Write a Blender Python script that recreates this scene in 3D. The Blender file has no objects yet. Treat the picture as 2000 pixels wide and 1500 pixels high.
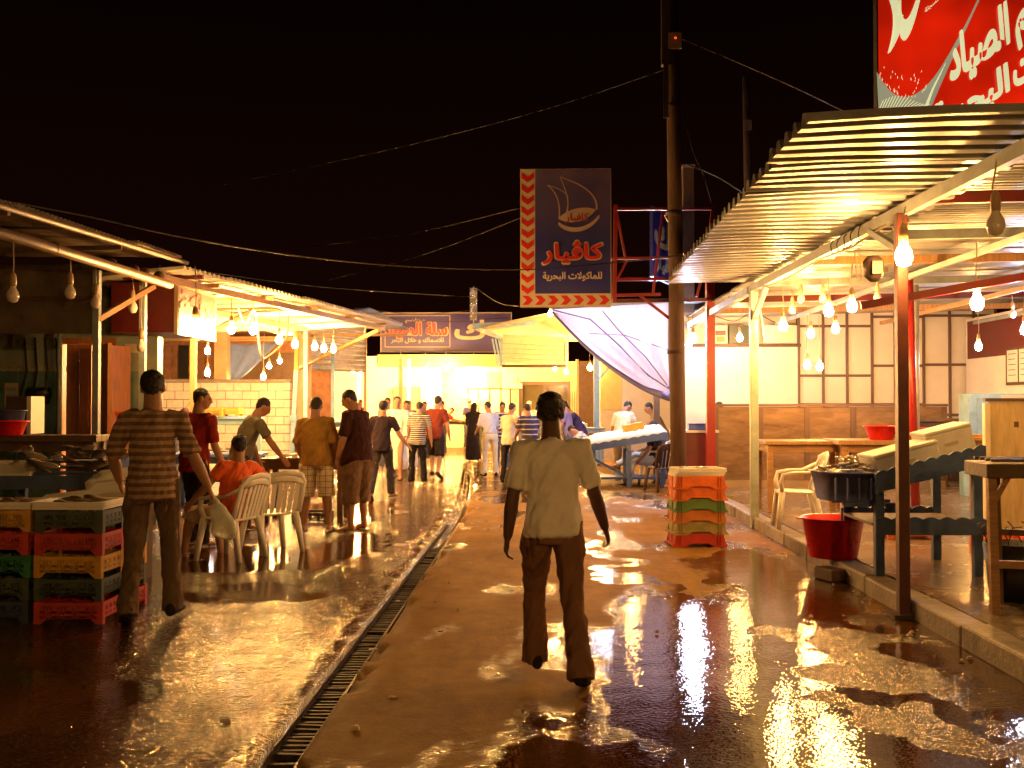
import bpy, bmesh, math, random
import numpy as np
from math import radians, sin, cos, pi, atan2, sqrt
from mathutils import Vector, Matrix, geometry

random.seed(7); rng = np.random.default_rng(7)
scene = bpy.context.scene
C = scene.collection

# ------------------------------------------------------------------ camera
cam_d = bpy.data.cameras.new('camera'); cam = bpy.data.objects.new('camera', cam_d); C.objects.link(cam)
cam.location = (0, 0, 1.6)
cam.rotation_euler = (radians(90 + 1.146), 0, radians(1.49))
cam_d.sensor_width = 36; cam_d.lens = 36; cam_d.clip_start = 0.05; cam_d.clip_end = 900
scene.camera = cam

# ------------------------------------------------------------------ night sky, exposure
world = bpy.data.worlds.new('World'); scene.world = world; world.use_nodes = True
wn, wl = world.node_tree.nodes, world.node_tree.links
bgn = wn['Background']; bgn.inputs[1].default_value = 1.0
tc = wn.new('ShaderNodeTexCoord'); sx = wn.new('ShaderNodeSeparateXYZ'); rp = wn.new('ShaderNodeValToRGB')
wl.new(tc.outputs['Generated'], sx.inputs[0]); wl.new(sx.outputs['Z'], rp.inputs[0]); wl.new(rp.outputs[0], bgn.inputs[0])
rp.color_ramp.elements[0].position = 0.0; rp.color_ramp.elements[0].color = (0.008, 0.0016, 0.0006, 1)
rp.color_ramp.elements[1].position = 0.42; rp.color_ramp.elements[1].color = (0.0008, 0.0003, 0.00015, 1)
scene.view_settings.view_transform = 'Standard'; scene.view_settings.look = 'None'
scene.view_settings.exposure = 0.0; scene.view_settings.gamma = 1.0
scene.render.engine = 'CYCLES'
cy = scene.cycles
cy.use_denoising = True
try: cy.denoiser = 'OPENIMAGEDENOISE'
except Exception: pass
cy.max_bounces = 4; cy.diffuse_bounces = 2; cy.glossy_bounces = 2; cy.transmission_bounces = 3; cy.transparent_max_bounces = 6
cy.sample_clamp_indirect = 4.0; cy.sample_clamp_direct = 0.0
cy.caustics_reflective = False; cy.caustics_refractive = False
cy.use_light_tree = True
cy.volume_bounces = 0
cy.use_adaptive_sampling = True; cy.adaptive_threshold = 0.03; cy.adaptive_min_samples = 12

# strength of a lit 100 W market bulb
WARM = (1.0, 0.485, 0.125); COOL = (0.80, 0.84, 1.10); BULB_W = 2100.0

# ------------------------------------------------------------------ small helpers
# The street runs along +Y and the eye stands at the origin, 1.6 m up.  X across / Z up of a thing at distance Y:
def PX(px, Y): return (px - 1052) * Y / 2000.0
def PZ(py, Y): return 1.6 + (790 - py) * Y / 2000.0
def P(px, py, Y): return Vector((PX(px, Y), Y, PZ(py, Y)))
def GY(py, z=0.0): return (1.6 - z) * 2000.0 / (py - 790)

def tag(o, label=None, cat=None, group=None, kind=None):
    if label: o['label'] = label
    if cat: o['category'] = cat
    if group: o['group'] = group
    if kind: o['kind'] = kind
    return o

def thing(name, label, cat, loc=(0, 0, 0), rotz=0.0, group=None):
    o = bpy.data.objects.new(name, None); C.objects.link(o)
    o.location = loc; o.rotation_euler = (0, 0, rotz); o.empty_display_size = 0.1
    return tag(o, label, cat, group)

class MB:
    """collects simple solids into ONE mesh"""
    def __init__(self): self.v = []; self.f = []; self.sm = []
    def add(self, vs, fs, smooth=False):
        b = len(self.v); self.v.extend([tuple(x) for x in vs])
        for f in fs: self.f.append(tuple(b + i for i in f)); self.sm.append(smooth)
        return self
    def box(self, c, s, rz=0.0, M=None):
        hx, hy, hz = s[0] / 2, s[1] / 2, s[2] / 2
        vs = [Vector((x, y, z)) for x in (-hx, hx) for y in (-hy, hy) for z in (-hz, hz)]
        R = M if M is not None else Matrix.Rotation(rz, 3, 'Z')
        c = Vector(c); vs = [R @ v + c for v in vs]
        return self.add(vs, [(0, 1, 3, 2), (4, 6, 7, 5), (0, 4, 5, 1), (2, 3, 7, 6), (0, 2, 6, 4), (1, 5, 7, 3)])
    def bx(self, x0, x1, y0, y1, z0, z1):
        return self.box(((x0 + x1) / 2, (y0 + y1) / 2, (z0 + z1) / 2), (abs(x1 - x0), abs(y1 - y0), abs(z1 - z0)))
    def bar(self, a, b, w, h=None, up=(0, 0, 1)):
        a, b = Vector(a), Vector(b); d = b - a; L = d.length; d.normalize(); h = h or w
        up = Vector(up)
        if abs(d.dot(up)) > 0.98: up = Vector((0, 1, 0))
        r = d.cross(up).normalized(); u = r.cross(d)
        R = Matrix((r, d, u)).transposed()
        return self.box((a + b) / 2, (w, L, h), M=R)
    def tube(self, pts, r, n=8, cap=True):
        pts = [Vector(p) for p in pts]; rs = r if isinstance(r, (list, tuple)) else [r] * len(pts)
        return self.loft(pts, [(q, q) for q in rs], n, None, cap)
    def loft(self, pts, rads, n=10, right=None, cap=True):
        pts = [Vector(p) for p in pts]; rings = []; k = len(pts); prev = None
        for i in range(k):
            t = (pts[min(i + 1, k - 1)] - pts[max(i - 1, 0)])
            if t.length < 1e-9: t = Vector((0, 0, 1))
            t.normalize()
            if right is not None: r0 = Vector(right)
            elif prev is not None: r0 = prev
            else: r0 = Vector((1, 0, 0)) if abs(t.x) < 0.9 else Vector((0, 1, 0))
            r0 = r0 - t * r0.dot(t)
            if r0.length < 1e-6: r0 = Vector((0, 1, 0)) - t * t.y
            r0.normalize(); prev = r0; q = t.cross(r0)
            a, b = rads[i] if isinstance(rads[i], (list, tuple)) else (rads[i], rads[i])
            rings.append([pts[i] + r0 * (a * cos(2 * pi * j / n)) + q * (b * sin(2 * pi * j / n)) for j in range(n)])
        vs = [v for ring in rings for v in ring]; fs = []
        for i in range(k - 1):
            for j in range(n):
                j2 = (j + 1) % n
                fs.append((i * n + j, i * n + j2, (i + 1) * n + j2, (i + 1) * n + j))
        if cap:
            fs.append(tuple(range(n - 1, -1, -1))); fs.append(tuple((k - 1) * n + j for j in range(n)))
        return self.add(vs, fs, True)
    def lathe(self, prof, c=(0, 0, 0), n=20, cap=False):
        vs = []; fs = []; c = Vector(c); k = len(prof)
        for r, z in prof:
            for j in range(n):
                a = 2 * pi * j / n; vs.append(c + Vector((r * cos(a), r * sin(a), z)))
        for i in range(k - 1):
            for j in range(n):
                j2 = (j + 1) % n; fs.append((i * n + j, i * n + j2, (i + 1) * n + j2, (i + 1) * n + j))
        if cap: fs.append(tuple(range(n - 1, -1, -1))); fs.append(tuple((k - 1) * n + j for j in range(n)))
        return self.add(vs, fs, True)
    def ell(self, c, r, n=12, m=8, M=None):
        vs = [Vector((0, 0, -r[2]))]; fs = []; c = Vector(c)
        for i in range(1, m):
            th = -pi / 2 + pi * i / m
            for j in range(n):
                a = 2 * pi * j / n; vs.append(Vector((r[0] * cos(th) * cos(a), r[1] * cos(th) * sin(a), r[2] * sin(th))))
        vs.append(Vector((0, 0, r[2])))
        for j in range(n): fs.append((0, 1 + (j + 1) % n, 1 + j))
        for i in range(m - 2):
            for j in range(n):
                j2 = (j + 1) % n; fs.append((1 + i * n + j, 1 + i * n + j2, 1 + (i + 1) * n + j2, 1 + (i + 1) * n + j))
        t = len(vs) - 1; b = 1 + (m - 2) * n
        for j in range(n): fs.append((b + j, b + (j + 1) % n, t))
        if M is not None: vs = [M @ v for v in vs]
        return self.add([v + c for v in vs], fs, True)
    def prism(self, poly, d, origin=(0, 0, 0), ax=(1, 0, 0), ay=(0, 0, 1), nrm=(0, -1, 0)):
        """a flat polygon (2D list) given thickness d along nrm"""
        o, ax, ay, nr = Vector(origin), Vector(ax), Vector(ay), Vector(nrm)
        n = len(poly)
        A = [o + ax * p[0] + ay * p[1] + nr * d for p in poly]; B = [o + ax * p[0] + ay * p[1] for p in poly]
        tris = geometry.tessellate_polygon([[Vector((p[0], p[1], 0)) for p in poly]])
        fs = [t for t in tris] + [(n + t[2], n + t[1], n + t[0]) for t in tris]
        fs += [(i, (i + 1) % n, n + (i + 1) % n, n + i) for i in range(n)]
        return self.add(A + B, fs)
    def mesh(self, name):
        me = bpy.data.meshes.new(name); me.from_pydata(self.v, [], self.f)
        me.polygons.foreach_set('use_smooth', self.sm); me.update()
        bm = bmesh.new(); bm.from_mesh(me); bmesh.ops.recalc_face_normals(bm, faces=bm.faces); bm.to_mesh(me); bm.free()
        return me
    def build(self, name, mat, parent=None, bevel=0.0):
        o = bpy.data.objects.new(name, self.mesh(name)); C.objects.link(o)
        o.data.materials.append(mat)
        if parent is not None: o.parent = parent
        if bevel:
            b = o.modifiers.new('bevel', 'BEVEL'); b.width = bevel; b.segments = 1; b.limit_method = 'ANGLE'
        return o

def put(name, mesh, parent=None, loc=(0, 0, 0), rot=(0, 0, 0), scale=(1, 1, 1)):
    """one more object that shares a mesh"""
    o = bpy.data.objects.new(name, mesh); C.objects.link(o)
    o.location = loc; o.rotation_euler = rot; o.scale = scale
    if parent is not None: o.parent = parent
    return o

def copy_tree(o, parent=None):
    c = o.copy(); C.objects.link(c); c.parent = parent
    for ch in o.children: copy_tree(ch, c)
    return c

# ------------------------------------------------------------------ materials
def _nodes(name):
    m = bpy.data.materials.new(name); m.use_nodes = True
    nt = m.node_tree; return m, nt, nt.nodes, nt.links, nt.nodes['Principled BSDF']

def mat(name, col, rough=0.6, metal=0.0, var=0.18, scale=5.0, bump=0.0, bscale=60.0, stretch=(1, 1, 1), dirt=0.0, dirtcol=(0.05, 0.035, 0.02), spec=0.5, rvar=0.15, trans=0.0):
    m, nt, N, L, b = _nodes(name)
    t = N.new('ShaderNodeTexCoord'); mp = N.new('ShaderNodeMapping'); mp.inputs['Scale'].default_value = stretch
    L.new(t.outputs['Object'], mp.inputs[0])
    oi = N.new('ShaderNodeObjectInfo')
    n1 = N.new('ShaderNodeTexNoise'); n1.noise_dimensions = '4D'; n1.inputs['Scale'].default_value = scale; n1.inputs['Detail'].default_value = 4; n1.inputs['Roughness'].default_value = 0.65
    mw = N.new('ShaderNodeMath'); mw.operation = 'MULTIPLY'; mw.inputs[1].default_value = 37.0
    L.new(oi.outputs['Random'], mw.inputs[0]); L.new(mw.outputs[0], n1.inputs['W']); L.new(mp.outputs[0], n1.inputs['Vector'])
    mr = N.new('ShaderNodeMapRange'); mr.inputs[1].default_value = 0.3; mr.inputs[2].default_value = 0.7
    mr.inputs[3].default_value = 1 - var; mr.inputs[4].default_value = 1 + var
    L.new(n1.outputs['Fac'], mr.inputs[0])
    mx = N.new('ShaderNodeMix'); mx.data_type = 'RGBA'; mx.blend_type = 'MULTIPLY'; mx.inputs[0].default_value = 1.0
    mx.inputs[6].default_value = (*col, 1); L.new(mr.outputs[0], mx.inputs[7])
    out = mx.outputs[2]
    if dirt > 0:
        n2 = N.new('ShaderNodeTexNoise'); n2.noise_dimensions = '4D'; n2.inputs['Scale'].default_value = scale * 0.45; n2.inputs['Detail'].default_value = 5; n2.inputs['Roughness'].default_value = 0.72
        L.new(mp.outputs[0], n2.inputs['Vector']); L.new(mw.outputs[0], n2.inputs['W'])
        r2 = N.new('ShaderNodeMapRange'); r2.inputs[1].default_value = 0.5; r2.inputs[2].default_value = 0.72; r2.inputs[3].default_value = 0; r2.inputs[4].default_value = dirt
        L.new(n2.outputs['Fac'], r2.inputs[0])
        m2 = N.new('ShaderNodeMix'); m2.data_type = 'RGBA'; L.new(r2.outputs[0], m2.inputs[0]); L.new(out, m2.inputs[6]); m2.inputs[7].default_value = (*dirtcol, 1)
        out = m2.outputs[2]
    L.new(out, b.inputs['Base Color'])
    rr = N.new('ShaderNodeMapRange'); rr.inputs[3].default_value = max(0.03, rough - rvar); rr.inputs[4].default_value = min(1.0, rough + rvar)
    L.new(n1.outputs['Fac'], rr.inputs[0]); L.new(rr.outputs[0], b.inputs['Roughness'])
    b.inputs['Metallic'].default_value = metal; b.inputs['Specular IOR Level'].default_value = spec
    if bump:
        nb = N.new('ShaderNodeTexNoise'); nb.inputs['Scale'].default_value = bscale; nb.inputs['Detail'].default_value = 2
        L.new(mp.outputs[0], nb.inputs['Vector'])
        bp = N.new('ShaderNodeBump'); bp.inputs['Strength'].default_value = bump; bp.inputs['Distance'].default_value = 0.01
        L.new(nb.outputs['Fac'], bp.inputs['Height']); L.new(bp.outputs[0], b.inputs['Normal'])
    if trans:
        b.inputs['Transmission Weight'].default_value = trans
    return m

def emit(name, col, s):
    m, nt, N, L, b = _nodes(name)
    b.inputs['Base Color'].default_value = (*[min(1, c) * 0.6 for c in col], 1)
    b.inputs['Emission Color'].default_value = (*col, 1); b.inputs['Emission Strength'].default_value = s
    return m

def stripes(name, c1, c2, period, frac=0.5, axis='Z', rough=0.85, c3=None, axis2=None, var=0.12):
    """woven or printed bands; with axis2 a check"""
    m, nt, N, L, b = _nodes(name)
    t = N.new('ShaderNodeTexCoord'); s = N.new('ShaderNodeSeparateXYZ')
    nz = N.new('ShaderNodeTexNoise'); nz.inputs['Scale'].default_value = 9; L.new(t.outputs['Object'], nz.inputs['Vector'])
    wv = N.new('ShaderNodeVectorMath'); wv.operation = 'SCALE'; wv.inputs[3].default_value = 0.015; L.new(nz.outputs['Color'], wv.inputs[0])
    ad = N.new('ShaderNodeVectorMath'); L.new(t.outputs['Object'], ad.inputs[0]); L.new(wv.outputs[0], ad.inputs[1]); L.new(ad.outputs[0], s.inputs[0])
    def band(ax, fr):
        w = N.new('ShaderNodeMath'); w.operation = 'DIVIDE'; w.inputs[1].default_value = period; L.new(s.outputs[ax], w.inputs[0])
        fm = N.new('ShaderNodeMath'); fm.operation = 'FRACT'; L.new(w.outputs[0], fm.inputs[0])
        lt = N.new('ShaderNodeMath'); lt.operation = 'LESS_THAN'; lt.inputs[1].default_value = fr; L.new(fm.outputs[0], lt.inputs[0]); return lt
    k = band(axis, frac)
    mx = N.new('ShaderNodeMix'); mx.data_type = 'RGBA'; mx.inputs[6].default_value = (*c1, 1); mx.inputs[7].default_value = (*c2, 1); L.new(k.outputs[0], mx.inputs[0])
    out = mx.outputs[2]
    if axis2:
        k2 = band(axis2, frac); m2 = N.new('ShaderNodeMix'); m2.data_type = 'RGBA'; m2.blend_type = 'MULTIPLY'
        m2.inputs[7].default_value = (*(c3 or (0.4, 0.4, 0.4)), 1); L.new(k2.outputs[0], m2.inputs[0]); L.new(out, m2.inputs[6]); out = m2.outputs[2]
    L.new(out, b.inputs['Base Color']); b.inputs['Roughness'].default_value = rough
    nb = N.new('ShaderNodeTexNoise'); nb.inputs['Scale'].default_value = 14; nb.inputs['Detail'].default_value = 4; L.new(t.outputs['Object'], nb.inputs['Vector'])
    bp = N.new('ShaderNodeBump'); bp.inputs['Strength'].default_value = 0.5; bp.inputs['Distance'].default_value = 0.02; L.new(nb.outputs['Fac'], bp.inputs['Height']); L.new(bp.outputs[0], b.inputs['Normal'])
    return m

MT = {}
def cloth(col, key=None):
    k = key or 'cloth_%02x%02x%02x' % tuple(int(min(1, c) * 255) for c in col)
    if k not in MT: MT[k] = mat(k, col, 0.88, var=0.14, scale=7, bump=0.55, bscale=13, spec=0.2, rvar=0.06)
    return MT[k]

MT['concrete'] = mat('concrete', (0.30, 0.27, 0.23), 0.75, var=0.3, scale=3, bump=0.5, bscale=30, dirt=0.6)
MT['kerb'] = mat('kerb_concrete', (0.26, 0.21, 0.17), 0.6, var=0.35, scale=6, bump=0.7, bscale=24, dirt=0.7)
MT['steel'] = mat('painted_steel', (0.32, 0.36, 0.36), 0.45, 0.2, var=0.2, dirt=0.4, bump=0.1)
MT['darksteel'] = mat('dark_steel', (0.055, 0.035, 0.028), 0.45, 0.3, var=0.25, dirt=0.4, dirtcol=(0.12, 0.05, 0.02), bump=0.2)
MT['galv'] = mat('galvanised_sheet', (0.55, 0.54, 0.52), 0.42, 0.55, var=0.22, scale=4, dirt=0.45, dirtcol=(0.2, 0.1, 0.05), rvar=0.12)
MT['palesheet'] = mat('pale_lit_sheet', (0.66, 0.60, 0.50), 0.6, 0.0, var=0.15, scale=3, dirt=0.35, dirtcol=(0.3, 0.17, 0.07))  # sheet colour raised so the awning underside looks more brightly lit
MT['sheet'] = mat('canopy_sheet', (0.40, 0.42, 0.43), 0.38, 0.35, var=0.22, scale=2.6, dirt=0.65, dirtcol=(0.17, 0.09, 0.04), stretch=(1, 3, 1), rvar=0.1)
MT['rustsheet'] = mat('rusty_sheet', (0.22, 0.17, 0.12), 0.6, 0.2, var=0.35, scale=5, dirt=0.8, dirtcol=(0.16, 0.06, 0.025), bump=0.2)
MT['red'] = mat('red_paint', (0.30, 0.014, 0.012), 0.38, var=0.15, dirt=0.3, bump=0.08)
MT['darkred'] = mat('dark_red_paint', (0.11, 0.009, 0.007), 0.5, var=0.3, dirt=0.5, bump=0.12)
MT['blue'] = mat('blue_paint', (0.055, 0.10, 0.24), 0.5, var=0.3, scale=7, dirt=0.45, dirtcol=(0.07, 0.05, 0.04), bump=0.25)
MT['ltblue'] = mat('pale_blue_paint', (0.25, 0.42, 0.55), 0.5, var=0.2, dirt=0.4, bump=0.1)
MT['wood'] = mat('table_wood', (0.36, 0.19, 0.075), 0.5, var=0.3, scale=5, stretch=(1, 1, 9), bump=0.3, bscale=40, dirt=0.4)
MT['woodx'] = mat('board_wood', (0.34, 0.19, 0.08), 0.5, var=0.3, scale=5, stretch=(9, 1.5, 1), bump=0.3, bscale=40, dirt=0.4)
MT['olddoor'] = mat('orange_door', (0.40, 0.14, 0.03), 0.45, var=0.22, scale=5, stretch=(6, 6, 1), bump=0.2, dirt=0.35)
MT['darkwood'] = mat('dark_wood', (0.10, 0.055, 0.03), 0.6, var=0.3, scale=6, bump=0.4, bscale=30, dirt=0.3)
MT['pole'] = mat('pole_wood', (0.095, 0.05, 0.03), 0.75, var=0.35, scale=5, stretch=(8, 8, 0.7), bump=0.6, bscale=20)
MT['white'] = mat('white_paint', (0.74, 0.70, 0.64), 0.6, var=0.08, scale=2.5, dirt=0.22, dirtcol=(0.35, 0.27, 0.18), bump=0.12)
MT['panel'] = mat('wall_panel', (0.72, 0.67, 0.58), 0.35, var=0.07, scale=1.5, dirt=0.12, dirtcol=(0.4, 0.3, 0.2))
MT['cream'] = mat('cream_plaster', (0.62, 0.52, 0.32), 0.7, var=0.12, dirt=0.3, bump=0.25)
MT['block'] = mat('white_block', (0.62, 0.57, 0.47), 0.8, var=0.14, scale=8, bump=0.6, bscale=35, dirt=0.25, dirtcol=(0.3, 0.22, 0.14))
MT['yblock'] = mat('yellow_block', (0.66, 0.60, 0.33), 0.65, var=0.1, scale=4, bump=0.2, dirt=0.18, dirtcol=(0.35, 0.25, 0.1))
MT['teal'] = mat('teal_tile', (0.12, 0.24, 0.24), 0.3, var=0.22, scale=3, dirt=0.5, dirtcol=(0.08, 0.07, 0.05))
MT['paletile'] = mat('pale_tile', (0.30, 0.36, 0.30), 0.32, var=0.2, scale=3, dirt=0.4)
MT['plastic'] = mat('white_plastic', (0.78, 0.74, 0.66), 0.35, var=0.06, dirt=0.22, dirtcol=(0.35, 0.27, 0.18))
MT['foam'] = mat('styrofoam', (0.80, 0.77, 0.70), 0.75, var=0.06, scale=12, bump=0.25, bscale=160, dirt=0.25, dirtcol=(0.35, 0.25, 0.18))
MT['black'] = mat('black_paint', (0.018, 0.016, 0.015), 0.5, var=0.2)
MT['rubber'] = mat('black_cable', (0.028, 0.016, 0.01), 0.6, var=0.2)
MT['cord'] = mat('lamp_cord', (0.45, 0.36, 0.24), 0.6, var=0.1)
MT['socket'] = mat('bulb_socket', (0.38, 0.25, 0.14), 0.5, var=0.15)
MT['glassoff'] = mat('unlit_glass', (0.70, 0.62, 0.54), 0.12, var=0.05, spec=0.8)
MT['brickbrown'] = mat('brown_brick', (0.26, 0.12, 0.06), 0.8, var=0.3, scale=6, bump=0.5, dirt=0.4)
MT['ply'] = mat('plywood', (0.50, 0.38, 0.20), 0.55, var=0.22, scale=2.5, stretch=(6, 1, 1), dirt=0.4, dirtcol=(0.2, 0.12, 0.05))
MT['tan'] = mat('tan_plaster', (0.50, 0.33, 0.17), 0.75, var=0.15, scale=3, bump=0.3, dirt=0.3)
MT['navy'] = mat('sign_navy', (0.03, 0.035, 0.24), 0.35, var=0.12, scale=1.5)
MT['purple'] = mat('sign_purple', (0.016, 0.010, 0.075), 0.4, var=0.12, scale=1.5)
MT['signcream'] = mat('sign_cream', (0.60, 0.52, 0.36), 0.45, var=0.08)
MT['signred'] = mat('sign_red', (0.62, 0.02, 0.015), 0.4, var=0.06)
MT['signdred'] = mat('sign_dark_red', (0.38, 0.03, 0.02), 0.4, var=0.08)
MT['bowl'] = mat('red_plastic', (0.72, 0.012, 0.012), 0.3, var=0.08, dirt=0.15)
MT['tray'] = mat('tray_plastic', (0.10, 0.13, 0.36), 0.35, var=0.2, dirt=0.3)
for k_, c_ in dict(c_red=(0.48, 0.04, 0.02), c_orange=(0.72, 0.15, 0.015), c_yellow=(0.62, 0.33, 0.03), c_green=(0.02, 0.17, 0.06), c_dgreen=(0.055, 0.075, 0.045), c_blue=(0.04, 0.05, 0.11), c_lgreen=(0.10, 0.19, 0.05), c_brown=(0.50, 0.17, 0.035), c_khaki=(0.33, 0.28, 0.10), c_black=(0.015, 0.018, 0.015)).items():
    MT[k_] = mat(k_, c_, 0.45, var=0.22, scale=7, dirt=0.65, dirtcol=tuple(0.3 * x + 0.02 for x in c_), bump=0.15)

def fishmat(name, a, b_):
    m, nt, N, L, b = _nodes(name)
    t = N.new('ShaderNodeTexCoord'); s = N.new('ShaderNodeSeparateXYZ'); L.new(t.outputs['Object'], s.inputs[0])
    r = N.new('ShaderNodeMapRange'); r.inputs[1].default_value = -0.02; r.inputs[2].default_value = 0.025; L.new(s.outputs['Z'], r.inputs[0])
    n = N.new('ShaderNodeTexNoise'); n.inputs['Scale'].default_value = 50; L.new(t.outputs['Object'], n.inputs['Vector'])
    mx = N.new('ShaderNodeMix'); mx.data_type = 'RGBA'; mx.inputs[6].default_value = (*b_, 1); mx.inputs[7].default_value = (*a, 1)
    L.new(r.outputs[0], mx.inputs[0]); L.new(mx.outputs[2], b.inputs['Base Color'])
    b.inputs['Metallic'].default_value = 0.35; b.inputs['Roughness'].default_value = 0.16
    bp = N.new('ShaderNodeBump'); bp.inputs['Strength'].default_value = 0.3; bp.inputs['Distance'].default_value = 0.004; L.new(n.outputs['Fac'], bp.inputs['Height']); L.new(bp.outputs[0], b.inputs['Normal'])
    return m
MT['fish'] = fishmat('fish_skin', (0.20, 0.14, 0.10), (0.70, 0.62, 0.50))
MT['fishpale'] = fishmat('fish_skin_pale', (0.55, 0.45, 0.36), (0.85, 0.78, 0.68))

def marble():
    m, nt, N, L, b = _nodes('faux_marble')
    t = N.new('ShaderNodeTexCoord'); mp = N.new('ShaderNodeMapping'); mp.inputs['Rotation'].default_value = (0, radians(38), 0); mp.inputs['Scale'].default_value = (1.0, 1.0, 4.5)
    oi = N.new('ShaderNodeObjectInfo'); va = N.new('ShaderNodeVectorMath'); L.new(t.outputs['Object'], va.inputs[0]); L.new(oi.outputs['Location'], va.inputs[1])
    L.new(va.outputs[0], mp.inputs[0])
    n = N.new('ShaderNodeTexNoise'); n.inputs['Scale'].default_value = 2.2; n.inputs['Detail'].default_value = 8; n.inputs['Roughness'].default_value = 0.7; n.inputs['Distortion'].default_value = 0.6
    L.new(mp.outputs[0], n.inputs['Vector']); r = N.new('ShaderNodeValToRGB'); L.new(n.outputs['Fac'], r.inputs[0])
    e = r.color_ramp.elements; e[0].position = 0.3; e[0].color = (0.10, 0.055, 0.025, 1); e[1].position = 0.66; e[1].color = (0.27, 0.17, 0.09, 1)
    L.new(r.outputs[0], b.inputs['Base Color']); b.inputs['Roughness'].default_value = 0.3
    return m
MT['marble'] = marble()
# ------------------------------------------------------------------ ground
def vnoise(x, y, seed=0):
    xi, yi = np.floor(x).astype(np.int64), np.floor(y).astype(np.int64); xf, yf = x - xi, y - yi
    def h(a, b):
        n = (a * 374761393 + b * 668265263 + seed * 974711) & 0x7fffffff
        n = ((n ^ (n >> 13)) * 1274126177) & 0x7fffffff
        return ((n ^ (n >> 16)) & 0xffff) / 65535.0
    u, v = xf * xf * (3 - 2 * xf), yf * yf * (3 - 2 * yf)
    a = h(xi, yi) * (1 - u) + h(xi + 1, yi) * u; b = h(xi, yi + 1) * (1 - u) + h(xi + 1, yi + 1) * u
    return a * (1 - v) + b * v
def fbm(x, y, sc, oct=4, seed=0):
    t = np.zeros_like(x); a = 0.5; s = 0.0
    for k in range(oct):
        t += a * vnoise(x * sc, y * sc, seed + k); s += a; a *= 0.5; sc *= 2.03
    return t / s
def sstep(a, b, x):
    t = np.clip((x - a) / (b - a), 0, 1); return t * t * (3 - 2 * t)
def drain_shift(Y): return -0.85 * sstep(14.0, 33.0, np.asarray(Y, float))

xs = [-260, -120, -60, -30, -18, -12, -9, -7.5] + list(np.arange(-6.5, -1.46, 0.06)) + [-1.45, -1.40, -1.34, -1.29, -1.265, -1.257, -1.17, -1.088, -1.08, -1.04] + list(np.arange(-0.99, 3.2, 0.05)) + [3.5, 4.5, 6, 9, 14, 25, 60, 120, 260]
ys = [-160, -80, -40, -20, -8, 0, 2, 3] + list(np.arange(3.6, 10, 0.05)) + list(np.arange(10, 16, 0.08)) + list(np.arange(16, 26, 0.16)) + list(np.arange(26, 44, 0.4)) + [46, 52, 60, 80, 130, 250, 420]
U, Yg = np.meshgrid(np.array(xs, float), np.array(ys, float))
Xg = U + drain_shift(Yg) * (np.abs(U) < 8)
near = (np.abs(U) < 7) & (Yg > 3) & (Yg < 45)
Zg = np.where(near, (fbm(Xg, Yg, 1.1, 2, 3) - 0.5) * 0.012 + (fbm(Xg, Yg, 9.0, 3, 8) - 0.5) * 0.0025, 0.0)
lipw = np.exp(-((U + 1.36) / 0.075) ** 2) * near
Zg = Zg + lipw * (0.018 + 0.05 * (fbm(Xg * 1.0, Yg, 6, 4, 21) - 0.42))
rag = np.exp(-((U + 1.06) / 0.05) ** 2) * near * (U > -1.083)
Zg = Zg - rag * 0.05 * sstep(0.5, 0.62, fbm(Xg, Yg, 2.2, 4, 77))
trench = (U > -1.262) & (U < -1.083)
Zg = np.where(trench & (Yg > -20), -0.15 + 0.05 * fbm(Xg, Yg, 3, 3, 5), Zg)
wpx = (fbm(Xg, Yg, 1.9, 5, 71) - 0.5) * 1.1; wpy = (fbm(Xg, Yg, 1.6, 5, 91) - 0.5) * 1.5
# how wet: 0 dry, 1 soaked film; pool: standing water
def blob(cx, cy_, rx, ry, rot=0.0):
    c, s = cos(rot), sin(rot); dx, dy = Xg + wpx - cx, Yg + wpy - cy_
    return 1 - np.sqrt(((dx * c + dy * s) / rx) ** 2 + ((-dx * s + dy * c) / ry) ** 2)
n1 = fbm(Xg, Yg, 1.3, 5, 11) - 0.5; n2 = fbm(Xg, Yg * 0.55, 0.8, 4, 31) - 0.5; n3 = fbm(Xg, Yg * 0.35, 3.2, 4, 51) - 0.5
left = sstep(-1.1, -1.3, U)
wet = left * (0.9 + 0.9 * n2)
wet = np.maximum(wet, sstep(14, 20, Yg) * (0.62 + 1.4 * n1) * sstep(1.2, -0.4, U))
wet = np.maximum(wet, (0.26 + 0.16 * sstep(8, 13, Yg) + 1.9 * n3 + 0.2 * n1) * (1 - left) * 0.85)
pool = np.zeros_like(Xg)
A = np.maximum.reduce([blob(1.75, 5.4, 1.55, 1.75), blob(1.75, 7.6, 1.15, 1.35), blob(2.3, 9.2, 0.55, 2.2), blob(0.95, 6.4, 0.75, 1.2), blob(1.6, 4.2, 1.7, 1.2)])
isl = np.maximum.reduce([blob(2.02, 6.25, 0.36, 0.42), blob(2.25, 7.0, 0.36, 0.40), blob(1.75, 5.15, 0.26, 0.30), blob(2.35, 5.6, 0.2, 0.25), blob(1.55, 7.15, 0.22, 0.25), blob(2.05, 4.75, 0.18, 0.2)])
pr = sstep(-0.12, 0.22, A + 1.1 * n1 + 0.4 * n3) * (1 - sstep(-0.25, 0.25, isl + 1.2 * n1))
pool = np.maximum(pool, pr)
streak = np.maximum(blob(0.92, 9.9, 0.17, 2.3, radians(9)), blob(1.18, 8.3, 0.30, 0.55))
pool = np.maximum(pool, sstep(-0.1, 0.35, streak + 0.9 * n1))
pl = np.maximum.reduce([blob(-3.3, 5.4, 1.0, 1.5), blob(-2.4, 8.6, 0.7, 0.5), blob(-3.0, 10.6, 1.2, 0.9), blob(-2.0, 12.0, 0.5, 1.2), blob(-2.9, 15.5, 1.0, 1.5)])
pool = np.maximum(pool, sstep(-0.1, 0.3, pl + 1.3 * n1) * left * 0.9)
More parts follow.
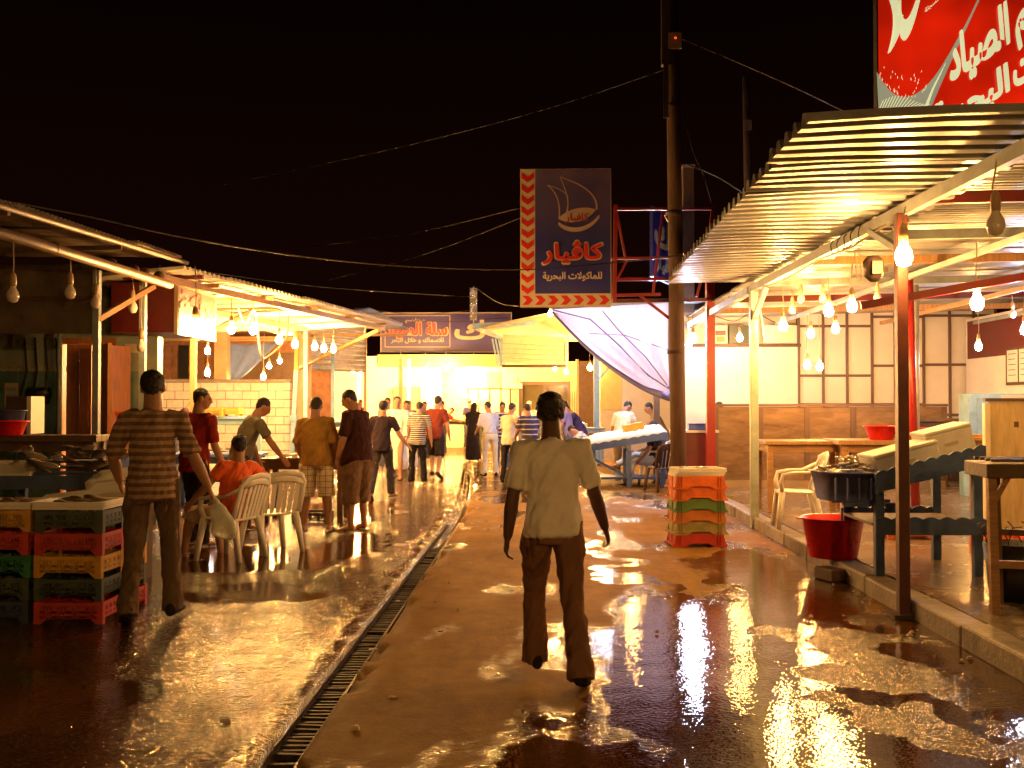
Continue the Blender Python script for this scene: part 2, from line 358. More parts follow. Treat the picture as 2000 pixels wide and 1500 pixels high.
pool = np.maximum(pool, sstep(0.0, 0.4, np.maximum(blob(-1.7, 22, 0.9, 4.0), blob(-0.6, 17.5, 0.7, 2.0)) + 1.6 * n1) * 0.7)
marg = sstep(-0.45, 0.1, A + 0.9 * n1) * 0.75
wet = np.clip(np.maximum.reduce([wet, pool, marg * (1 - left)]), 0, 1); pool = np.clip(pool, 0, 1)
nr, nc = U.shape
vs_ = np.stack([Xg, Yg, Zg], -1).reshape(-1, 3)
idx = np.arange(nr * nc).reshape(nr, nc)
fs_ = np.stack([idx[:-1, :-1], idx[:-1, 1:], idx[1:, 1:], idx[1:, :-1]], -1).reshape(-1, 4)
gm = bpy.data.meshes.new('street'); gm.from_pydata(vs_.tolist(), [], fs_.tolist())
gm.polygons.foreach_set('use_smooth', np.ones(len(gm.polygons), bool))
for nm, arr in (('wet', wet), ('pool', pool)):
    at_ = gm.attributes.new(nm, 'FLOAT', 'POINT'); at_.data.foreach_set('value', arr.reshape(-1).astype(np.float32))
gm.update()
street = bpy.data.objects.new('street', gm); C.objects.link(street); tag(street, 'wet concrete market street with puddles and a drain channel', kind='structure')

def wetmat():
    m, nt, N, L, b = _nodes('wet_concrete')
    t = N.new('ShaderNodeTexCoord')
    def noise(sc, det=6, rough=0.6, st=None):
        n = N.new('ShaderNodeTexNoise'); n.inputs['Scale'].default_value = sc; n.inputs['Detail'].default_value = det; n.inputs['Roughness'].default_value = rough
        if st:
            mp = N.new('ShaderNodeMapping'); mp.inputs['Scale'].default_value = st; L.new(t.outputs['Object'], mp.inputs[0]); L.new(mp.outputs[0], n.inputs['Vector'])
        else: L.new(t.outputs['Object'], n.inputs['Vector'])
        return n
    def math(op, a, bb):
        k = N.new('ShaderNodeMath'); k.operation = op
        for i, q in enumerate((a, bb)):
            if isinstance(q, (int, float)): k.inputs[i].default_value = q
            else: L.new(q, k.inputs[i])
        return k.outputs[0]
    def mr(x, a, b_, c, d):
        k = N.new('ShaderNodeMapRange'); k.interpolation_type = 'SMOOTHSTEP'; L.new(x, k.inputs[0])
        for i, q in enumerate((a, b_, c, d)):
            if isinstance(q, (int, float)): k.inputs[i + 1].default_value = q
            else: L.new(q, k.inputs[i + 1])
        return k.outputs[0]
    aw = N.new('ShaderNodeAttribute'); aw.attribute_name = 'wet'; ap = N.new('ShaderNodeAttribute'); ap.attribute_name = 'pool'
    fine = noise(46, 2, 0.55, (0.75, 1.0, 1.0)); mid = noise(9, 4, 0.65); big = noise(1.6, 4, 0.6); trk = noise(3.5, 4, 0.6, (1.0, 0.12, 1.0)); grit = noise(170, 1, 0.6)
    jit = math('MULTIPLY', math('SUBTRACT', mid.outputs['Fac'], 0.5), 0.55)
    w = mr(math('ADD', aw.outputs['Fac'], jit), 0.25, 0.75, 0.0, 1.0)
    jp = math('MULTIPLY', math('SUBTRACT', mid.outputs['Fac'], 0.5), 0.9)
    p = mr(math('ADD', ap.outputs['Fac'], jp), 0.34, 0.74, 0.0, 1.0)
    ramp = N.new('ShaderNodeValToRGB'); e = ramp.color_ramp.elements
    e[0].position = 0.3; e[0].color = (0.145, 0.070, 0.016, 1); e[1].position = 0.72; e[1].color = (0.41, 0.225, 0.062, 1)
    mixn = math('ADD', math('MULTIPLY', big.outputs['Fac'], 0.4), math('ADD', math('MULTIPLY', mid.outputs['Fac'], 0.3), math('MULTIPLY', trk.outputs['Fac'], 0.3)))
    L.new(mixn, ramp.inputs[0])
    gr = N.new('ShaderNodeMix'); gr.data_type = 'RGBA'; gr.blend_type = 'MULTIPLY'; gr.inputs[0].default_value = 0.5; L.new(ramp.outputs[0], gr.inputs[6]); L.new(mr(grit.outputs['Fac'], 0.3, 0.7, 0.55, 1.15), gr.inputs[7])
    dk = N.new('ShaderNodeMix'); dk.data_type = 'RGBA'; dk.blend_type = 'MULTIPLY'; L.new(w, dk.inputs[0]); L.new(gr.outputs[2], dk.inputs[6]); dk.inputs[7].default_value = (0.30, 0.24, 0.18, 1)
    L.new(dk.outputs[2], b.inputs['Base Color'])
    r1 = mr(w, 0, 1, 0.66, 0.085); r2 = N.new('ShaderNodeMix'); L.new(p, r2.inputs[0]); L.new(r1, r2.inputs[2]); r2.inputs[3].default_value = 0.03
    L.new(r2.outputs[0], b.inputs['Roughness'])
    b.inputs['IOR'].default_value = 1.34
    L.new(mr(w, 0, 1, 0.08, 0.5), b.inputs['Specular IOR Level'])
    hgt = math('ADD', math('MULTIPLY', fine.outputs['Fac'], 1.0), math('MULTIPLY', mid.outputs['Fac'], 0.7))
    bp = N.new('ShaderNodeBump'); bp.inputs['Distance'].default_value = 0.022; L.new(hgt, bp.inputs['Height'])
    sdw = mr(math('ADD', w, math('MULTIPLY', math('SUBTRACT', big.outputs['Fac'], 0.5), 1.6)), 0.2, 1.2, 0.22, 0.62)
    sm_ = N.new('ShaderNodeMix'); L.new(p, sm_.inputs[0]); L.new(sdw, sm_.inputs[2]); sm_.inputs[3].default_value = 0.07; L.new(sm_.outputs[0], bp.inputs['Strength']); L.new(bp.outputs[0], b.inputs['Normal'])
    return m
gm.materials.append(wetmat())

# raised pavement in front of the right-hand stalls
pv = thing('pavement', 'raised concrete pavement with worn kerb stones under the canopy', None, (0, 0, 0)); tag(pv, kind='structure')
MB().bx(2.98, 16, -12, 46, 0.0, 0.15).build('paving_slab', mat('pavement_tiles', (0.20, 0.155, 0.115), 0.25, var=0.25, scale=2, dirt=0.6, dirtcol=(0.16, 0.10, 0.06), bump=0.2, bscale=14, rvar=0.18), pv)
k = MB(); k.box((0, 0, 0), (0.2, 0.955, 0.17)); kerb_me = k.mesh('kerb_stone'); kerb_me.materials.append(MT['kerb'])
for i in range(24):
    y = 2.5 + i * 0.97
    o = put('kerb_stone', kerb_me, pv, (2.875 + random.uniform(-0.012, 0.012), y, 0.067 + random.uniform(-0.008, 0.006)), (0, random.uniform(-0.02, 0.02), random.uniform(-0.012, 0.012)))
    bv = o.modifiers.new('b', 'BEVEL'); bv.width = 0.02; bv.segments = 2
# raised slab far left, under the block wall stalls
MB().bx(-16, -5.2, 16.5, 46, -0.02, 0.12).build('pavement', MT['concrete']); tag(bpy.data.objects['pavement.001'], 'raised concrete slab in front of the white block wall', kind='structure')

# drain grate
dg = thing('drain_grate', 'rusty barred grate running down the drain channel', 'drain grate', (0, 0, 0))
for xx, nm in ((-1.247, 'rail'), (-1.098, 'rail')):
    MB().bx(xx - 0.008, xx + 0.008, 3.7, 14, -0.075, -0.035).build(nm, MT['darksteel'], dg)
b_ = MB(); b_.box((0, 0, 0), (0.14, 0.024, 0.03)); bar_me = b_.mesh('bar'); bar_me.materials.append(mat('grate_rust', (0.030, 0.018, 0.012), 0.65, 0.1, var=0.4))
for i in range(130):
    if random.random() < 0.04: continue
    put('bar', bar_me, dg, (-1.172, 3.75 + i * 0.062, -0.055 + random.uniform(-0.004, 0.004)), (0, random.uniform(-0.03, 0.03), random.uniform(-0.05, 0.05)))
# ------------------------------------------------------------------ corrugated sheets
def corr_mesh(name, L, W, pitch, amp, trap=False, nseg=10, warp=0.0):
    """sheet L long (x), W wide (y, across the corrugations), ridges run along x"""
    vs, fs = [], []
    per = [(0, 0), (0.22, 0), (0.42, 1), (0.60, 1), (0.80, 0), (1.0, 0)] if trap else [(i / 8, 0.5 - 0.5 * cos(2 * pi * i / 8)) for i in range(9)]
    ycs = []
    k = int(round(W / pitch))
    for i in range(k):
        for (t, h) in per[:-1]: ycs.append(((i + t) * pitch, h * amp))
    ycs.append((k * pitch, 0))
    xsn = [L * i / 4 for i in range(5)]
    for x in xsn:
        for (y, z) in ycs: vs.append((x, y, z + warp * sin(x * 2.1 + y * 1.3)))
    n = len(ycs)
    for i in range(len(xsn) - 1):
        for j in range(n - 1): fs.append((i * n + j, (i + 1) * n + j, (i + 1) * n + j + 1, i * n + j + 1))
    me = bpy.data.meshes.new(name); me.from_pydata(vs, [], fs)
    me.polygons.foreach_set('use_smooth', [not trap] * len(fs)); me.update()
    return me
def sheet_obj(name, me, m, parent, loc, rot=(0, 0, 0), th=0.004):
    if not me.materials: me.materials.append(m)
    o = put(name, me, parent, loc, rot)
    s = o.modifiers.new('solid', 'SOLIDIFY'); s.thickness = th; s.offset = 0
    return o

# ------------------------------------------------------------------ canopy on the right
cp = thing('market_canopy', 'wide corrugated steel canopy on posts over the pavement stalls', 'canopy', (0, 0, 0))
over = corr_mesh('overhang_sheet', 1.62, 1.0, 0.2, 0.066, True, warp=0.014)
inner = corr_mesh('roof_sheet', 5.6, 1.0, 0.1, 0.03, True, warp=0.008)
for i in range(8):
    y = 5.42 + i * 0.985
    x = 1.45 + i * 0.03
    sheet_obj('overhang_sheet', over, MT['sheet'], cp, (x + random.uniform(-0.03, 0.03), y, 3.095 + i * 0.008 + (i % 2) * 0.006), (random.uniform(-0.008, 0.008), -0.03 + random.uniform(-0.008, 0.008), random.uniform(-0.012, 0.012)))
for i in range(15):
    y = 5.42 + i * 0.985
    sheet_obj('roof_sheet', inner, MT['sheet'], cp, (2.86, y, 3.27 + (i % 2) * 0.005 + random.uniform(0, 0.004)), (0, -0.02, 0))
def cbeam(name, a, b, w, h, m, parent=cp): return MB().bar(a, b, w, h).build(name, m, parent)
cbeam('front_beam', (2.78, 4.9, 3.06), (2.78, 13.5, 3.11), 0.06, 0.09, MT['steel'])
cbeam('front_beam', (2.78, 13.5, 3.10), (2.9, 20.2, 3.12), 0.08, 0.1, MT['steel'])
for yy, m_ in ((7.85, 'darkred'), (9.6, 'steel'), (11.3, 'woodx'), (13.3, 'steel'), (15.4, 'darkred'), (17.3, 'woodx')):
    cbeam('rafter', (2.84, yy, 3.17), (8.4, yy, 3.26), 0.06, 0.09, MT[m_])
for xx in (4.3, 6.2, 7.9):
    cbeam('purlin', (xx, 5.0, 3.10), (xx + 0.1, 19, 3.10), 0.05, 0.06, MT['steel'] if xx != 6.2 else MT['woodx'])
cbeam('tie_bar', (3.0, 9.6, 2.52), (6.0, 8.8, 3.02), 0.06, 0.07, MT['red'])
MB().box((2.74, 7.8, 1.52), (0.082, 0.082, 3.05)).build('post', mat('old_red_post', (0.085, 0.022, 0.015), 0.45, 0.1, var=0.3, dirt=0.5, dirtcol=(0.03, 0.02, 0.015), bump=0.2), cp, 0.006)
MB().box((2.74, 7.8, 0.02), (0.2, 0.2, 0.03)).build('base_plate', MT['darksteel'], cp)
MB().box((2.79, 13.35, 1.55), (0.10, 0.10, 3.1)).build('post', mat('post_green', (0.36, 0.42, 0.36), 0.45, 0.1, var=0.2, dirt=0.5, dirtcol=(0.15, 0.1, 0.06)), cp, 0.006)
MB().bar((2.79, 13.35, 2.7), (2.79, 12.6, 3.05), 0.06).build('brace', MT['steel'], cp)
MB().bar((2.76, 7.8, 2.75), (2.77, 8.6, 3.05), 0.05).build('brace', MT['steel'], cp)
sp_ = []
for i in range(60):
    a = i * 0.55; sp_.append((2.78 + 0.05 * cos(a) + random.uniform(-.006, .006), 8.7 + i * 0.018, 3.075 + 0.065 * sin(a)))
MB().tube(sp_, 0.006, 5).build('wound_cable', MT['rubber'], cp)
MB().tube([(2.76, 8.2, 3.03), (2.75, 9.0, 2.98), (2.76, 10.2, 3.03), (2.75, 11.4, 2.99), (2.77, 13.2, 3.05)], 0.009, 5).build('slack_cable', MT['cord'], cp)
# loudspeaker on the post
sp = thing('loudspeaker', 'small brown horn box fixed high on the near canopy post', 'loudspeaker', (2.62, 8.0, 2.66))
MB().lathe([(0.03, -0.10), (0.075, -0.06), (0.085, 0.06), (0.05, 0.10)], (0, 0.06, 0), 6, True).build('cabinet', MT['darksteel'], sp)
MB().prism([(-0.04, -0.05), (0.04, -0.05), (0.04, 0.05), (-0.04, 0.05)], 0.01, (0, -0.027, 0)).build('grille', MT['black'], sp)
MB().bar((0.06, 0.1, 0), (0.12, 0.1, 0), 0.03).build('bracket', MT['darksteel'], sp)

# ------------------------------------------------------------------ dividing wall of the open eating place
mw = thing('marble_partition', 'low partition of brown faux marble panels with dark battens', 'partition', (0, 18.0, 0))
xL = PX(1396, 18); pw = [PX(1396, 18), PX(1482, 18), PX(1572, 18), PX(1660, 18), PX(1745, 18), PX(1835, 18)]
for a, b in zip(pw[:-1], pw[1:]):
    MB().bx(a + 0.005, b - 0.005, 0.0, 0.05, 0.28, 1.56).build('panel', MT['marble'], mw)
for x in pw: MB().bx(x - 0.045, x + 0.045, -0.02, 0.06, 0.16, 1.56).build('batten', mat('batten_brown', (0.13, 0.075, 0.045), 0.4, var=0.15) if x == pw[0] else bpy.data.materials['batten_brown'], mw)
MB().bx(xL - 0.06, pw[-1] + 0.06, -0.03, 0.07, 1.565, 1.61).build('top_rail', bpy.data.materials['batten_brown'], mw)
MB().bx(xL - 0.05, pw[-1], -0.04, 0.05, 0.15, 0.275).build('skirting', mat('skirting', (0.34, 0.24, 0.13), 0.5, var=0.15, dirt=0.3), mw)

# back wall: rendered stretch with a shelf above, then framed panels
bw = thing('panelled_wall', 'pale wall of framed panels behind the marble partition', 'wall', (0, 19.6, 0)); Yb = 19.6
def bwx(px): return PX(px, Yb)
def bwz(py): return PZ(py, Yb)
MB().bx(bwx(1330), bwx(1557), 0.0, 0.15, 0.15, bwz(678)).build('render_coat', MT['white'], bw)
MB().bx(bwx(1557), bwx(1990), 0.06, 0.15, 0.15, 3.25).build('backing', MT['darkwood'], bw)
vx = [1557, 1604, 1650, 1698, 1742, 1797, 1847, 1893, 1935]; hy_of = [(602, 638, 734, 790, 860), (602, 638, 734, 790, 860), (602, 638, 734, 790, 860), (590, 620, 715, 790, 860), (590, 620, 715, 790, 860), (588, 618, 713, 810, 900), (588, 618, 713, 810, 900), (588, 618, 713, 810, 900)]
for a, b, hy in zip(vx[:-1], vx[1:], hy_of):
    for t, u in zip(hy[:-1], hy[1:]):
        MB().bx(bwx(a) + 0.02, bwx(b) - 0.02, 0.02, 0.055, bwz(u) + 0.02, bwz(t) - 0.02).build('panel', MT['panel'], bw)
    for t in hy[:-1]: MB().bx(bwx(a) + 0.03, bwx(b) - 0.03, 0.0, 0.05, bwz(t) - 0.025, bwz(t) + 0.025).build('rail', bpy.data.materials['batten_brown'], bw)
for x in vx: MB().bx(bwx(x) - 0.024, bwx(x) + 0.024, -0.012, 0.05, 0.2, bwz(585)).build('stile', bpy.data.materials['batten_brown'], bw)
MB().bx(bwx(1330), bwx(1560), -0.05, 0.12, bwz(678), bwz(672)).build('shelf', MT['darkwood'], bw)
MB().bx(bwx(1330), bwx(1560), 0.3, 0.36, bwz(676), bwz(610)).build('recess_back', MT['cream'], bw)
MB().bx(bwx(1330), bwx(1560), -0.02, 0.2, bwz(612), bwz(585)).build('head_board', mat('head_board', (0.30, 0.26, 0.24), 0.6, var=0.2, dirt=0.4), bw)
for a, b, m_ in ((1394, 1420, 'signcream'), (1424, 1462, 'c_dgreen'), (1490, 1556, 'white')):
    MB().bx(bwx(a), bwx(b), 0.05, 0.08, bwz(671), bwz(636)).build('poster', MT[m_], bw)
MB().bx(bwx(1397), bwx(1417), 0.04, 0.049, bwz(655), bwz(646)).build('poster_mark', MT['signred'], bw)
MB().bx(bwx(1399), bwx(1415), 0.04, 0.049, bwz(668), bwz(657)).build('poster_mark', MT['c_brown'], bw)
# side wall on the far right, with the framed notice
sw = thing('side_wall', 'dull white side wall holding a framed notice', 'wall', (8.05, 12, 0))
MB().bx(0, 0.15, -8, 7.5, 0.15, 3.2).build('render_coat', MT['white'], sw)
MB().bx(-0.012, -0.001, 2.5, 7.4, 2.45, 3.15).build('red_band', MT['darkred'], sw)
fn = thing('framed_notice', 'framed two page notice hung on the white side wall', 'notice', (8.03, 17.3, 2.25))
MB().bx(-0.02, 0.0, -0.48, 0.48, -0.32, 0.32).build('frame', MT['darkwood'], fn, 0.004)
for s in (-1, 1):
    pg = MB().bx(-0.026, -0.021, s * 0.22 - 0.19, s * 0.22 + 0.19, -0.27, 0.27).build('page', MT['white'], fn)
    for q in range(5): MB().bx(-0.0285, -0.0265, s * 0.22 - 0.14 + 0.03 * (q % 2), s * 0.22 + 0.14, 0.20 - q * 0.09, 0.212 - q * 0.09).build('text_line', MT['black'], pg)

# red column + counter beside it
Yr = 17.0
rc = thing('red_column', 'tall red steel column carrying the sign frame', 'column', (PX(1386, Yr), Yr, 0))
MB().bx(-0.07, 0.07, -0.07, 0.07, 0.0, 3.7).build('shaft', MT['red'], rc, 0.006)
MB().bx(-0.12, 0.12, -0.12, 0.12, 0.0, 0.03).build('base_plate', MT['darkred'], rc)
ct = thing('red_counter', 'dark red counter with a steel top behind the utility pole', 'counter', (PX(1355, 17.6), 17.6, 0))
MB().bx(-0.32, 0.36, -0.05, 0.5, 0.15, 1.12).build('cabinet', MT['darkred'], ct)
MB().bx(-0.36, 0.40, -0.09, 0.54, 1.12, 1.16).build('top', MT['galv'], ct)
bb = thing('blue_box', 'small blue plastic box on the red counter', 'box', (PX(1362, 17.6), 17.7, 1.16))
MB().bx(-0.16, 0.16, -0.11, 0.11, 0, 0.1).build('tub', mat('blue_plastic', (0.05, 0.09, 0.42), 0.35, var=0.1), bb, 0.01)
MB().bx(-0.17, 0.17, -0.12, 0.12, 0.1, 0.115).build('rim', bpy.data.materials['blue_plastic'], bb)

# big utility pole
Yp = 16.2
up = thing('utility_pole', 'thick weathered wooden utility pole rising past the canopy edge', 'pole', (PX(1324, Yp), Yp, 0))
MB().tube([(0, 0, -0.05), (-0.02, 0, 2.5), (-0.06, 0, 6), (-0.10, 0, 9.2)], [0.125, 0.12, 0.11, 0.095], 14).build('shaft', MT['pole'], up)
MB().bx(-0.26, -0.12, -0.14, 0.0, 6.95, 8.4).build('junction_box', MT['darksteel'], up)
MB().bx(-0.24, -0.16, -0.16, -0.141, 6.1, 6.95).build('conduit', MT['darksteel'], up)
MB().bx(-0.16, 0.05, -0.15, -0.10, 7.2, 7.45).build('meter', mat('meter_case', (0.25, 0.16, 0.11), 0.5), up)
MB().ell((-0.05, -0.16, 7.36), (0.018, 0.012, 0.018)).build('indicator_lamp', emit('indicator_red', (1, 0.06, 0.02), 2.0), up)
for z in (2.4, 4.6, 6.3): MB().lathe([(0.128, z), (0.134, z), (0.134, z + 0.05), (0.128, z + 0.05)], (-0.03 - 0.007 * z, 0, 0), 14).build('band', MT['darksteel'], up)
up2 = thing('utility_pole', 'thin dark utility pole far behind the canopy', 'pole', (PX(1465, 30), 30, 0))
MB().tube([(0, 0, 0), (-0.05, 0, 6), (-0.12, 0, 11.2)], [0.13, 0.12, 0.10], 10).build('shaft', MT['pole'], up2)
MB().bx(-0.16, 0.02, -0.12, -0.09, 9.6, 9.9).build('insulator_plate', MT['pole'], up2)
bs = thing('roof_stack', 'grey block stack standing behind the utility pole', 'chimney', (PX(1345, 19), 19, 0))
MB().bx(-0.1, 0.1, 0, 0.25, 3.3, 6.0).build('shaft', MT['darkwood'], bs)
MB().bx(-0.12, 0.12, -0.02, 0.27, 6.0, 6.05).build('cap', MT['concrete'], bs)
# ------------------------------------------------------------------ Arabic lettering
_AR = {'ا': (0xFE8D, 0xFE8E), 'ب': (0xFE8F, 0xFE90, 0xFE91, 0xFE92), 'ة': (0xFE93, 0xFE94), 'ت': (0xFE95, 0xFE96, 0xFE97, 0xFE98), 'ج': (0xFE9D, 0xFE9E, 0xFE9F, 0xFEA0),
       'ح': (0xFEA1, 0xFEA2, 0xFEA3, 0xFEA4), 'خ': (0xFEA5, 0xFEA6, 0xFEA7, 0xFEA8), 'د': (0xFEA9, 0xFEAA), 'ر': (0xFEAD, 0xFEAE), 'س': (0xFEB1, 0xFEB2, 0xFEB3, 0xFEB4),
       'ص': (0xFEB9, 0xFEBA, 0xFEBB, 0xFEBC), 'ط': (0xFEC1, 0xFEC2, 0xFEC3, 0xFEC4), 'ع': (0xFEC9, 0xFECA, 0xFECB, 0xFECC), 'ف': (0xFED1, 0xFED2, 0xFED3, 0xFED4),
       'ڤ': (0xFB6A, 0xFB6B, 0xFB6C, 0xFB6D), 'ك': (0xFED9, 0xFEDA, 0xFEDB, 0xFEDC), 'ل': (0xFEDD, 0xFEDE, 0xFEDF, 0xFEE0), 'م': (0xFEE1, 0xFEE2, 0xFEE3, 0xFEE4),
       'ن': (0xFEE5, 0xFEE6, 0xFEE7, 0xFEE8), 'و': (0xFEED, 0xFEEE), 'ي': (0xFEF1, 0xFEF2, 0xFEF3, 0xFEF4), 'ﻻ': (0xFEFB, 0xFEFC)}
def shape_ar(s):
    s = s.replace('لا', 'ﻻ'); out = []
    for i, ch in enumerate(s):
        if ch not in _AR: out.append(ch); continue
        f = _AR[ch]; pv_ = i > 0 and s[i - 1] in _AR and len(_AR[s[i - 1]]) == 4
        nx = i + 1 < len(s) and s[i + 1] in _AR and len(f) == 4
        out.append(chr(f[3] if pv_ and nx else f[2] if nx else f[1] if pv_ else f[0]))
    return ''.join(reversed(out))
_GL = {}
def glyph_polys(txt):
    """outlines of a line of text, unit size, as (outer, [holes]) lists; width"""
    if txt in _GL: return _GL[txt]
    c = bpy.data.curves.new('tmp', 'FONT'); c.body = shape_ar(txt); o = bpy.data.objects.new('tmp', c); C.objects.link(o)
    dgph = bpy.context.evaluated_depsgraph_get(); ev = o.evaluated_get(dgph); cu = ev.to_curve(dgph, apply_modifiers=False)
    cons = []
    for sp_ in cu.splines:
        bp = sp_.bezier_points; pts = []
        if len(bp):
            for i in range(len(bp)):
                a, b = bp[i], bp[(i + 1) % len(bp)]
                pts += [Vector((q.x, q.y)) for q in geometry.interpolate_bezier(a.co, a.handle_right, b.handle_left, b.co, 6)[:-1]]
        else: pts = [Vector((q.co.x, q.co.y)) for q in sp_.points]
        cl = [p for i, p in enumerate(pts) if (p - pts[i - 1]).length > 1e-5]
        if len(cl) > 2: cons.append(cl)
    ev.to_curve_clear(); bpy.data.objects.remove(o); bpy.data.curves.remove(c)
    def area(p): return 0.5 * sum(p[i - 1].x * p[i].y - p[i].x * p[i - 1].y for i in range(len(p)))
    def inside(q, p):
        r = False
        for i in range(len(p)):
            a, b = p[i - 1], p[i]
            if (a.y > q.y) != (b.y > q.y) and q.x < (b.x - a.x) * (q.y - a.y) / (b.y - a.y) + a.x: r = not r
        return r
    ar = [area(p) for p in cons]; big = max(ar, key=abs); sg = 1 if big > 0 else -1
    outs = [[p, []] for p, a in zip(cons, ar) if a * sg > 0]
    for p, a in zip(cons, ar):
        if a * sg < 0:
            best = None
            for u in outs:
                if inside(p[0], u[0]) and (best is None or abs(area(u[0])) < abs(area(best[0]))): best = u
            if best: best[1].append(p)
    xs_ = [q.x for p in cons for q in p]; ysv = [q.y for p in cons for q in p]
    res = (outs, (min(xs_), max(xs_), min(ysv), max(ysv)), sg); _GL[txt] = res; return res
def grow(p, d, sg):
    n = len(p); out = []
    for i in range(n):
        e1 = (p[i] - p[i - 1]); e2 = (p[(i + 1) % n] - p[i])
        n1_ = Vector((e1.y, -e1.x)).normalized(); n2_ = Vector((e2.y, -e2.x)).normalized(); m = n1_ + n2_
        if m.length < 0.2: m = n1_.copy()
        m.normalize(); out.append(p[i] + m * (d * sg))
    return out
def lettering(name, txt, mt, parent, x0, x1, z0, z1, origin=(0, 0, 0), ax=(1, 0, 0), ay=(0, 0, 1), nrm=(0, -1, 0), bold=0.012, lift=0.006, slant=0.0, rise=0.0):
    """a line of text stretched to the box x0..x1, z0..z1 of a flat face"""
    outs, (a, b, c, d), sg = glyph_polys(txt); mb = MB()
    o, ax, ay, nr = Vector(origin), Vector(ax), Vector(ay), Vector(nrm)
    sx_, sz_ = (x1 - x0) / (b - a), (z1 - z0) / (d - c)
    for k_, (p, hs) in enumerate(outs):
        loops = [grow(p, bold, sg)] + [grow(h, bold, sg) for h in hs]
        L3 = [[Vector((x0 + (q.x - a) * sx_ + slant * (q.y - c) * sz_, z0 + (q.y - c) * sz_ + rise * (q.x - a) * sx_, 0)) for q in l] for l in loops]
        flat = [q for l in L3 for q in l]; tr = geometry.tessellate_polygon(L3)
        mb.add([o + ax * q.x + ay * q.y + nr * (lift + 0.0006 * k_) for q in flat], tr)
    return mb.build(name, mt, parent)
def flat(name, poly, mt, parent, origin, ax, ay, nrm, lift=0.004):
    o = Vector(origin) + Vector(nrm) * lift
    mb = MB(); ax_, ay_ = Vector(ax), Vector(ay)
    tr = geometry.tessellate_polygon([[Vector((p[0], p[1], 0)) for p in poly]])
    mb.add([o + ax_ * p[0] + ay_ * p[1] for p in poly], tr); return mb.build(name, mt, parent)
def bez(*pts, n=14):
    out = []
    for t in range(n + 1):
        t /= n; q = [Vector(p) for p in pts]
        while len(q) > 1: q = [q[i] * (1 - t) + q[i + 1] * t for i in range(len(q) - 1)]
        out.append((q[0].x, q[0].y))
    return out
def ribbon(c, w0, w1=None, taper=False):
    """closed outline of a stroke along the centre line c"""
    n = len(c); A, B = [], []
    for i in range(n):
        a, b = Vector(c[max(i - 1, 0)]), Vector(c[min(i + 1, n - 1)]); t = (b - a).normalized(); nn = Vector((-t.y, t.x))
        f = i / (n - 1); w = (w0 + ((w1 if w1 is not None else w0) - w0) * f) / 2
        if taper: w *= max(0.08, sin(pi * min(1, max(0, f))) ** 0.6)
        p = Vector(c[i]); A.append(p + nn * w); B.append(p - nn * w)
    return [tuple(p) for p in A] + [tuple(p) for p in reversed(B)]

# ------------------------------------------------------------------ tall billboard over the street
Yq = 16.0
bx0, bx1, bz0, bz1 = PX(1016, Yq), PX(1194, Yq), PZ(599, Yq), PZ(328, Yq); W_, H_ = bx1 - bx0, bz1 - bz0
bd = thing('billboard', 'tall navy restaurant billboard with a sail emblem and red chevron border', 'billboard', (bx0, Yq, bz0), -0.02)
MB().bx(0, W_, 0.02, 0.16, 0, H_).build('case', mat('billboard_case', (0.20, 0.15, 0.11), 0.5, var=0.2), bd)
org, AX, AY, NR = (0, 0.018, 0), (1, 0, 0), (0, 0, 1), (0, -1, 0)
bdf = MB().bx(0, W_, 0.010, 0.0195, 0, H_).build('face', MT['signcream'], bd)
bl = 0.165 * W_; bb_ = 0.095 * H_
def boardmat():
    m, nt, N, L, b = _nodes('billboard_print')
    t = N.new('ShaderNodeTexCoord'); s = N.new('ShaderNodeSeparateXYZ'); L.new(t.outputs['Object'], s.inputs[0])
    n = N.new('ShaderNodeTexNoise'); n.inputs['Scale'].default_value = 1.7; n.inputs['Detail'].default_value = 3; L.new(t.outputs['Object'], n.inputs['Vector'])
    r = N.new('ShaderNodeMapRange'); r.inputs[1].default_value = H_ * 0.5; r.inputs[2].default_value = H_ * 0.95; L.new(s.outputs['Z'], r.inputs[0])
    k = N.new('ShaderNodeMath'); k.operation = 'MULTIPLY'; L.new(r.outputs[0], k.inputs[0]); L.new(n.outputs['Fac'], k.inputs[1])
    mx = N.new('ShaderNodeMix'); mx.data_type = 'RGBA'; mx.inputs[6].default_value = (0.032, 0.034, 0.25, 1); mx.inputs[7].default_value = (0.25, 0.18, 0.30, 1); L.new(k.outputs[0], mx.inputs[0])
    L.new(mx.outputs[2], b.inputs['Base Color']); b.inputs['Roughness'].default_value = 0.4; return m
MB().bx(bl, W_ - 0.012, 0.004, 0.0095, bb_, H_ - 0.012).build('print', boardmat(), bdf)
ch = 0.10 * W_
nV = 11; stepv = (H_ - bb_ - 0.03) / nV
for i in range(nV):
    z = H_ - 0.05 - i * stepv; h = stepv * 0.52; q = stepv * 0.42
    flat('chevron', [(0.02, z), (bl / 2, z - q), (bl - 0.02, z), (bl - 0.02, z - h), (bl / 2, z - q - h), (0.02, z - h)], MT['signred'], bdf, (0, 0.010, 0), AX, AY, NR)
nHc = 7; st = (W_ - 0.03) / nHc
for i in range(nHc):
    x = 0.03 + i * st; w = st * 0.5; q = st * 0.36; z0_, z1_ = 0.03, bb_ - 0.03
    flat('chevron', [(x, z0_), (x + w, z0_), (x + w + q, (z0_ + z1_) / 2), (x + w, z1_), (x, z1_), (x + q, (z0_ + z1_) / 2)], MT['signred'], bdf, (0, 0.010, 0), AX, AY, NR)
pale = mat('emblem_pale', (0.52, 0.40, 0.36), 0.5, var=0.1)
def E(x, z): return (x * W_, z * H_)
mainsail = bez(E(.44, .94), E(.60, .90), E(.86, .84), E(.84, .70))
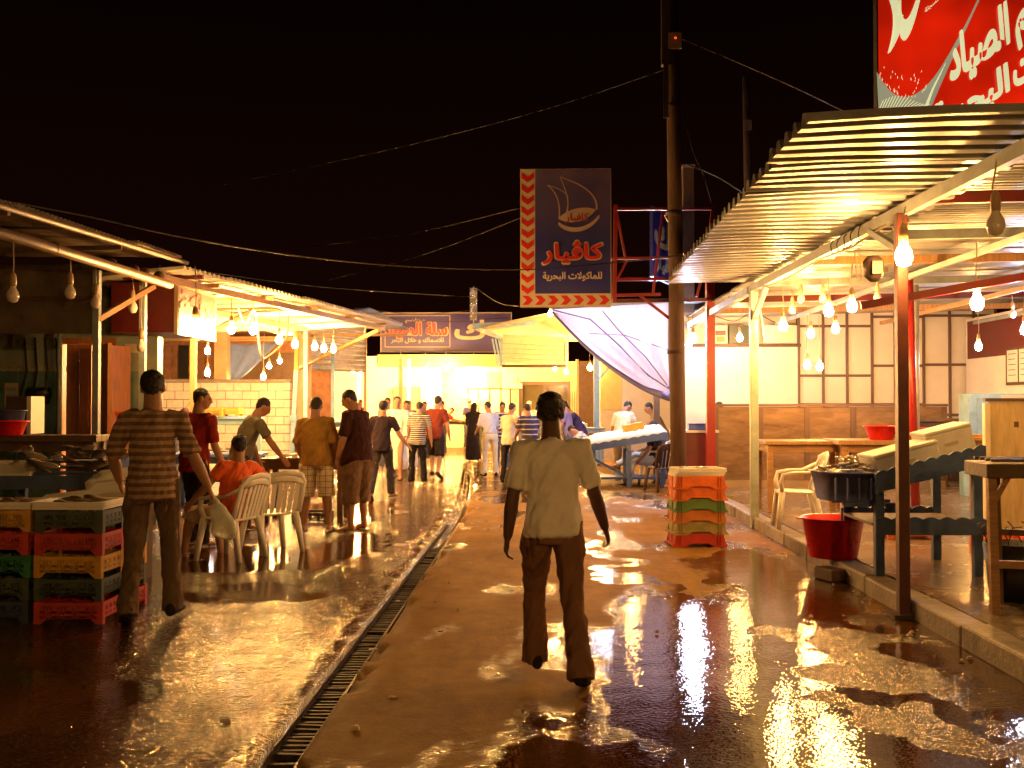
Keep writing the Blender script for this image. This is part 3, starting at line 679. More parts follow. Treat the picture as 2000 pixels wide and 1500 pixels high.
flat('emblem', ribbon(mainsail, 0.012, 0.03), pale, bdf, (0, 0.004, 0), AX, AY, NR)
flat('emblem', ribbon(bez(E(.44, .94), E(.50, .84), E(.56, .76), E(.50, .66)), 0.012, 0.022), pale, bdf, (0, 0.004, 0), AX, AY, NR)
flat('emblem', ribbon(bez(E(.30, .88), E(.42, .82), E(.44, .74), E(.43, .64)), 0.012, 0.022), pale, bdf, (0, 0.004, 0), AX, AY, NR)
flat('emblem', ribbon(bez(E(.30, .88), E(.42, .86), E(.50, .83), E(.53, .79)), 0.012, 0.012), pale, bdf, (0, 0.004, 0), AX, AY, NR)
flat('emblem', bez(E(.42, .635), E(.50, .71), E(.72, .735), E(.83, .70)) + bez(E(.83, .70), E(.76, .62), E(.56, .58), E(.42, .635))[1:-1], pale, bdf, (0, 0.004, 0), AX, AY, NR, 0.006)
flat('emblem', bez(E(.42, .615), E(.52, .56), E(.72, .54), E(.87, .665)) + bez(E(.87, .64), E(.72, .50), E(.50, .53), E(.42, .59)), pale, bdf, (0, 0.004, 0), AX, AY, NR, 0.005)
lettering('emblem_word', 'كافيار', MT['signdred'], bdf, .50 * W_, .75 * W_, .605 * H_, .675 * H_, (0, 0.004, 0), AX, AY, NR, 0.02, 0.012)
lettering('title_outline', 'كاڤيار', MT['signcream'], bdf, .245 * W_, .905 * W_, .305 * H_, .475 * H_, (0, 0.004, 0), AX, AY, NR, 0.055, 0.004)
lettering('title', 'كاڤيار', MT['signred'], bdf, .255 * W_, .895 * W_, .312 * H_, .468 * H_, (0, 0.004, 0), AX, AY, NR, 0.035, 0.014)
lettering('subtitle', 'للماكولات البحرية', MT['signcream'], bdf, .25 * W_, .895 * W_, .185 * H_, .25 * H_, (0, 0.004, 0), AX, AY, NR, 0.03, 0.006)
# red lattice arm that carries it
fr = thing('sign_frame', 'red welded steel lattice arm holding the tall billboard', 'sign frame', (0, Yq + 0.35, 0))
Yf = Yq + 0.35
def fp(px, py): return Vector((PX(px, Yf), 0, PZ(py, Yf)))
for a, b, w in ((fp(1203, 408), fp(1392, 408), .045), (fp(1392, 404), fp(1384, 470), .045), (fp(1190, 505), fp(1345, 503), .04), (fp(1197, 546), fp(1310, 545), .05), (fp(1195, 577), fp(1290, 575), .045),
                (fp(1203, 400), fp(1200, 590), .06), (fp(1295, 412), fp(1275, 575), .04), (fp(1205, 415), fp(1222, 505), .035), (fp(1225, 508), fp(1198, 560), .035), (fp(1296, 412), fp(1338, 500), .035), (fp(1250, 578), fp(1310, 625), .045), (fp(1370, 545), fp(1360, 580), .04)):
    MB().bar(a, b, w).build('strut', MT['red'], fr)
MB().bar(fp(1196, 588), (PX(1386, Yr), 0.5, PZ(588, Yr)), 0.06).build('strut', MT['darkred'], fr)

# second sign edge-on behind the pole
s2 = thing('side_sign', 'angled navy shop sign with cream letters half hidden by the pole', 'sign', (PX(1272, 18.5), 18.5, 0), 0.0)
a2 = Vector((PX(1272, 18.5), 18.5, 0)); b2 = Vector((PX(1325, 20.5), 20.5, 0)); d2 = (b2 - a2); L2 = d2.length; d2.normalize()
n2v = Vector((d2.y, -d2.x, 0))
zb0, zb1 = PZ(540, 18.5), PZ(402, 18.5)
mb = MB(); R2 = Matrix((d2, Vector((-d2.y, d2.x, 0)), Vector((0, 0, 1)))).transposed()
mb.box(d2 * (L2 / 2) + Vector((0, 0, (zb0 + zb1) / 2)), (L2, 0.06, zb1 - zb0), M=R2); mb.build('case', MT['navy'], s2)
lettering('letter', 'ك', MT['signcream'], s2, 0.15, 1.2, zb0 + 0.62, zb0 + 1.1, n2v * 0.031, d2, (0, 0, 1), n2v, 0.05, 0.004)
lettering('letter', 'كافيار', MT['signcream'], s2, 0.2, 1.6, zb0 + 0.12, zb0 + 0.42, n2v * 0.031, d2, (0, 0, 1), n2v, 0.04, 0.004)

# ------------------------------------------------------------------ backlit red drinks sign above the canopy
Yc = 6.9
cx0, cz0 = PX(1714, Yc), 3.36
cs = thing('backlit_sign', 'backlit red drinks sign with white script above the canopy', 'sign', (cx0, Yc, cz0))
MB().bx(0.0, 2.9, 0.03, 0.10, 0, 1.9).build('case', MT['black'], cs)
def backlit(name, col, s, vary=0.0):
    m, nt, N, L, b = _nodes(name)
    b.inputs['Roughness'].default_value = 0.25
    t = N.new('ShaderNodeTexCoord'); n = N.new('ShaderNodeTexNoise'); n.inputs['Scale'].default_value = 1.6; L.new(t.outputs['Object'], n.inputs['Vector'])
    r = N.new('ShaderNodeMapRange'); r.inputs[1].default_value = 0.32; r.inputs[2].default_value = 0.68; r.inputs[3].default_value = s * (1 - vary); r.inputs[4].default_value = s
    L.new(n.outputs['Fac'], r.inputs[0]); L.new(r.outputs[0], b.inputs['Emission Strength'])
    b.inputs['Base Color'].default_value = (*[c * 0.5 for c in col], 1); b.inputs['Emission Color'].default_value = (*col, 1); return m
redlit = backlit('backlit_red', (0.80, 0.016, 0.002), 1.0, 0.62); whitelit = backlit('backlit_white', (0.80, 0.78, 0.42), 1.0, 0.2); greylit = backlit('backlit_grey', (0.34, 0.32, 0.20), 1.0, 0.35)
csf = MB().bx(0.01, 2.89, 0.018, 0.028, 0.01, 1.89).build('face', redlit, cs)
def px2(x, y): return ((x - 1714) * Yc / 2000.0, PZ(y, Yc) - cz0)
O_ = (0, 0.018, 0)
flat('wave', [px2(1715, 216)] + bez(px2(1712, 140), px2(1745, 210), px2(1790, 215), px2(1850, 110)) + bez(px2(1850, 110), px2(1890, 40), px2(1900, 20), px2(1925, -40)) + bez(px2(1930, -40), px2(1900, 30), px2(1850, 130), px2(1815, 216)), greylit, csf, O_, AX, AY, NR)
flat('wave_edge', ribbon([px2(1805, 214), px2(1820, 175), px2(1845, 125)], 0.022, 0.004), whitelit, csf, O_, AX, AY, NR, 0.008)
flat('script', ribbon(bez(px2(1735, -30), px2(1760, 20), px2(1750, 60), px2(1734, 105)), 0.075, 0.006), whitelit, csf, O_, AX, AY, NR, 0.006)
flat('script', [px2(1757, -40), px2(1760, 5)] + bez(px2(1760, 20), px2(1764, 50), px2(1775, 52), px2(1797, -30)) + bez(px2(1805, -40), px2(1786, 60), px2(1764, 112), px2(1755, 60)), whitelit, csf, O_, AX, AY, NR, 0.009)
flat('script', ribbon(bez(px2(1755, 30), px2(1754, 60), px2(1748, 80), px2(1736, 104)), 0.06, 0.008), whitelit, csf, O_, AX, AY, NR, 0.012)
for i in range(46):
    t = random.random(); xx = 1714 + t * 95; yy = 150 + 45 * sin(t * 2.6) - random.random() ** 2 * 42
    p_ = px2(xx, yy); flat('bubble_mark', [(p_[0], p_[1]), (p_[0] + .004, p_[1]), (p_[0] + .004, p_[1] + random.uniform(.008, .022)), (p_[0], p_[1] + .012)], whitelit, csf, O_, AX, AY, NR, 0.007)
for i in range(16):
    t = i / 15; a_ = px2(1716 + t * 75, 214); flat('wave_line', ribbon([a_, (a_[0] + 0.03 + 0.05 * t, a_[1] + 0.06 + 0.03 * sin(t * 5))], 0.005), redlit if False else whitelit, csf, O_, AX, AY, NR, 0.0065)
def slanted(txt, x0, y0, x1, y1, h, bold=0.03):
    a_, b_ = px2(x0, y0), px2(x1, y1)
    lettering('word', txt, whitelit, csf, a_[0], b_[0], a_[1], a_[1] + h, O_, AX, AY, NR, bold, 0.010, rise=(b_[1] - a_[1]) / (b_[0] - a_[0]), slant=-0.06)
slanted('الصياد', 1856, 178, 1968, 104, 0.33, 0.05)
slanted('مطعم', 1984, 100, 2090, 20, 0.33, 0.05)
slanted('البحرية', 1822, 282, 1966, 196, 0.24, 0.045)
slanted('للماكولات', 1978, 190, 2140, 90, 0.26, 0.045)
slanted('مسجلة', 1806, 28, 1832, 4, 0.035, 0.02)

# ------------------------------------------------------------------ purple restaurant sign at the street's end
Ye = 37.0
MT['fcream'] = mat('dimmed_cream', (0.15, 0.12, 0.09), 0.6, var=0.2); MT['fred'] = mat('dimmed_red', (0.22, 0.010, 0.008), 0.6, var=0.2)  # sign colours darkened so the end sign looks dimly lit
fs0 = thing('end_sign', 'long purple restaurant sign with red lettering at the end of the street', 'sign', (PX(741, Ye), Ye, PZ(688, Ye)))
Wf = PX(1000, Ye) - PX(741, Ye); Hf = PZ(609, Ye) - PZ(688, Ye)
fsf = MB().bx(0, Wf, 0.02, 0.2, 0, Hf).build('case', MT['purple'], fs0)
def ex(px): return (px - 741) * Ye / 2000
def ez(py): return PZ(py, Ye) - PZ(688, Ye)
def frame_lines(par, x0, x1, z0, z1, w, m, lift=0.006, y=0.02):
    for p in ([(x0, z0), (x1, z0), (x1, z0 + w), (x0, z0 + w)], [(x0, z1 - w), (x1, z1 - w), (x1, z1), (x0, z1)], [(x0, z0 + w), (x0 + w, z0 + w), (x0 + w, z1 - w), (x0, z1 - w)], [(x1 - w, z0 + w), (x1, z0 + w), (x1, z1 - w), (x1 - w, z1 - w)]):
        flat('border', p, m, par, (0, y, 0), AX, AY, NR, lift)
frame_lines(fsf, 0.01, Wf - 0.01, 0.01, Hf - 0.01, 0.035, MT['fcream'])
frame_lines(fsf, ex(750), ex(879), ez(678), ez(615), 0.03, MT['fcream'], 0.012)
lettering('title_outline', 'سلة الصياد', MT['fcream'], fsf, ex(752), ex(874), ez(660), ez(629), (0, 0.02, 0), AX, AY, NR, 0.07, 0.006)
lettering('title', 'سلة الصياد', MT['fred'], fsf, ex(754), ex(872), ez(659), ez(630), (0, 0.02, 0), AX, AY, NR, 0.045, 0.018)
lettering('heading', 'مطعم', MT['fcream'], fsf, ex(791), ex(829), ez(630), ez(621), (0, 0.02, 0), AX, AY, NR, 0.03, 0.02)
lettering('subtitle', 'للاسماك و خلال البحر', MT['fcream'], fsf, ex(763), ex(866), ez(670), ez(659), (0, 0.02, 0), AX, AY, NR, 0.03, 0.03)
lettering('letter', 'ك', MT['fcream'], fsf, ex(889), ex(945), ez(662), ez(624), (0, 0.02, 0), AX, AY, NR, 0.025, 0.012)
# ------------------------------------------------------------------ near stall on the left: dark corrugated roof
lr = thing('stall_roof', 'dark rusty corrugated awning over the near fish stall', 'awning', (0, 0, 0))
dirL = Vector((0.0995, 0.995, 0)).normalized(); rotL = atan2(-dirL.x, dirL.y)
small = corr_mesh('awning_sheet', 3.9, 1.14, 0.076, 0.03, False, warp=0.012)
for i in range(8):
    y = 3.6 + i * 1.12; x = -5.27 + (y - 3.6) * 0.0995
    # ridges run away from the street; sheet starts at the eave
    o = sheet_obj('awning_sheet', small, MT['rustsheet'], lr, (x + 0.06, y + 1.14, 3.40 + 0.01 * (i % 2) + random.uniform(-0.012, 0.012)), (0, -0.03, pi + rotL), 0.004)
def lp(y, off=0.0, z=3.0): return Vector((-5.27 + (y - 3.6) * 0.0995 + off, y, z))
MB().tube([lp(3.5, -.12, 3.16), lp(9.5, -.12, 3.14), lp(12.35, -.10, 3.06)], 0.055, 12).build('pipe_beam', mat('bamboo_pipe', (0.16, 0.095, 0.04), 0.45, var=0.2, scale=4, dirt=0.4), lr)
for y in (8.6, 9.9, 11.0, 11.5, 11.75, 12.1): MB().tube([lp(y, -.12, 3.135), lp(y + .02, -.12, 3.135)], 0.062, 12).build('pipe_band', MT['darkwood'], lr)
MB().tube([lp(3.5, -.02, 3.34), lp(12.6, 0.0, 3.36)], 0.03, 8).build('eave_pole', MT['darkwood'], lr)
for y in (5, 7, 9, 11): MB().bar(lp(y, 0, 3.31), lp(y, -3.6, 3.22), 0.05).build('rafter', MT['darkwood'], lr)
for y, off in ((11.3, -0.43), (12.2, -0.35)):
    p = lp(y, off, 0); MB().box((p.x, p.y, 1.55), (0.07, 0.07, 3.1)).build('post', MT['steel'], lr)
MB().bar(lp(11.3, -.42, 2.55), lp(12.15, -.2, 3.02), 0.06, 0.06).build('brace', MT['wood'], lr)
# stained hanging board
hb = thing('hanging_board', 'large stained board hanging below the near awning', 'board', (-6.0, 11.4, 2.82))
MB().bx(-1.3, 1.0, 0, 0.03, -0.42, 0.36).build('sheet', mat('stained_board', (0.13, 0.10, 0.06), 0.8, var=0.4, scale=4, dirt=0.8, bump=0.3), hb)
MB().bx(-1.3, 1.0, -0.04, 0, -0.05, 0.0).build('rail', MT['darkwood'], hb)
# tiled shop front behind
tw = thing('tiled_wall', 'teal and pale tiled shop wall behind the near fish stall', 'wall', (0, 13.7, 0))
MB().bx(-12, PX(105, 13.7), 0, 0.2, 0, 2.05).build('lower_tiles', MT['teal'], tw)
MB().bx(-12, PX(105, 13.7), 0.01, 0.2, 2.13, 3.4).build('upper_tiles', MT['paletile'], tw)
MB().bx(-12, PX(105, 13.7), -0.01, 0.19, 2.05, 2.13).build('tile_border', mat('tile_border', (0.40, 0.36, 0.26), 0.35, var=0.5, scale=25), tw)
MB().bx(PX(218, 13.7), PX(300, 13.7), 0, 0.2, 0, 2.05).build('lower_tiles', MT['teal'], tw)
MB().bx(PX(218, 13.7), PX(300, 13.7), 0.01, 0.2, 2.05, 3.4).build('upper_tiles', MT['paletile'], tw)
MB().bx(PX(105, 13.7), PX(218, 13.7), 0.01, 0.2, 2.46, 3.4).build('lintel', MT['paletile'], tw)
for a in (105, 212): MB().bx(PX(a, 13.7), PX(a + 6, 13.7), -0.04, 0.1, 0, 2.5).build('door_jamb', MT['olddoor'], tw)
MB().bx(PX(111, 13.7), PX(212, 13.7), -0.04, 0.1, 2.42, 2.5).build('door_head', MT['olddoor'], tw)
for q in range(12):  # tile joints
    MB().bx(-9.5 + q * 0.27, -9.49 + q * 0.27, -0.003, 0.01, 0, 2.05).build('tile_joint', MT['concrete'], tw)
for a, b, ry in ((112, 137, 0), (137.5, 161, 0), ):
    dr = MB().bx(PX(a, 13.6), PX(b, 13.6), 0.02, 0.07, 0.02, 2.41).build('door_leaf', MT['olddoor'], tw)
    MB().bx(PX(a + 4, 13.6), PX(b - 4, 13.6), 0.0, 0.019, 0.4, 1.1).build('door_panel', MT['olddoor'], dr)
    MB().bx(PX(a + 4, 13.6), PX(b - 4, 13.6), 0.0, 0.019, 1.3, 2.2).build('door_panel', MT['olddoor'], dr)
dl = MB().box((PX(188, 13.0), -0.55, 1.2), (0.05, 0.62, 2.36), rz=0.55).build('door_leaf', MT['olddoor'], tw)
dl2 = MB().box((PX(207, 13.3), -0.25, 1.2), (0.05, 0.45, 2.36), rz=-0.5).build('door_leaf', MT['olddoor'], tw)
MB().bx(PX(218, 13.7) + 0.12, PX(265, 13.7), -0.012, -0.001, 2.3, 2.42).build('vent_screen', MT['signcream'], tw)
# small shelf with an orange dish, hoses and pump beside the door
sh = thing('wall_shelf', 'small pale shelf on the tiled wall beside the orange door', 'shelf', (PX(232, 13.6), 13.6, 1.42))
MB().bx(-0.12, 0.2, -0.14, 0.09, 0, 0.02).build('board', MT['signcream'], sh); MB().bx(-0.1, 0.1, -0.1, 0.09, -0.16, -0.14).build('board', MT['signcream'], sh); MB().bx(-0.02, 0.0, -0.08, 0.09, -0.14, 0.0).build('bracket', MT['steel'], sh)
od = thing('dish', 'orange plastic dish on the small wall shelf', 'dish', (PX(230, 13.5), 13.52, 1.44))
MB().lathe([(0.0, 0), (0.09, 0), (0.12, 0.07), (0.115, 0.07), (0.085, 0.01), (0, 0.01)], n=18).build('bowl', MT['c_orange'], od)
hs = thing('water_pump', 'dark pump with hanging hoses on the tiled wall', 'pump', (PX(60, 13.5), 13.55, 1.75))
MB().tube([(-0.14, 0, 0), (0.14, 0, 0)], 0.08, 12).build('motor', MT['black'], hs); MB().bx(-0.1, 0.1, -0.06, 0.1, -0.14, -0.06).build('foot', MT['darksteel'], hs)
for q in range(4):
    x = -0.2 + q * 0.14
    MB().tube([(x, 0, 0.75), (x + 0.05, -0.03, 0.3), (x - 0.06 + 0.04 * q, -0.05, -0.2), (x + 0.02, -0.02, -0.75)], 0.014, 6).build('hose', MT['rubber'], hs)
MB().tube([(0.28, 0, 1.0), (0.28, 0, -0.9)], 0.035, 8).build('pipe', MT['steel'], hs)

# ------------------------------------------------------------------ red sign box
rb = thing('red_sign_box', 'dark red sign box with lettered street face under the awnings', 'sign', (0, 0, 0))
rx0, rx1, ry0, ry1 = -5.52, -4.64, 13.05, 14.3
MB().bx(rx0, rx1 - 0.05, ry0, ry1, 2.53, 3.18).build('case', MT['darkred'], rb, 0.01)
MB().bx(rx1 - 0.05, rx1, ry0 - 0.01, ry1 + 0.3, 2.50, 3.16).build('face_case', mat('sign_edge', (0.32, 0.22, 0.12), 0.5), rb)
of_ = (rx1 + 0.001, ry0, 2.52); ay_ = Vector((0, 1, 0))
flat('face_print', [(0.02, 0.03), (1.5, 0.03), (1.5, 0.60), (0.02, 0.60)], mat('sign_dull_red', (0.20, 0.022, 0.014), 0.5, var=0.15), rb, of_, (0, 1, 0), (0, 0, 1), (1, 0, 0))
lettering('word_outline', 'براكة', bpy.data.materials['sign_edge'], rb, 0.05, 1.45, 0.2, 0.56, of_, (0, 1, 0), (0, 0, 1), (1, 0, 0), 0.05, 0.008)
lettering('word', 'براكة', bpy.data.materials['sign_dull_red'], rb, 0.05, 1.45, 0.2, 0.56, of_, (0, 1, 0), (0, 0, 1), (1, 0, 0), 0.02, 0.014)
lettering('small_word', 'للماكولات البحرية', MT['signcream'], rb, 0.2, 1.4, 0.08, 0.16, of_, (0, 1, 0), (0, 0, 1), (1, 0, 0), 0.02, 0.008)
for yy in (ry0 + 0.1, ry1 - 0.1): MB().bar((rx1 - 0.3, yy, 3.15), (rx1 - 0.3, yy, 3.42), 0.04).build('hanger', MT['darksteel'], rb)
MB().bx(rx0 + 0.2, rx1 + 0.35, ry0 - 0.12, ry0 - 0.06, 3.2, 3.26).build('arm', MT['darkred'], rb)

# ------------------------------------------------------------------ second, brightly lit awning along the left
l2 = thing('lit_awning', 'brightly lit corrugated awning over the crowded fish stalls', 'awning', (0, 0, 0))
big = corr_mesh('awning_sheet', 4.6, 1.2, 0.12, 0.05, False, warp=0.02)
def l2p(y, off=0.0, z=3.2): return Vector((-4.42 + (y - 12.4) * 0.2 + off, y, z))
rot2 = atan2(-0.196, 0.98)
for i in range(7):
    y = 12.4 + i * 1.16
    sheet_obj('awning_sheet', big, MT['palesheet'], l2, tuple(l2p(y + 1.2, 0.05, 3.24 - 0.008 * i + 0.01 * (i % 2))), (0, 0.02, pi + rot2 + random.uniform(-0.01, 0.01)), 0.005)
MB().bar(l2p(12.5, -0.25, 3.16), l2p(20.3, -0.25, 3.12), 0.07, 0.09).build('front_beam', MT['wood'], l2)
MB().bar(l2p(12.5, -1.8, 3.14), l2p(20.3, -1.8, 3.1), 0.07, 0.08).build('mid_beam', MT['wood'], l2)
for y in (13.6, 15.2, 16.8, 18.4, 20.0): MB().bar(l2p(y, -0.1, 3.19), l2p(y, -4.4, 3.22), 0.05, 0.06).build('rafter', MT['woodx'], l2)
for y in (15.0,):
    p = l2p(y, -0.28 if y > 16 else -1.2, 0); MB().box((p.x, p.y, 1.55), (0.08, 0.08, 3.1)).build('post', MT['ltblue'] if y > 16 else MT['tan'], l2)
MB().bar(l2p(15.0, -1.2, 2.55), l2p(16.2, -0.9, 3.1), 0.06).build('brace', MT['wood'], l2)
MB().bar((-5.62, 23.9, 2.45), l2p(20.2, -0.3, 3.08), 0.06).build('brace', MT['wood'], l2)
# ragged third awning beyond, tilted
l3 = thing('ragged_awning', 'torn tilting sheet awning beyond the lit stalls', 'awning', (0, 0, 0))
me3 = corr_mesh('awning_sheet', 3.0, 1.2, 0.12, 0.04, False, warp=0.03)
for i in range(4): sheet_obj('awning_sheet', me3, MT['galv'], l3, (-3.5 + 0.12 * i, 21.6 + i * 1.1, 3.32 + 0.03 * i), (0.02, 0.04 * (-1) ** i, pi - 0.2), 0.005)
for i in range(3): sheet_obj('awning_sheet', me3, MT['rustsheet'], l3, (-3.75, 24.5 + i * 1.1, 3.75), (0.0, 0.06, pi - 0.1), 0.005)
for y in (21.0, 24.5): MB().bar((-6.2, y, 3.25), (-3.2, y, 3.28), 0.06).build('rafter', MT['woodx'], l3)
for y in (22.5, 25.5): MB().box((-5.15, y, 1.6), (0.08, 0.08, 3.25)).build('post', MT['ltblue'], l3)

# white block wall
wb = thing('block_wall', 'low unplastered wall of white concrete blocks', 'wall', (0, 24.0, 0.12))
k = MB(); k.box((0, 0, 0), (0.378, 0.19, 0.181)); blk = k.mesh('block'); blk.materials.append(MT['block'])
x0w, x1w = -9.4, -5.86
MB().bx(x0w, x1w - 0.02, 0.035, 0.17, 0, 2.02).build('mortar', mat('dark_mortar', (0.27, 0.21, 0.14), 0.9, var=0.3, scale=9), wb)
for r in range(10):
    x = x0w + (0.2 if r % 2 else 0.0); first = True
    while x < x1w - 0.05:
        w = min(0.4, x1w - x)
        if r % 2 and first: pass
        put('block', blk, wb, (x + w / 2, 0.1 + random.uniform(-0.006, 0.006), 0.1 + r * 0.2 + random.uniform(-0.004, 0.004)), (0, random.uniform(-0.008, 0.008), random.uniform(-0.01, 0.01)), (w / 0.4, 1, 1)); x += 0.4; first = False
MB().bx(x0w, x1w, -0.02, 0.22, 2.02, 2.07).build('coping', MT['concrete'], wb)
# piers and dim back shop above the block wall
for (px, Y, w, nm) in ((425, 23.9, 0.30, 'wide tan pier rising from the block wall'), (588, 24.2, 0.30, 'tan rendered pier at the end of the block wall')):
    pr_ = thing('pier', nm, 'pier', (PX(px, Y), Y, 0)); z0 = 2.19 if px < 500 else 0.0
    MB().bx(-w / 2, w / 2, 0, 0.3, z0, 3.5).build('shaft', MT['tan'], pr_, 0.01)
    MB().bx(-w / 2 - 0.03, w / 2 + 0.03, -0.03, 0.33, 3.38, 3.48).build('cap', MT['tan'], pr_)
bp_ = thing('blue_post', 'pale blue steel post with a bolted collar at the block wall corner', 'post', (PX(571, 23.6), 23.6, 0))
MB().bar((-0.05, 0, 0), (0.06, 0, 2.4), 0.1).build('shaft', MT['ltblue'], bp_); MB().box((0.0, 0, 1.28), (0.16, 0.16, 0.14)).build('collar', MT['ltblue'], bp_)
MB().bar((0.06, 0, 2.4), (0.07, 0, 3.3), 0.09).build('upper_shaft', mat('yellow_paint', (0.55, 0.33, 0.06), 0.5, var=0.2, dirt=0.3), bp_)
bs_ = thing('brick_shop', 'dim brown brick shop front behind the block wall', 'shop', (0, 27.5, 0))
MB().bx(-16, -5.6, 0, 0.3, 0, 3.9).build('wall', MT['brickbrown'], bs_)
bk = MB(); bk.box((0, 0, 0), (0.42, 0.03, 0.17)); bkm = bk.mesh('brick'); bkm.materials.append(MT['brickbrown'])
for r in range(9):
    for q in range(11): put('brick', bkm, bs_, (-10.6 + q * 0.45 + (0.22 if r % 2 else 0), -0.012, 2.35 + r * 0.19), (0, 0, 0))
MB().bx(-12, -5.7, -0.3, 0.0, 3.3, 3.42).build('ledge', MT['tan'], bs_)
MB().bx(-8.2, -6.3, -0.06, -0.015, 2.0, 3.0).build('shutter', MT['darkwood'], bs_)
MB().bx(PX(330, 27), PX(350, 27), -0.05, -0.015, 2.3, 3.2).build('opening', MT['black'], bs_)  # solid black panel standing in for the dark inside of an opening
# blue cloth hanging in the opening
bc = thing('hanging_cloth', 'faded blue cloth hanging above the block wall', 'cloth', (PX(480, 24.6), 24.6, 0))
vs, fs = [], []
for i in range(9):
    for j in range(9):
        t, u = i / 8, j / 8; wdt = 0.75 * (1 - u) ** 0.8 + 0.06
        vs.append((-0.35 + (t - 0.5) * wdt * 2 + 0.35 * (1 - u), 0.06 * sin(t * 17 + u * 3), 3.15 - 0.98 * u - 0.10 * (1 - u) * sin(t * 3.1)))
for i in range(8):
    for j in range(8): fs.append((i * 9 + j, (i + 1) * 9 + j, (i + 1) * 9 + j + 1, i * 9 + j + 1))
m_ = MB(); m_.add(vs, fs, True); o = m_.build('drape', cloth((0.18, 0.25, 0.5)), bc); s_ = o.modifiers.new('s', 'SOLIDIFY'); s_.thickness = 0.006
MB().bar((-0.6, 0, 3.17), (0.9, 0, 3.2), 0.03).build('rail', MT['wood'], bc)

# corrugated side screen beyond the pier
sc_ = thing('sheet_screen', 'pale corrugated steel screen hanging beyond the tan pier', 'screen', (0, 0, 0))
sm_ = corr_mesh('screen_sheet', 2.0, 1.2, 0.12, 0.035, False)
a_ = Vector((PX(596, 25.2), 25.2, 0)); b_ = Vector((PX(712, 27.0), 27.0, 0)); dd = b_ - a_; ang = atan2(dd.y, dd.x)
o = sheet_obj('screen_sheet', sm_, MT['galv'], sc_, (a_.x, a_.y, 2.45), (radians(90), 0, ang)); o.scale = (dd.length / 2.0, 1.05, 1)
for p in (a_, b_): MB().box((p.x, p.y, 1.75), (0.07, 0.07, 3.5)).build('upright', MT['wood'], sc_)

# ------------------------------------------------------------------ end of the street
ew = thing('end_shop', 'white and yellow block shop front closing the street', 'shop', (0, 38.0, 0)); Yw = 38.0
def wx(px): return PX(px, Yw)
def wz(py): return PZ(py, Yw)
MB().bx(-20, wx(862), 0.0, 0.3, 0, 3.2).build('white_wall', MT['white'], ew)
MB().bx(wx(862), wx(1017), 0.06, 0.3, 0, 3.2).build('mortar', MT['cream'], ew); MB().bx(wx(1113), wx(1175), 0.06, 0.3, 0, 3.2).build('mortar', MT['cream'], ew)
MB().bx(wx(1017), wx(1113), 0.06, 0.3, wz(745), 3.2).build('mortar', MT['cream'], ew)
k = MB(); k.box((0, 0, 0), (0.392, 0.08, 0.192)); yb = k.mesh('block'); yb.materials.append(MT['yblock'])
def hole(x, z): return (wx(912) < x < wx(1019) and wz(838) < z < wz(757)) or (wx(1014) < x < wx(1136) and z < wz(741)) 
nblk = 0
for r in range(16):
    x = wx(862) + (0.2 if r % 2 else 0)
    while x < wx(1170):
        cxb, czb = x + 0.2, 0.1 + r * 0.2
        if not hole(cxb, czb): put('block', yb, ew, (cxb, 0.03 + random.uniform(-0.004, 0.004), czb), (0, 0, random.uniform(-0.006, 0.006)))
        x += 0.4
# window with bars, glazed door
wd = MB().bx(wx(914), wx(1016), 0.1, 0.13, wz(836), wz(759)).build('window', mat('window_glass', (0.10, 0.16, 0.20), 0.08, var=0.2, scale=1), ew)
for px in (914, 934, 956, 978, 996, 1015): MB().bx(wx(px) - 0.025, wx(px) + 0.025, 0.04, 0.1, wz(837), wz(758)).build('frame', MT['darksteel'], wd)
for py in (759, 836): MB().bx(wx(912), wx(1017), 0.03, 0.1, wz(py) - 0.03, wz(py) + 0.03).build('frame', MT['darksteel'], wd)
for q in range(6):
    MB().bx(wx(998 + q * 3) - 0.01, wx(998 + q * 3) + 0.01, 0.05, 0.07, wz(835), wz(760)).build('grille_bar', MT['darksteel'], wd)
    MB().bx(wx(1115 + q * 3.4) - 0.01, wx(1115 + q * 3.4) + 0.01, 0.0, 0.02, wz(835), wz(764)).build('grille_bar', MT['darksteel'], wd)
gd = MB().bx(wx(1020), wx(1110), 0.12, 0.15, 0.0, wz(752)).build('door', mat('door_glass', (0.07, 0.06, 0.03), 0.06, var=0.2, scale=1), ew)
for px in (1018, 1064, 1111): MB().bx(wx(px) - 0.05, wx(px) + 0.05, 0.04, 0.12, 0, wz(746)).build('frame', MT['darksteel'], gd)
MB().bx(wx(1016), wx(1113), 0.03, 0.12, wz(752), wz(745)).build('frame', MT['darksteel'], gd)
MB().bx(wx(950), wx(978), -0.05, -0.02, wz(758), wz(728)).build('notice_board', mat('notice', (0.50, 0.22, 0.14), 0.6, var=0.6, scale=12), ew)
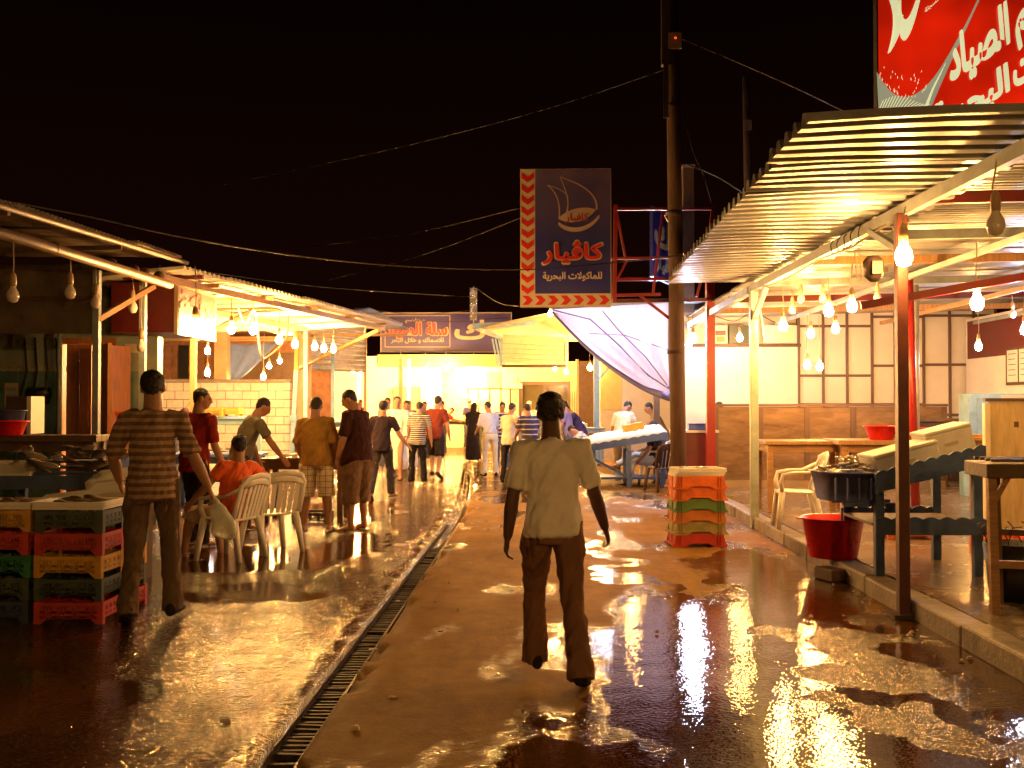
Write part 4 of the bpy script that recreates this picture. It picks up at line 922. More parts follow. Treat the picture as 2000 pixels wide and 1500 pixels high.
# dark fridge + pale-blue posts in front of the white wall
fg_ = thing('fridge', 'grey brown fridge standing against the bright white wall', 'fridge', (wx(797), 37.4, 0))
MB().bx(-0.5, 0.45, 0, 0.55, 0.02, 2.25).build('cabinet', mat('fridge_grey', (0.22, 0.17, 0.13), 0.4), fg_, 0.02); MB().bx(-0.48, 0.43, -0.03, 0, 0.1, 1.4).build('door', bpy.data.materials['fridge_grey'], fg_); MB().bx(0.3, 0.34, -0.07, -0.03, 0.7, 1.1).build('handle', MT['steel'], fg_)
for px, Y, w, m_, lb in ((627, 30, .09, 'ltblue', 'slim pale blue post left of the bright white stall'), (612, 29, .1, 'darkwood', 'slim dark post beside the corrugated screen'), (782, 33, .13, 'tan', 'tan round post before the bright white wall'), (798, 34, .1, 'ltblue', 'pale blue post with brace before the fridge'), (700, 33, .09, 'ltblue', 'pale blue post in the glare of the white stall'), (1165, 27, .15, 'ltblue', 'pale blue square post beside the blue tarpaulin')):
    q = thing('post', lb, 'post', (PX(px, Y), Y, 0)); MB().box((0, 0, 1.55), (w, w, 3.1)).build('shaft', MT[m_], q); MB().box((0, 0, 0.02), (w * 1.8, w * 1.8, 0.03)).build('base_plate', MT['darksteel'], q)
    if px in (798, 1165): MB().bar((0, 0, 2.2), (0.7, 0, 3.0), 0.05).build('brace', MT['ltblue'], q)
# lintel with sheet edge under the purple sign
ln = thing('end_lintel', 'long brown lintel with corrugated roof edge below the purple sign', 'lintel', (0, 36.4, 0))
MB().bx(PX(736, 36.4), PX(986, 36.4), 0, 0.25, PZ(716, 36.4), PZ(692, 36.4)).build('fascia', mat('fascia_brown', (0.30, 0.17, 0.07), 0.5, var=0.15, stretch=(0.3, 1, 6)), ln)
MB().bx(PX(700, 36.4), PX(734, 36.4), 0.05, 0.2, PZ(716, 36.4), PZ(695, 36.4)).build('fascia', MT['steel'], ln)
lm = corr_mesh('roof_sheet', 1.6, 4.6, 0.19, 0.05, False)
sheet_obj('roof_sheet', lm, MT['galv'], ln, (PX(736, 36.4), 36.2, PZ(691, 36.4)), (0, 0, 0)).rotation_euler = (0, 0.0, 0)
o = ln.children[-1]; o.rotation_euler = (0, 0, radians(90)); o.location = (PX(985, 36.4), 36.15, PZ(691, 36.4) + 0.01)
# cream hall and slatted shutter on the far right
rs = thing('slatted_shutter', 'cream slatted shutter hanging under the far right roof', 'shutter', (0, 31.0, 0))
for q in range(6): MB().box((PX(1042, 31), 0, PZ(706 - q * 9.3, 31)), (PX(1103, 31) - PX(982, 31), 0.03, 0.135), M=Matrix.Rotation(0.25, 3, 'X') @ Matrix.Rotation(0.05, 3, 'Y')).build('slat', MT['cream'], rs)
MB().bx(PX(980, 31), PX(1106, 31), -0.05, 0.08, PZ(718, 31), PZ(712, 31)).build('bottom_rail', MT['darksteel'], rs)
MB().bx(PX(1104, 31), PX(1110, 31), -0.05, 0.05, PZ(716, 31), PZ(650, 31)).build('side_rail', MT['steel'], rs); MB().bx(PX(976, 31), PX(981, 31), -0.05, 0.05, PZ(716, 31), PZ(660, 31)).build('side_rail', MT['steel'], rs)
rr_ = thing('far_roof', 'pale sheet roof over the far right stalls', 'roof', (0, 0, 0))
MB().add([(PX(926, 29), 29, PZ(640, 29)), (PX(1100, 27), 27, PZ(605, 27)), (PX(1420, 22), 22.5, 3.5), (PX(1420, 36), 36, 3.7), (PX(975, 36), 36, PZ(660, 36))], [(0, 1, 2, 3, 4)]).build('sheet', MT['cream'], rr_)
rr_.children[-1].modifiers.new('s', 'SOLIDIFY').thickness = 0.05
MB().bar((PX(926, 29), 28.9, PZ(637, 29)), (PX(1045, 29), 28.9, PZ(630, 29)), 0.09, 0.14).build('edge_beam', MT['ltblue'], rr_)
MB().bar((PX(935, 29), 28.9, PZ(640, 29)), (PX(980, 31), 30.9, PZ(662, 31)), 0.08, 0.1).build('edge_beam', MT['ltblue'], rr_)
for q in range(3): MB().bar((PX(962 + q * 6, 31), 30.8, PZ(662, 31)), (PX(972 + q * 6, 31), 30.8, PZ(712, 31)), 0.05).build('hanger', MT['ltblue'], rr_)
ms = thing('plate_strip', 'hanging strip of four shiny embossed metal plates', 'metal strip', (PX(925, 28.8), 28.7, 0))
for q in range(4): MB().box((0, 0, PZ(570 + q * 16, 28.8)), (0.2, 0.03, 0.215), rz=0.1 * (-1) ** q).build('plate', mat('shiny_plate', (0.5, 0.47, 0.42), 0.25, 0.7, var=0.4, scale=9) if q == 0 else bpy.data.materials['shiny_plate'], ms)
MB().bar((0, 0.03, PZ(560, 28.8)), (0, 0.03, PZ(640, 28.8)), 0.03).build('rod', MT['steel'], ms)
yw = thing('far_wall', 'yellow and white rendered wall behind the tarpaulin stall', 'wall', (0, 29.0, 0))
MB().bx(PX(1172, 29), PX(1214, 29), 0, 0.2, 1.45, 3.3).build('yellow_render', mat('yellow_render', (0.62, 0.50, 0.18), 0.7, var=0.1, dirt=0.2), yw); MB().bx(PX(1172, 29), PX(1214, 29), -0.01, 0.2, 0, 1.44).build('lower_render', MT['cream'], yw)
MB().bx(PX(1214, 29), 12, 0.02, 0.2, 0, 3.5).build('white_render', MT['white'], yw)
dk_ = thing('dark_doorway', 'narrow dark doorway with a brown frame near the blue post', 'doorway', (PX(1146, 33), 33, 0))
MB().bx(-0.3, 0.28, 0, 0.1, 0, 3.0).build('opening', MT['darkwood'], dk_)  # solid dark panel painted in for the doorway's unlit inside
for s in (-0.34, 0.3): MB().bx(s, s + 0.08, -0.04, 0.08, 0, 3.05).build('frame', MT['tan'], dk_)
db = thing('stall_post', 'dark brown post behind the leaning vendor', 'post', (PX(1281, 21), 21, 0)); MB().box((0, 0, 1.6), (0.13, 0.1, 3.2)).build('shaft', MT['darkwood'], db); MB().box((0, 0, 0.02), (0.2, 0.2, 0.03)).build('base_plate', MT['darkwood'], db)

# ------------------------------------------------------------------ blue tarpaulin
tp = thing('tarpaulin', 'translucent pale blue tarpaulin draped down to the utility pole', 'tarpaulin', (0, 0, 0))
def tarpmat():
    m, nt, N, L, b = _nodes('tarpaulin_sheet')
    out = N['Material Output']; tr = N.new('ShaderNodeBsdfTranslucent'); tr.inputs[0].default_value = (0.62, 0.58, 0.80, 1)
    b.inputs['Base Color'].default_value = (0.42, 0.44, 0.66, 1); b.inputs['Roughness'].default_value = 0.35
    mx = N.new('ShaderNodeMixShader'); mx.inputs[0].default_value = 0.55; L.new(b.outputs[0], mx.inputs[1]); L.new(tr.outputs[0], mx.inputs[2]); L.new(mx.outputs[0], out.inputs[0])
    t = N.new('ShaderNodeTexCoord'); mp = N.new('ShaderNodeMapping'); mp.inputs['Rotation'].default_value = (0, 0.7, 0); mp.inputs['Scale'].default_value = (9, 1, 1.2); L.new(t.outputs['Object'], mp.inputs[0])
    n = N.new('ShaderNodeTexNoise'); n.inputs['Scale'].default_value = 1.5; n.inputs['Detail'].default_value = 5; L.new(mp.outputs[0], n.inputs['Vector'])
    bp = N.new('ShaderNodeBump'); bp.inputs['Strength'].default_value = 0.6; bp.inputs['Distance'].default_value = 0.05; L.new(n.outputs['Fac'], bp.inputs['Height']); L.new(bp.outputs[0], b.inputs['Normal']); L.new(bp.outputs[0], tr.inputs['Normal'])
    return m
Yt = 18.0
top = [Vector((PX(1080 + (1308 - 1080) * t, Yt + 1.5 * (1 - t)), Yt + 1.5 * (1 - t), PZ(604 - 12 * t, Yt + 1.5 * (1 - t)))) for t in np.linspace(0, 1, 41)]
bot = [Vector((p[0], p[1])) for p in bez((1078, 610), (1150, 690), (1225, 755), (1310, 777), n=40)]
vs, fs = [], []
for i in range(41):
    t = i / 40; yb_ = Yt + 1.5 * (1 - t)
    B = Vector((PX(bot[i].x, yb_), yb_ - 0.05, PZ(bot[i].y, yb_)))
    for j in range(25):
        u = j / 24; p = top[i].lerp(B, u); p.y += 0.05 * sin(t * 11 + u * 4) * u + 0.25 * sin(pi * u) * (t * 0.6) + 0.05 * sin(9 * atan2(1.02 - u, 1.03 - t) * 2.2) * max(0, 1 - 1.1 * sqrt((1 - u) ** 2 + (1 - t) ** 2)); vs.append(p)
for i in range(40):
    for j in range(24): fs.append((i * 25 + j, (i + 1) * 25 + j, (i + 1) * 25 + j + 1, i * 25 + j + 1))
mb = MB(); mb.add(vs, fs, True); o = mb.build('sheet', tarpmat(), tp)
hem = mat('tarpaulin_hem', (0.13, 0.14, 0.46), 0.5, var=0.2)
MB().tube([vs[i * 25 + 24] for i in range(41)], [0.025 + 0.03 * (i / 40) ** 2 * 1.6 for i in range(41)], 8).build('rolled_hem', hem, tp)
MB().tube([vs[40 * 25 + j] for j in range(25)], 0.03, 7).build('side_hem', hem, tp)
MB().tube([v + Vector((0, -0.02, 0)) for v in (vs[5], vs[13 * 25 + 7], vs[23 * 25 + 14], vs[33 * 25 + 20], vs[40 * 25 + 22])], 0.013, 6).build('seam', hem, tp)
MB().tube([v + Vector((0, -0.02, 0)) for v in (vs[17 * 25 + 2], vs[23 * 25 + 9], vs[32 * 25 + 15], vs[40 * 25 + 22])], 0.010, 6).build('seam', hem, tp)
MB().tube([v + Vector((0, -0.02, 0)) for v in (vs[13 * 25 + 15], vs[25 * 25 + 10], vs[40 * 25 + 12])], 0.008, 6).build('seam', hem, tp)
MB().tube([top[0] + Vector((-0.02, 0, 0)), Vector((PX(1070, 19.5), 19.5, 3.6))], 0.012, 6).build('tie_cord', MT['cord'], tp)
MB().bar((PX(1075, 19.6), 19.6, PZ(598, 19.6)), (PX(1420, 18), 18.2, 3.45), 0.06, 0.08).build('rail', MT['steel'], tp)
# ------------------------------------------------------------------ hanging bulbs
_bm = {}
def bulb_mesh(kind):
    if kind not in _bm:
        g = MB(); g.lathe([(0.0, -0.052), (0.027, -0.042), (0.039, -0.012), (0.034, 0.014), (0.020, 0.038), (0.014, 0.06)], n=8)
        me = g.mesh('glass')
        if kind == 'off': me.materials.append(MT['glassoff'])
        elif kind.startswith('warm'): me.materials.append(emit('lit_bulb_' + kind, WARM, BULB_W * float(kind[4:]) / 1.32))
        else: me.materials.append(emit('lit_bulb_' + kind, COOL, BULB_W * float(kind[4:]) / 1.32))
        _bm[kind] = me
    return _bm[kind]
_s = MB(); _s.lathe([(0.0, 0.05), (0.019, 0.05), (0.021, 0.085), (0.017, 0.12), (0.008, 0.135), (0.0, 0.136)], n=10); sock_me = _s.mesh('socket'); sock_me.materials.append(MT['socket'])
def bulb(px, py, Y, kind, label, top=None, group='bulbs strung through the market', world=None, sc=1.25):
    p = world if world is not None else P(px, py, Y)
    if kind != 'off': sc *= 1.15  # lit bulbs drawn larger to stand in for bloom
    t = thing('light_bulb', label, 'light bulb', p, 0, group)
    put('glass', bulb_mesh(kind), t, (0, 0, 0), (0, 0, 0), (sc,) * 3); put('socket', sock_me, t, (0, 0, 0), (0, 0, 0), (sc,) * 3)
    h = (top if top is not None else 3.15) - p.z
    if h > 0.17:
        w = random.uniform(-0.015, 0.015)
        MB().tube([(0, 0, 0.13 * sc), (w, 0.01, h * 0.5), (-w, 0, h)], 0.006, 5).build('cord', MT['cord'], t)
    return t
G = 'bulbs under the canopy'; GL = 'bulbs under the lit awning'; GE = 'bulbs at the end of the street'
bulb(1760, 500, 7.55, 'warm0.34', 'big glaring bulb hanging beside the near canopy post', 3.05, G, sc=1.5)
bulb(1937, 440, 6.2, 'off', 'large unlit frosted bulb hanging nearest under the canopy', 3.1, G, sc=1.5)
bulb(1527, 637, 13.0, 'warm0.71', 'lit bulb hanging just behind the pale green canopy post', 3.1, G)
bulb(1615, 607, 12.0, 'warm0.71', 'lit bulb with yellow cord, left of the pair under the canopy middle', 3.1, G)
bulb(1660, 598, 11.0, 'warm0.71', 'glaring bulb by the knotted cord under the canopy middle', 3.1, G)
bulb(1580, 652, 16.0, 'warm0.53', 'small lit bulb against the framed panels below the others', 3.1, G)
bulb(1628, 642, 15.0, 'warm0.53', 'small lit bulb directly below the yellow corded one', 3.1, G)
bulb(1573, 713, 17.2, 'warm0.44', 'low lit bulb just above the marble partition, outer one', 3.1, G)
bulb(1597, 716, 17.3, 'warm0.44', 'low lit bulb just above the marble partition, inner one', 3.1, G)
bulb(1900, 592, 9.5, 'warm0.71', 'glaring bulb hanging right of the near canopy post', 3.1, G, sc=1.4)
bulb(1990, 645, 14.0, 'cool0.35', 'bluish white lamp hanging before the dark red band', 3.1, G)
bulb(1902, 677, 16.0, 'warm0.53', 'small lit bulb before the corner of the framed panels', 3.1, G)
for a, (px, py, Y, lb) in enumerate(((1545, 605, 13.4, 'small unlit bulb nearest the pale green post'), (1562, 583, 12.8, 'unlit clear bulb high left of the lit cluster'), (1604, 584, 12.6, 'unlit bulb touching the yellow corded lit one'), (1709, 582, 12.2, 'unlit clear bulb beside the near dark post'), (1968, 614, 14.2, 'unlit bulb before the dark red wall band'))):
    bulb(px, py, Y, 'off', lb, 3.1, G)
bulb(1443, 660, 18.8, 'warm0.35', 'small lit bulb before the posters on the shelf', 3.15, G)
bulb(1353, 662, 18.0, 'cool0.3', 'upper cool white lamp between the pole and the red column', 3.15, G)
bulb(1344, 672, 18.1, 'cool0.2', 'lower cool white lamp between the pole and the red column', 3.15, G)
bulb(1278, 640, 20.6, 'cool1.7', 'strong white lamp glowing through the tarpaulin', 3.3, G)
bulb(1180, 660, 22.5, 'cool0.5', 'white lamp behind the thin end of the tarpaulin', 3.3, G)
bulb(1235, 705, 23.0, 'warm0.53', 'bulb over the iced fish table behind the tarpaulin', 3.3, G)
# left
bulb(375, 636, 11.7, 'warm0.26', 'big glaring bulb in front of the red lettered sign', 3.2, GL, sc=1.5)
for px, py, Y, k, lb in ((447, 641, 14.4, 'warm1.78', 'lit bulb second along the awning from the red sign'), (490, 643, 14.8, 'warm1.78', 'lit bulb third along the awning from the red sign'), (542, 662, 16.8, 'warm1.78', 'lit bulb fourth along the awning, above the looped cable'),
                         (573, 671, 17.8, 'warm1.78', 'lit bulb fifth along the awning, before the tan pier'), (612, 676, 19.6, 'warm0.77', 'small lit bulb left of the last pair under the awning'), (630, 680, 19.9, 'warm1.53', 'lit bulb, nearer of the last pair under the awning'), (649, 681, 20.3, 'warm1.53', 'last lit bulb at the far end of the awning'),
                         (400, 684, 20.0, 'warm0.89', 'small lit bulb below the red lettered sign'), (400, 727, 19.0, 'cool0.3', 'bluish white lamp low over the block wall'), (511, 735, 22.0, 'warm1.16', 'lit bulb just above the block wall edge'), (522, 714, 25.0, 'warm1.27', 'lit bulb in the dim shop behind the block wall, left'), (543, 704, 25.5, 'warm1.02', 'lit bulb in the dim shop behind the block wall, right')):
    bulb(px, py, Y, k, lb, 3.14, GL)
for px, py, Y, lb in ((10, 572, 9.2, 'unlit bulb at the open end of the near awning'), (125, 567, 10.4, 'unlit bulb second under the near awning pipe'), (176, 587, 11.0, 'unlit bulb third under the near awning, by the post'), (250, 597, 11.8, 'unlit slim bulb before the red sign box'), (268, 674, 11.95, 'unlit white bulb low on the awning post')):
    bulb(px, py, Y, 'off', lb, 3.1, 'unlit bulbs under the near awning', sc=1.5)
# end of the street
for px, py, Y, k, lb in ((871, 719, 35.6, 'warm3.64', 'bulb under the brown lintel where white wall meets yellow'), (925, 741, 37.2, 'warm2.91', 'bulb on the yellow block wall left of the notice'), (705, 722, 33.0, 'warm5.10', 'bulb at the screen end over the white stall'), (688, 724, 32.5, 'warm4.37', 'bulb left of the others over the white stall'), (782, 728, 33.5, 'warm4.37', 'bulb on the tan round post of the white stall'), (830, 722, 34.5, 'warm4.37', 'bulb over the crowd before the white wall'),
                         (1083, 719, 34.0, 'warm2.91', 'bulb above the glazed door, left one'), (1106, 726, 34.5, 'warm2.91', 'bulb above the glazed door, right one'), (1152, 718, 29.0, 'warm2.91', 'bulb beside the pale blue square post'), (1075, 612, 26.5, 'warm1.46', 'bulb tucked below the billboard corner')):
    bulb(px, py, Y, k, lb, PZ(700, Y) + 0.25, GE, sc=1.4)
bulb(0, 0, 0, 'warm0.25', 'added unseen fill bulb nearest behind the viewer', 3.2, 'added fill bulbs behind the viewer', Vector((3.3, 0.6, 2.75)))  # unseen bulbs added behind the viewer as front fill for the near figures
bulb(0, 0, 0, 'warm2.2', 'added unseen fill bulb further back behind the viewer', 3.2, 'added fill bulbs behind the viewer', Vector((2.6, -2.4, 2.75)))
bulb(0, 0, 0, 'warm1.1', 'added unseen fill bulb on the opposite side behind the viewer', 3.4, 'added fill bulbs behind the viewer', Vector((-5.2, -1.6, 2.75)))
# unseen stall canopy added behind the viewer to carry the fill bulbs
nb_ = thing('unseen_canopy', 'added unseen corrugated canopy for the fill bulbs behind the viewer', 'canopy', (0, 0, 0))
for i in range(7): sheet_obj('roof_sheet', inner, MT['sheet'], nb_, (1.7, -4.2 + i * 0.985, 3.24 + (i % 2) * 0.005))
for y in (-3.6, 2.2): MB().box((2.75, y, 1.6), (0.1, 0.1, 3.2)).build('post', MT['darksteel'], nb_)
MB().bar((2.75, -4.2, 3.2), (2.75, 2.6, 3.2), 0.08).build('front_beam', MT['steel'], nb_)

# ------------------------------------------------------------------ cables
def cable(label, pts, r, m='rubber', sag=0.0):
    pts = [Vector(p) for p in pts]; out = []
    for i in range(len(pts) - 1):
        p0, p1, p2, p3 = pts[max(i - 1, 0)], pts[i], pts[i + 1], pts[min(i + 2, len(pts) - 1)]
        for k_ in range(8):
            t = k_ / 8; q = 0.5 * ((2 * p1) + (p2 - p0) * t + (2 * p0 - 5 * p1 + 4 * p2 - p3) * t * t + (3 * p1 - p0 - 3 * p2 + p3) * t ** 3); out.append(q)
    out.append(pts[-1]); o = MB().tube(out, r, 6).build('cable', MT[m]); tag(o, label, 'cable', 'cables over the street'); return o
cable('thick brown cable sagging across the whole street past the billboard', [P(-80, 372, 9.5), P(160, 418, 11), P(340, 458, 12.2), P(560, 495, 13.5), P(780, 518, 14.5), P(1020, 526, 15.3), P(1200, 513, 15.5), P(1345, 497, 15.9)], 0.010)
cable('thin cable from the dark rooftops up to the utility pole', [P(430, 356, 26), P(750, 290, 23), P(1050, 215, 19), P(1312, 130, 16.2)], 0.005)
cable('cable from the pole top down to the canopy roof', [P(1335, 75, 16.2), P(1450, 125, 14), P(1560, 175, 12), P(1660, 225, 10.5)], 0.008)
cable('cable slanting from the pole down behind the canopy edge', [P(1340, 320, 16.3), P(1400, 345, 16), P(1470, 390, 15)], 0.010)
cable('pair of loose wires hanging down the utility pole', [P(1337, 220, 16.1), P(1352, 290, 16.0), P(1375, 345, 16.1), P(1390, 400, 16.3)], 0.007)
for a, (x0, y0, x1, y1, Y0, Y1, lb) in enumerate(((340, 520, 930, 580, 18, 29, 'wire above the lit awning toward the metal plates'), (600, 480, 1015, 405, 22, 16.5, 'faint wire rising toward the billboard'), (640, 545, 1015, 425, 24, 17, 'faint wire crossing above the purple sign'), (690, 600, 930, 605, 24, 29, 'cable along the top of the purple sign'), (720, 615, 990, 620, 25, 30, 'cable crossing the purple sign lettering'), (930, 562, 1015, 598, 29, 17, 'brown strut wire from the metal plates'))):
    m0 = P((x0 + x1) / 2, (y0 + y1) / 2 + 10, (Y0 + Y1) / 2); cable(lb, [P(x0, y0, Y0), m0, P(x1, y1, Y1)], 0.008)
cable('loose looped cord hanging between the awning bulbs', [P(460, 600, 15.0), P(475, 632, 15), P(493, 605, 15), P(505, 690, 15.5), P(520, 695, 16), P(555, 660, 16.3), P(560, 615, 16.5)], 0.016, 'cord')
cable('short pale hose dangling at the awning tip', [P(703, 625, 19.8), P(712, 640, 19.8), P(709, 655, 19.8)], 0.012, 'cord')
cable('knotted pale cord hanging from the canopy beam', [P(1672, 470, 10.6), P(1675, 510, 10.6), P(1680, 545, 10.6), P(1672, 552, 10.6), P(1668, 520, 10.6), P(1664, 475, 10.6)], 0.007, 'cord')
cable('cord drooping beside the pale green canopy post', [P(1480, 590, 13.2), P(1486, 630, 13.2), P(1490, 670, 13.2)], 0.012, 'cord')
cable('tangled wires along the shelf of posters', [P(1380, 610, 19.3), P(1430, 628, 19.3), P(1470, 612, 19.3), P(1520, 632, 19.3), P(1556, 612, 19.3)], 0.009)
# ------------------------------------------------------------------ crates
def slot_crate(L=0.50, W=0.38, H=0.165):
    m = MB(); t = 0.012
    for sx_ in (-1, 1):
        for sy_ in (-1, 1):
            m.box((sx_ * (L / 2 - 0.022), sy_ * (W / 2 - 0.022), H / 2), (0.045, 0.045, H - 0.003))
    def wall(n, along, fixed, axis):
        def bx(c, z, s, h):
            if axis == 'x': m.box((c, fixed, z), (s, t, h))
            else: m.box((fixed, c, z), (t, s, h))
        ln = along - 0.09
        bx(0, H - 0.022, ln, 0.03); bx(0, H * 0.53, ln, 0.016); bx(0, 0.052, ln, 0.016)
        k = n
        for i in range(k + 1):
            w = 0.026 if i % (k // 4) == 0 else 0.010
            bx(-ln / 2 + ln * i / k, H * 0.52, w, H - 0.075)
        # arched foot
        if axis == 'x':
            for s in (-1, 1): m.prism([(0, 0), (0.05, 0.045), (0, 0.045)] if s > 0 else [(0, 0), (0, 0.045), (-0.05, 0.045)], t, (-s * ln / 2, fixed + t / 2, 0.0), (1, 0, 0), (0, 0, 1), (0, -1, 0))
    for s in (-1, 1): wall(20, L, s * (W / 2 - 0.008), 'x'); wall(12, W, s * (L / 2 - 0.008), 'y')
    m.box((0, 0, 0.05), (L - 0.05, W - 0.05, 0.01))
    return m.mesh('crate')
_crate = {}
def crate(col, label, loc, rz, group, me0=[None], kind='slot'):
    key = (kind, col)
    if key not in _crate:
        base = slot_crate() if kind == 'slot' else solid_crate(); base.materials.append(MT[col]); _crate[key] = base
    o = put('crate', _crate[key], None, loc, (0, 0, rz)); return tag(o, label, 'crate', group)
def solid_crate(L=0.60, W=0.40, H=0.15):
    m = MB()
    arch = [(-L / 2 - 0.01, 0), (-L / 2 + 0.14, 0), (-L / 2 + 0.20, 0.035), (L / 2 - 0.20, 0.035), (L / 2 - 0.14, 0), (L / 2 + 0.01, 0), (L / 2 - 0.005, 0.03), (L / 2 - 0.03, H), (-L / 2 + 0.03, H), (-L / 2 + 0.005, 0.03)]
    for s in (-1, 1): m.prism(arch, 0.012, (0, s * (W / 2 - 0.01) + 0.006, 0))
    for s in (-1, 1): m.prism([(-W / 2 + 0.02, 0), (W / 2 - 0.02, 0), (W / 2 - 0.02, H), (-W / 2 + 0.02, H)], 0.012, (s * (L / 2 - 0.028) - 0.006, 0, 0), (0, 1, 0), (0, 0, 1), (1, 0, 0))
    lip = [(-L / 2 - 0.018, 0.0), (-L / 2 + 0.14, 0.0), (-L / 2 + 0.20, 0.035), (L / 2 - 0.20, 0.035), (L / 2 - 0.14, 0.0), (L / 2 + 0.018, 0.0), (L / 2 + 0.018, 0.014), (L / 2 - 0.135, 0.014), (L / 2 - 0.195, 0.049), (-L / 2 + 0.195, 0.049), (-L / 2 + 0.135, 0.014), (-L / 2 - 0.018, 0.014)]
    for s in (-1, 1): m.prism(lip, 0.02, (0, s * (W / 2 + 0.004) + 0.01, 0))
    for s in (-1, 1): m.box((s * (L / 2 + 0.005), 0, 0.02), (0.02, W, 0.014)); m.box((s * (L / 2 - 0.03), 0.0, 0.08), (0.03, 0.05, 0.12)); 
    for x in (-0.24, -0.21, 0.21, 0.24): m.box((x, -W / 2 - 0.002, 0.085), (0.01, 0.012, 0.12))
    m.box((0, 0, 0.05), (L - 0.07, W - 0.05, 0.012))
    return m.mesh('crate')
CN = dict(c_red='red', c_dgreen='dark olive', c_yellow='yellow', c_green='green', c_blue='dark blue', c_orange='orange', c_khaki='khaki', c_brown='orange brown', c_lgreen='moss green')
ordn = ['bottom', 'second', 'third', 'fourth', 'fifth', 'sixth']
stacks = [(-3.42, 7.56, 0.0, ['c_red', 'c_dgreen', 'c_yellow', 'c_red', 'c_dgreen'], 'front stack by the striped shirt man'),
          (-3.97, 7.58, 0.02, ['c_blue', 'c_dgreen', 'c_green', 'c_red', 'c_yellow'], 'stack cut by the picture edge'),
          (-3.40, 7.98, -0.03, ['c_red', 'c_dgreen', 'c_yellow', 'c_green'], 'stack half hidden behind the front one')]
for sx_, sy_, rz, cols, where in stacks:
    for i, c in enumerate(cols):
        crate(c, '%s slotted crate, %s up in the %s' % (CN[c], ordn[i], where) if i else '%s slotted crate at the bottom of the %s' % (CN[c], where), (sx_ + random.uniform(-.012, .012), sy_ + random.uniform(-.012, .012), 0.004 + i * 0.1655), rz + random.uniform(-0.03, 0.03), 'crates in the near stacks')
for i, c in enumerate(['c_red', 'c_khaki', 'c_brown', 'c_lgreen', 'c_orange', 'c_orange']):
    nm = CN[c]
    crate(c, '%s solid crate, %s in the stack before the utility pole' % (nm, ('top' if i == 5 else ordn[i] + ' from the ground') if i else 'bottom'), (PX(1358, 11.75) - 0.012 * (5 - i) * 0 + random.uniform(-.008, .008), 11.8 + random.uniform(-.006, .006), 0.003 + i * 0.128), 0.10 + random.uniform(-0.02, 0.02), 'crates stacked before the pole', kind='solid')

# ------------------------------------------------------------------ fish and trays
def fish_mesh(L=0.30, h=0.042, w=0.022):
    m = MB(); n = 10; prof = [(0.0, .12), (.06, .45), (.16, .8), (.3, 1.0), (.5, .92), (.68, .62), (.82, .32), (.9, .22)]
    m.loft([(L * (t - 0.45), 0, 0) for t, _ in prof], [(w * s, h * s) for _, s in prof], n, (0, 1, 0))
    m.add([(L * .42, -.003, 0), (L * .58, -.002, h * 1.1), (L * .53, 0, 0), (L * .58, -.002, -h * 1.1), (L * .42, .003, 0)], [(0, 1, 2, 3), (4, 3, 2, 1)])
    m.prism([(0, 0), (0.09, 0.0), (0.03, 0.03)], 0.003, (-0.03, 0.0015, h * 0.92)); return m.mesh('fish')
fm_d = fish_mesh(); fm_d.materials.append(MT['fish']); fm_p = fish_mesh(0.24, 0.035, 0.02); fm_p.materials.append(MT['fishpale'])
def fish(me, loc, rz, label, group, s=1.0, tilt=0.0, roll=1.4):
    o = put('fish', me, None, loc, (roll, tilt, rz), (s, s, s)); o.rotation_mode = 'XYZ'
    return tag(o, label, 'fish', group)
def foam_tray(label, loc, L, W, H, rz=0.0, rot=None, m='foam'):
    t = thing('styrofoam_tray', label, 'tray', loc, rz)
    if rot: t.rotation_euler = rot
    MB().bx(-L / 2, L / 2, -W / 2, W / 2, 0, 0.02).build('base', MT[m], t)
    for s in (-1, 1):
        MB().bx(-L / 2, L / 2, s * (W / 2 - 0.012) - 0.012, s * (W / 2 - 0.012) + 0.012, 0.02, H).build('side', MT[m], t, 0.004); MB().bx(s * (L / 2 - 0.012) - 0.012, s * (L / 2 - 0.012) + 0.012, -W / 2 + 0.0245, W / 2 - 0.0245, 0.02, H).build('side', MT[m], t, 0.004)
    return t
foam_tray('shallow foam tray with a few fish on the front crate stack', (-3.42, 7.56, 0.835), 0.52, 0.40, 0.055)
foam_tray('shallow foam tray on the crate stack at the picture edge', (-3.97, 7.58, 0.835), 0.52, 0.40, 0.05, 0.03)
foam_tray('white foam lid on the half hidden crate stack', (-3.40, 7.98, 0.668), 0.52, 0.40, 0.03)
for i in range(7): fish(fm_d, (-3.42 + random.uniform(-.15, .15), 7.56 + random.uniform(-.1, .1), 0.876 + i * 0.006), random.uniform(-.8, .8), 'small dull fish lying in the foam tray of the front crates', 'fish in the front tray', 0.75, roll=1.5)
for i in range(4): fish(fm_d, (-3.95 + random.uniform(-.12, .12), 7.58 + random.uniform(-.1, .1), 0.872 + i * 0.006), random.uniform(-.8, .8), 'small dull fish lying in the tray at the picture edge', 'fish in the edge tray', 0.75, roll=1.5)
for i in range(3): foam_tray('white foam tray on the orange crate stack, %s of three' % ('lowest', 'middle', 'topmost')[i], (PX(1358, 11.75) + 0.01 * i, 11.8 - 0.01 * i, 0.785 + i * 0.026), 0.56, 0.37, 0.024 if i < 2 else 0.045, 0.10 + 0.04 * i)
for i in range(5): fish(fm_p, (PX(1358, 11.75) + random.uniform(-.15, .12), 11.78 + random.uniform(-.1, .1), 0.868 + 0.004 * i), random.uniform(-1, 1), 'pale fish in the foam tray on the orange crates', 'fish on the orange crates', 0.8, roll=1.5)

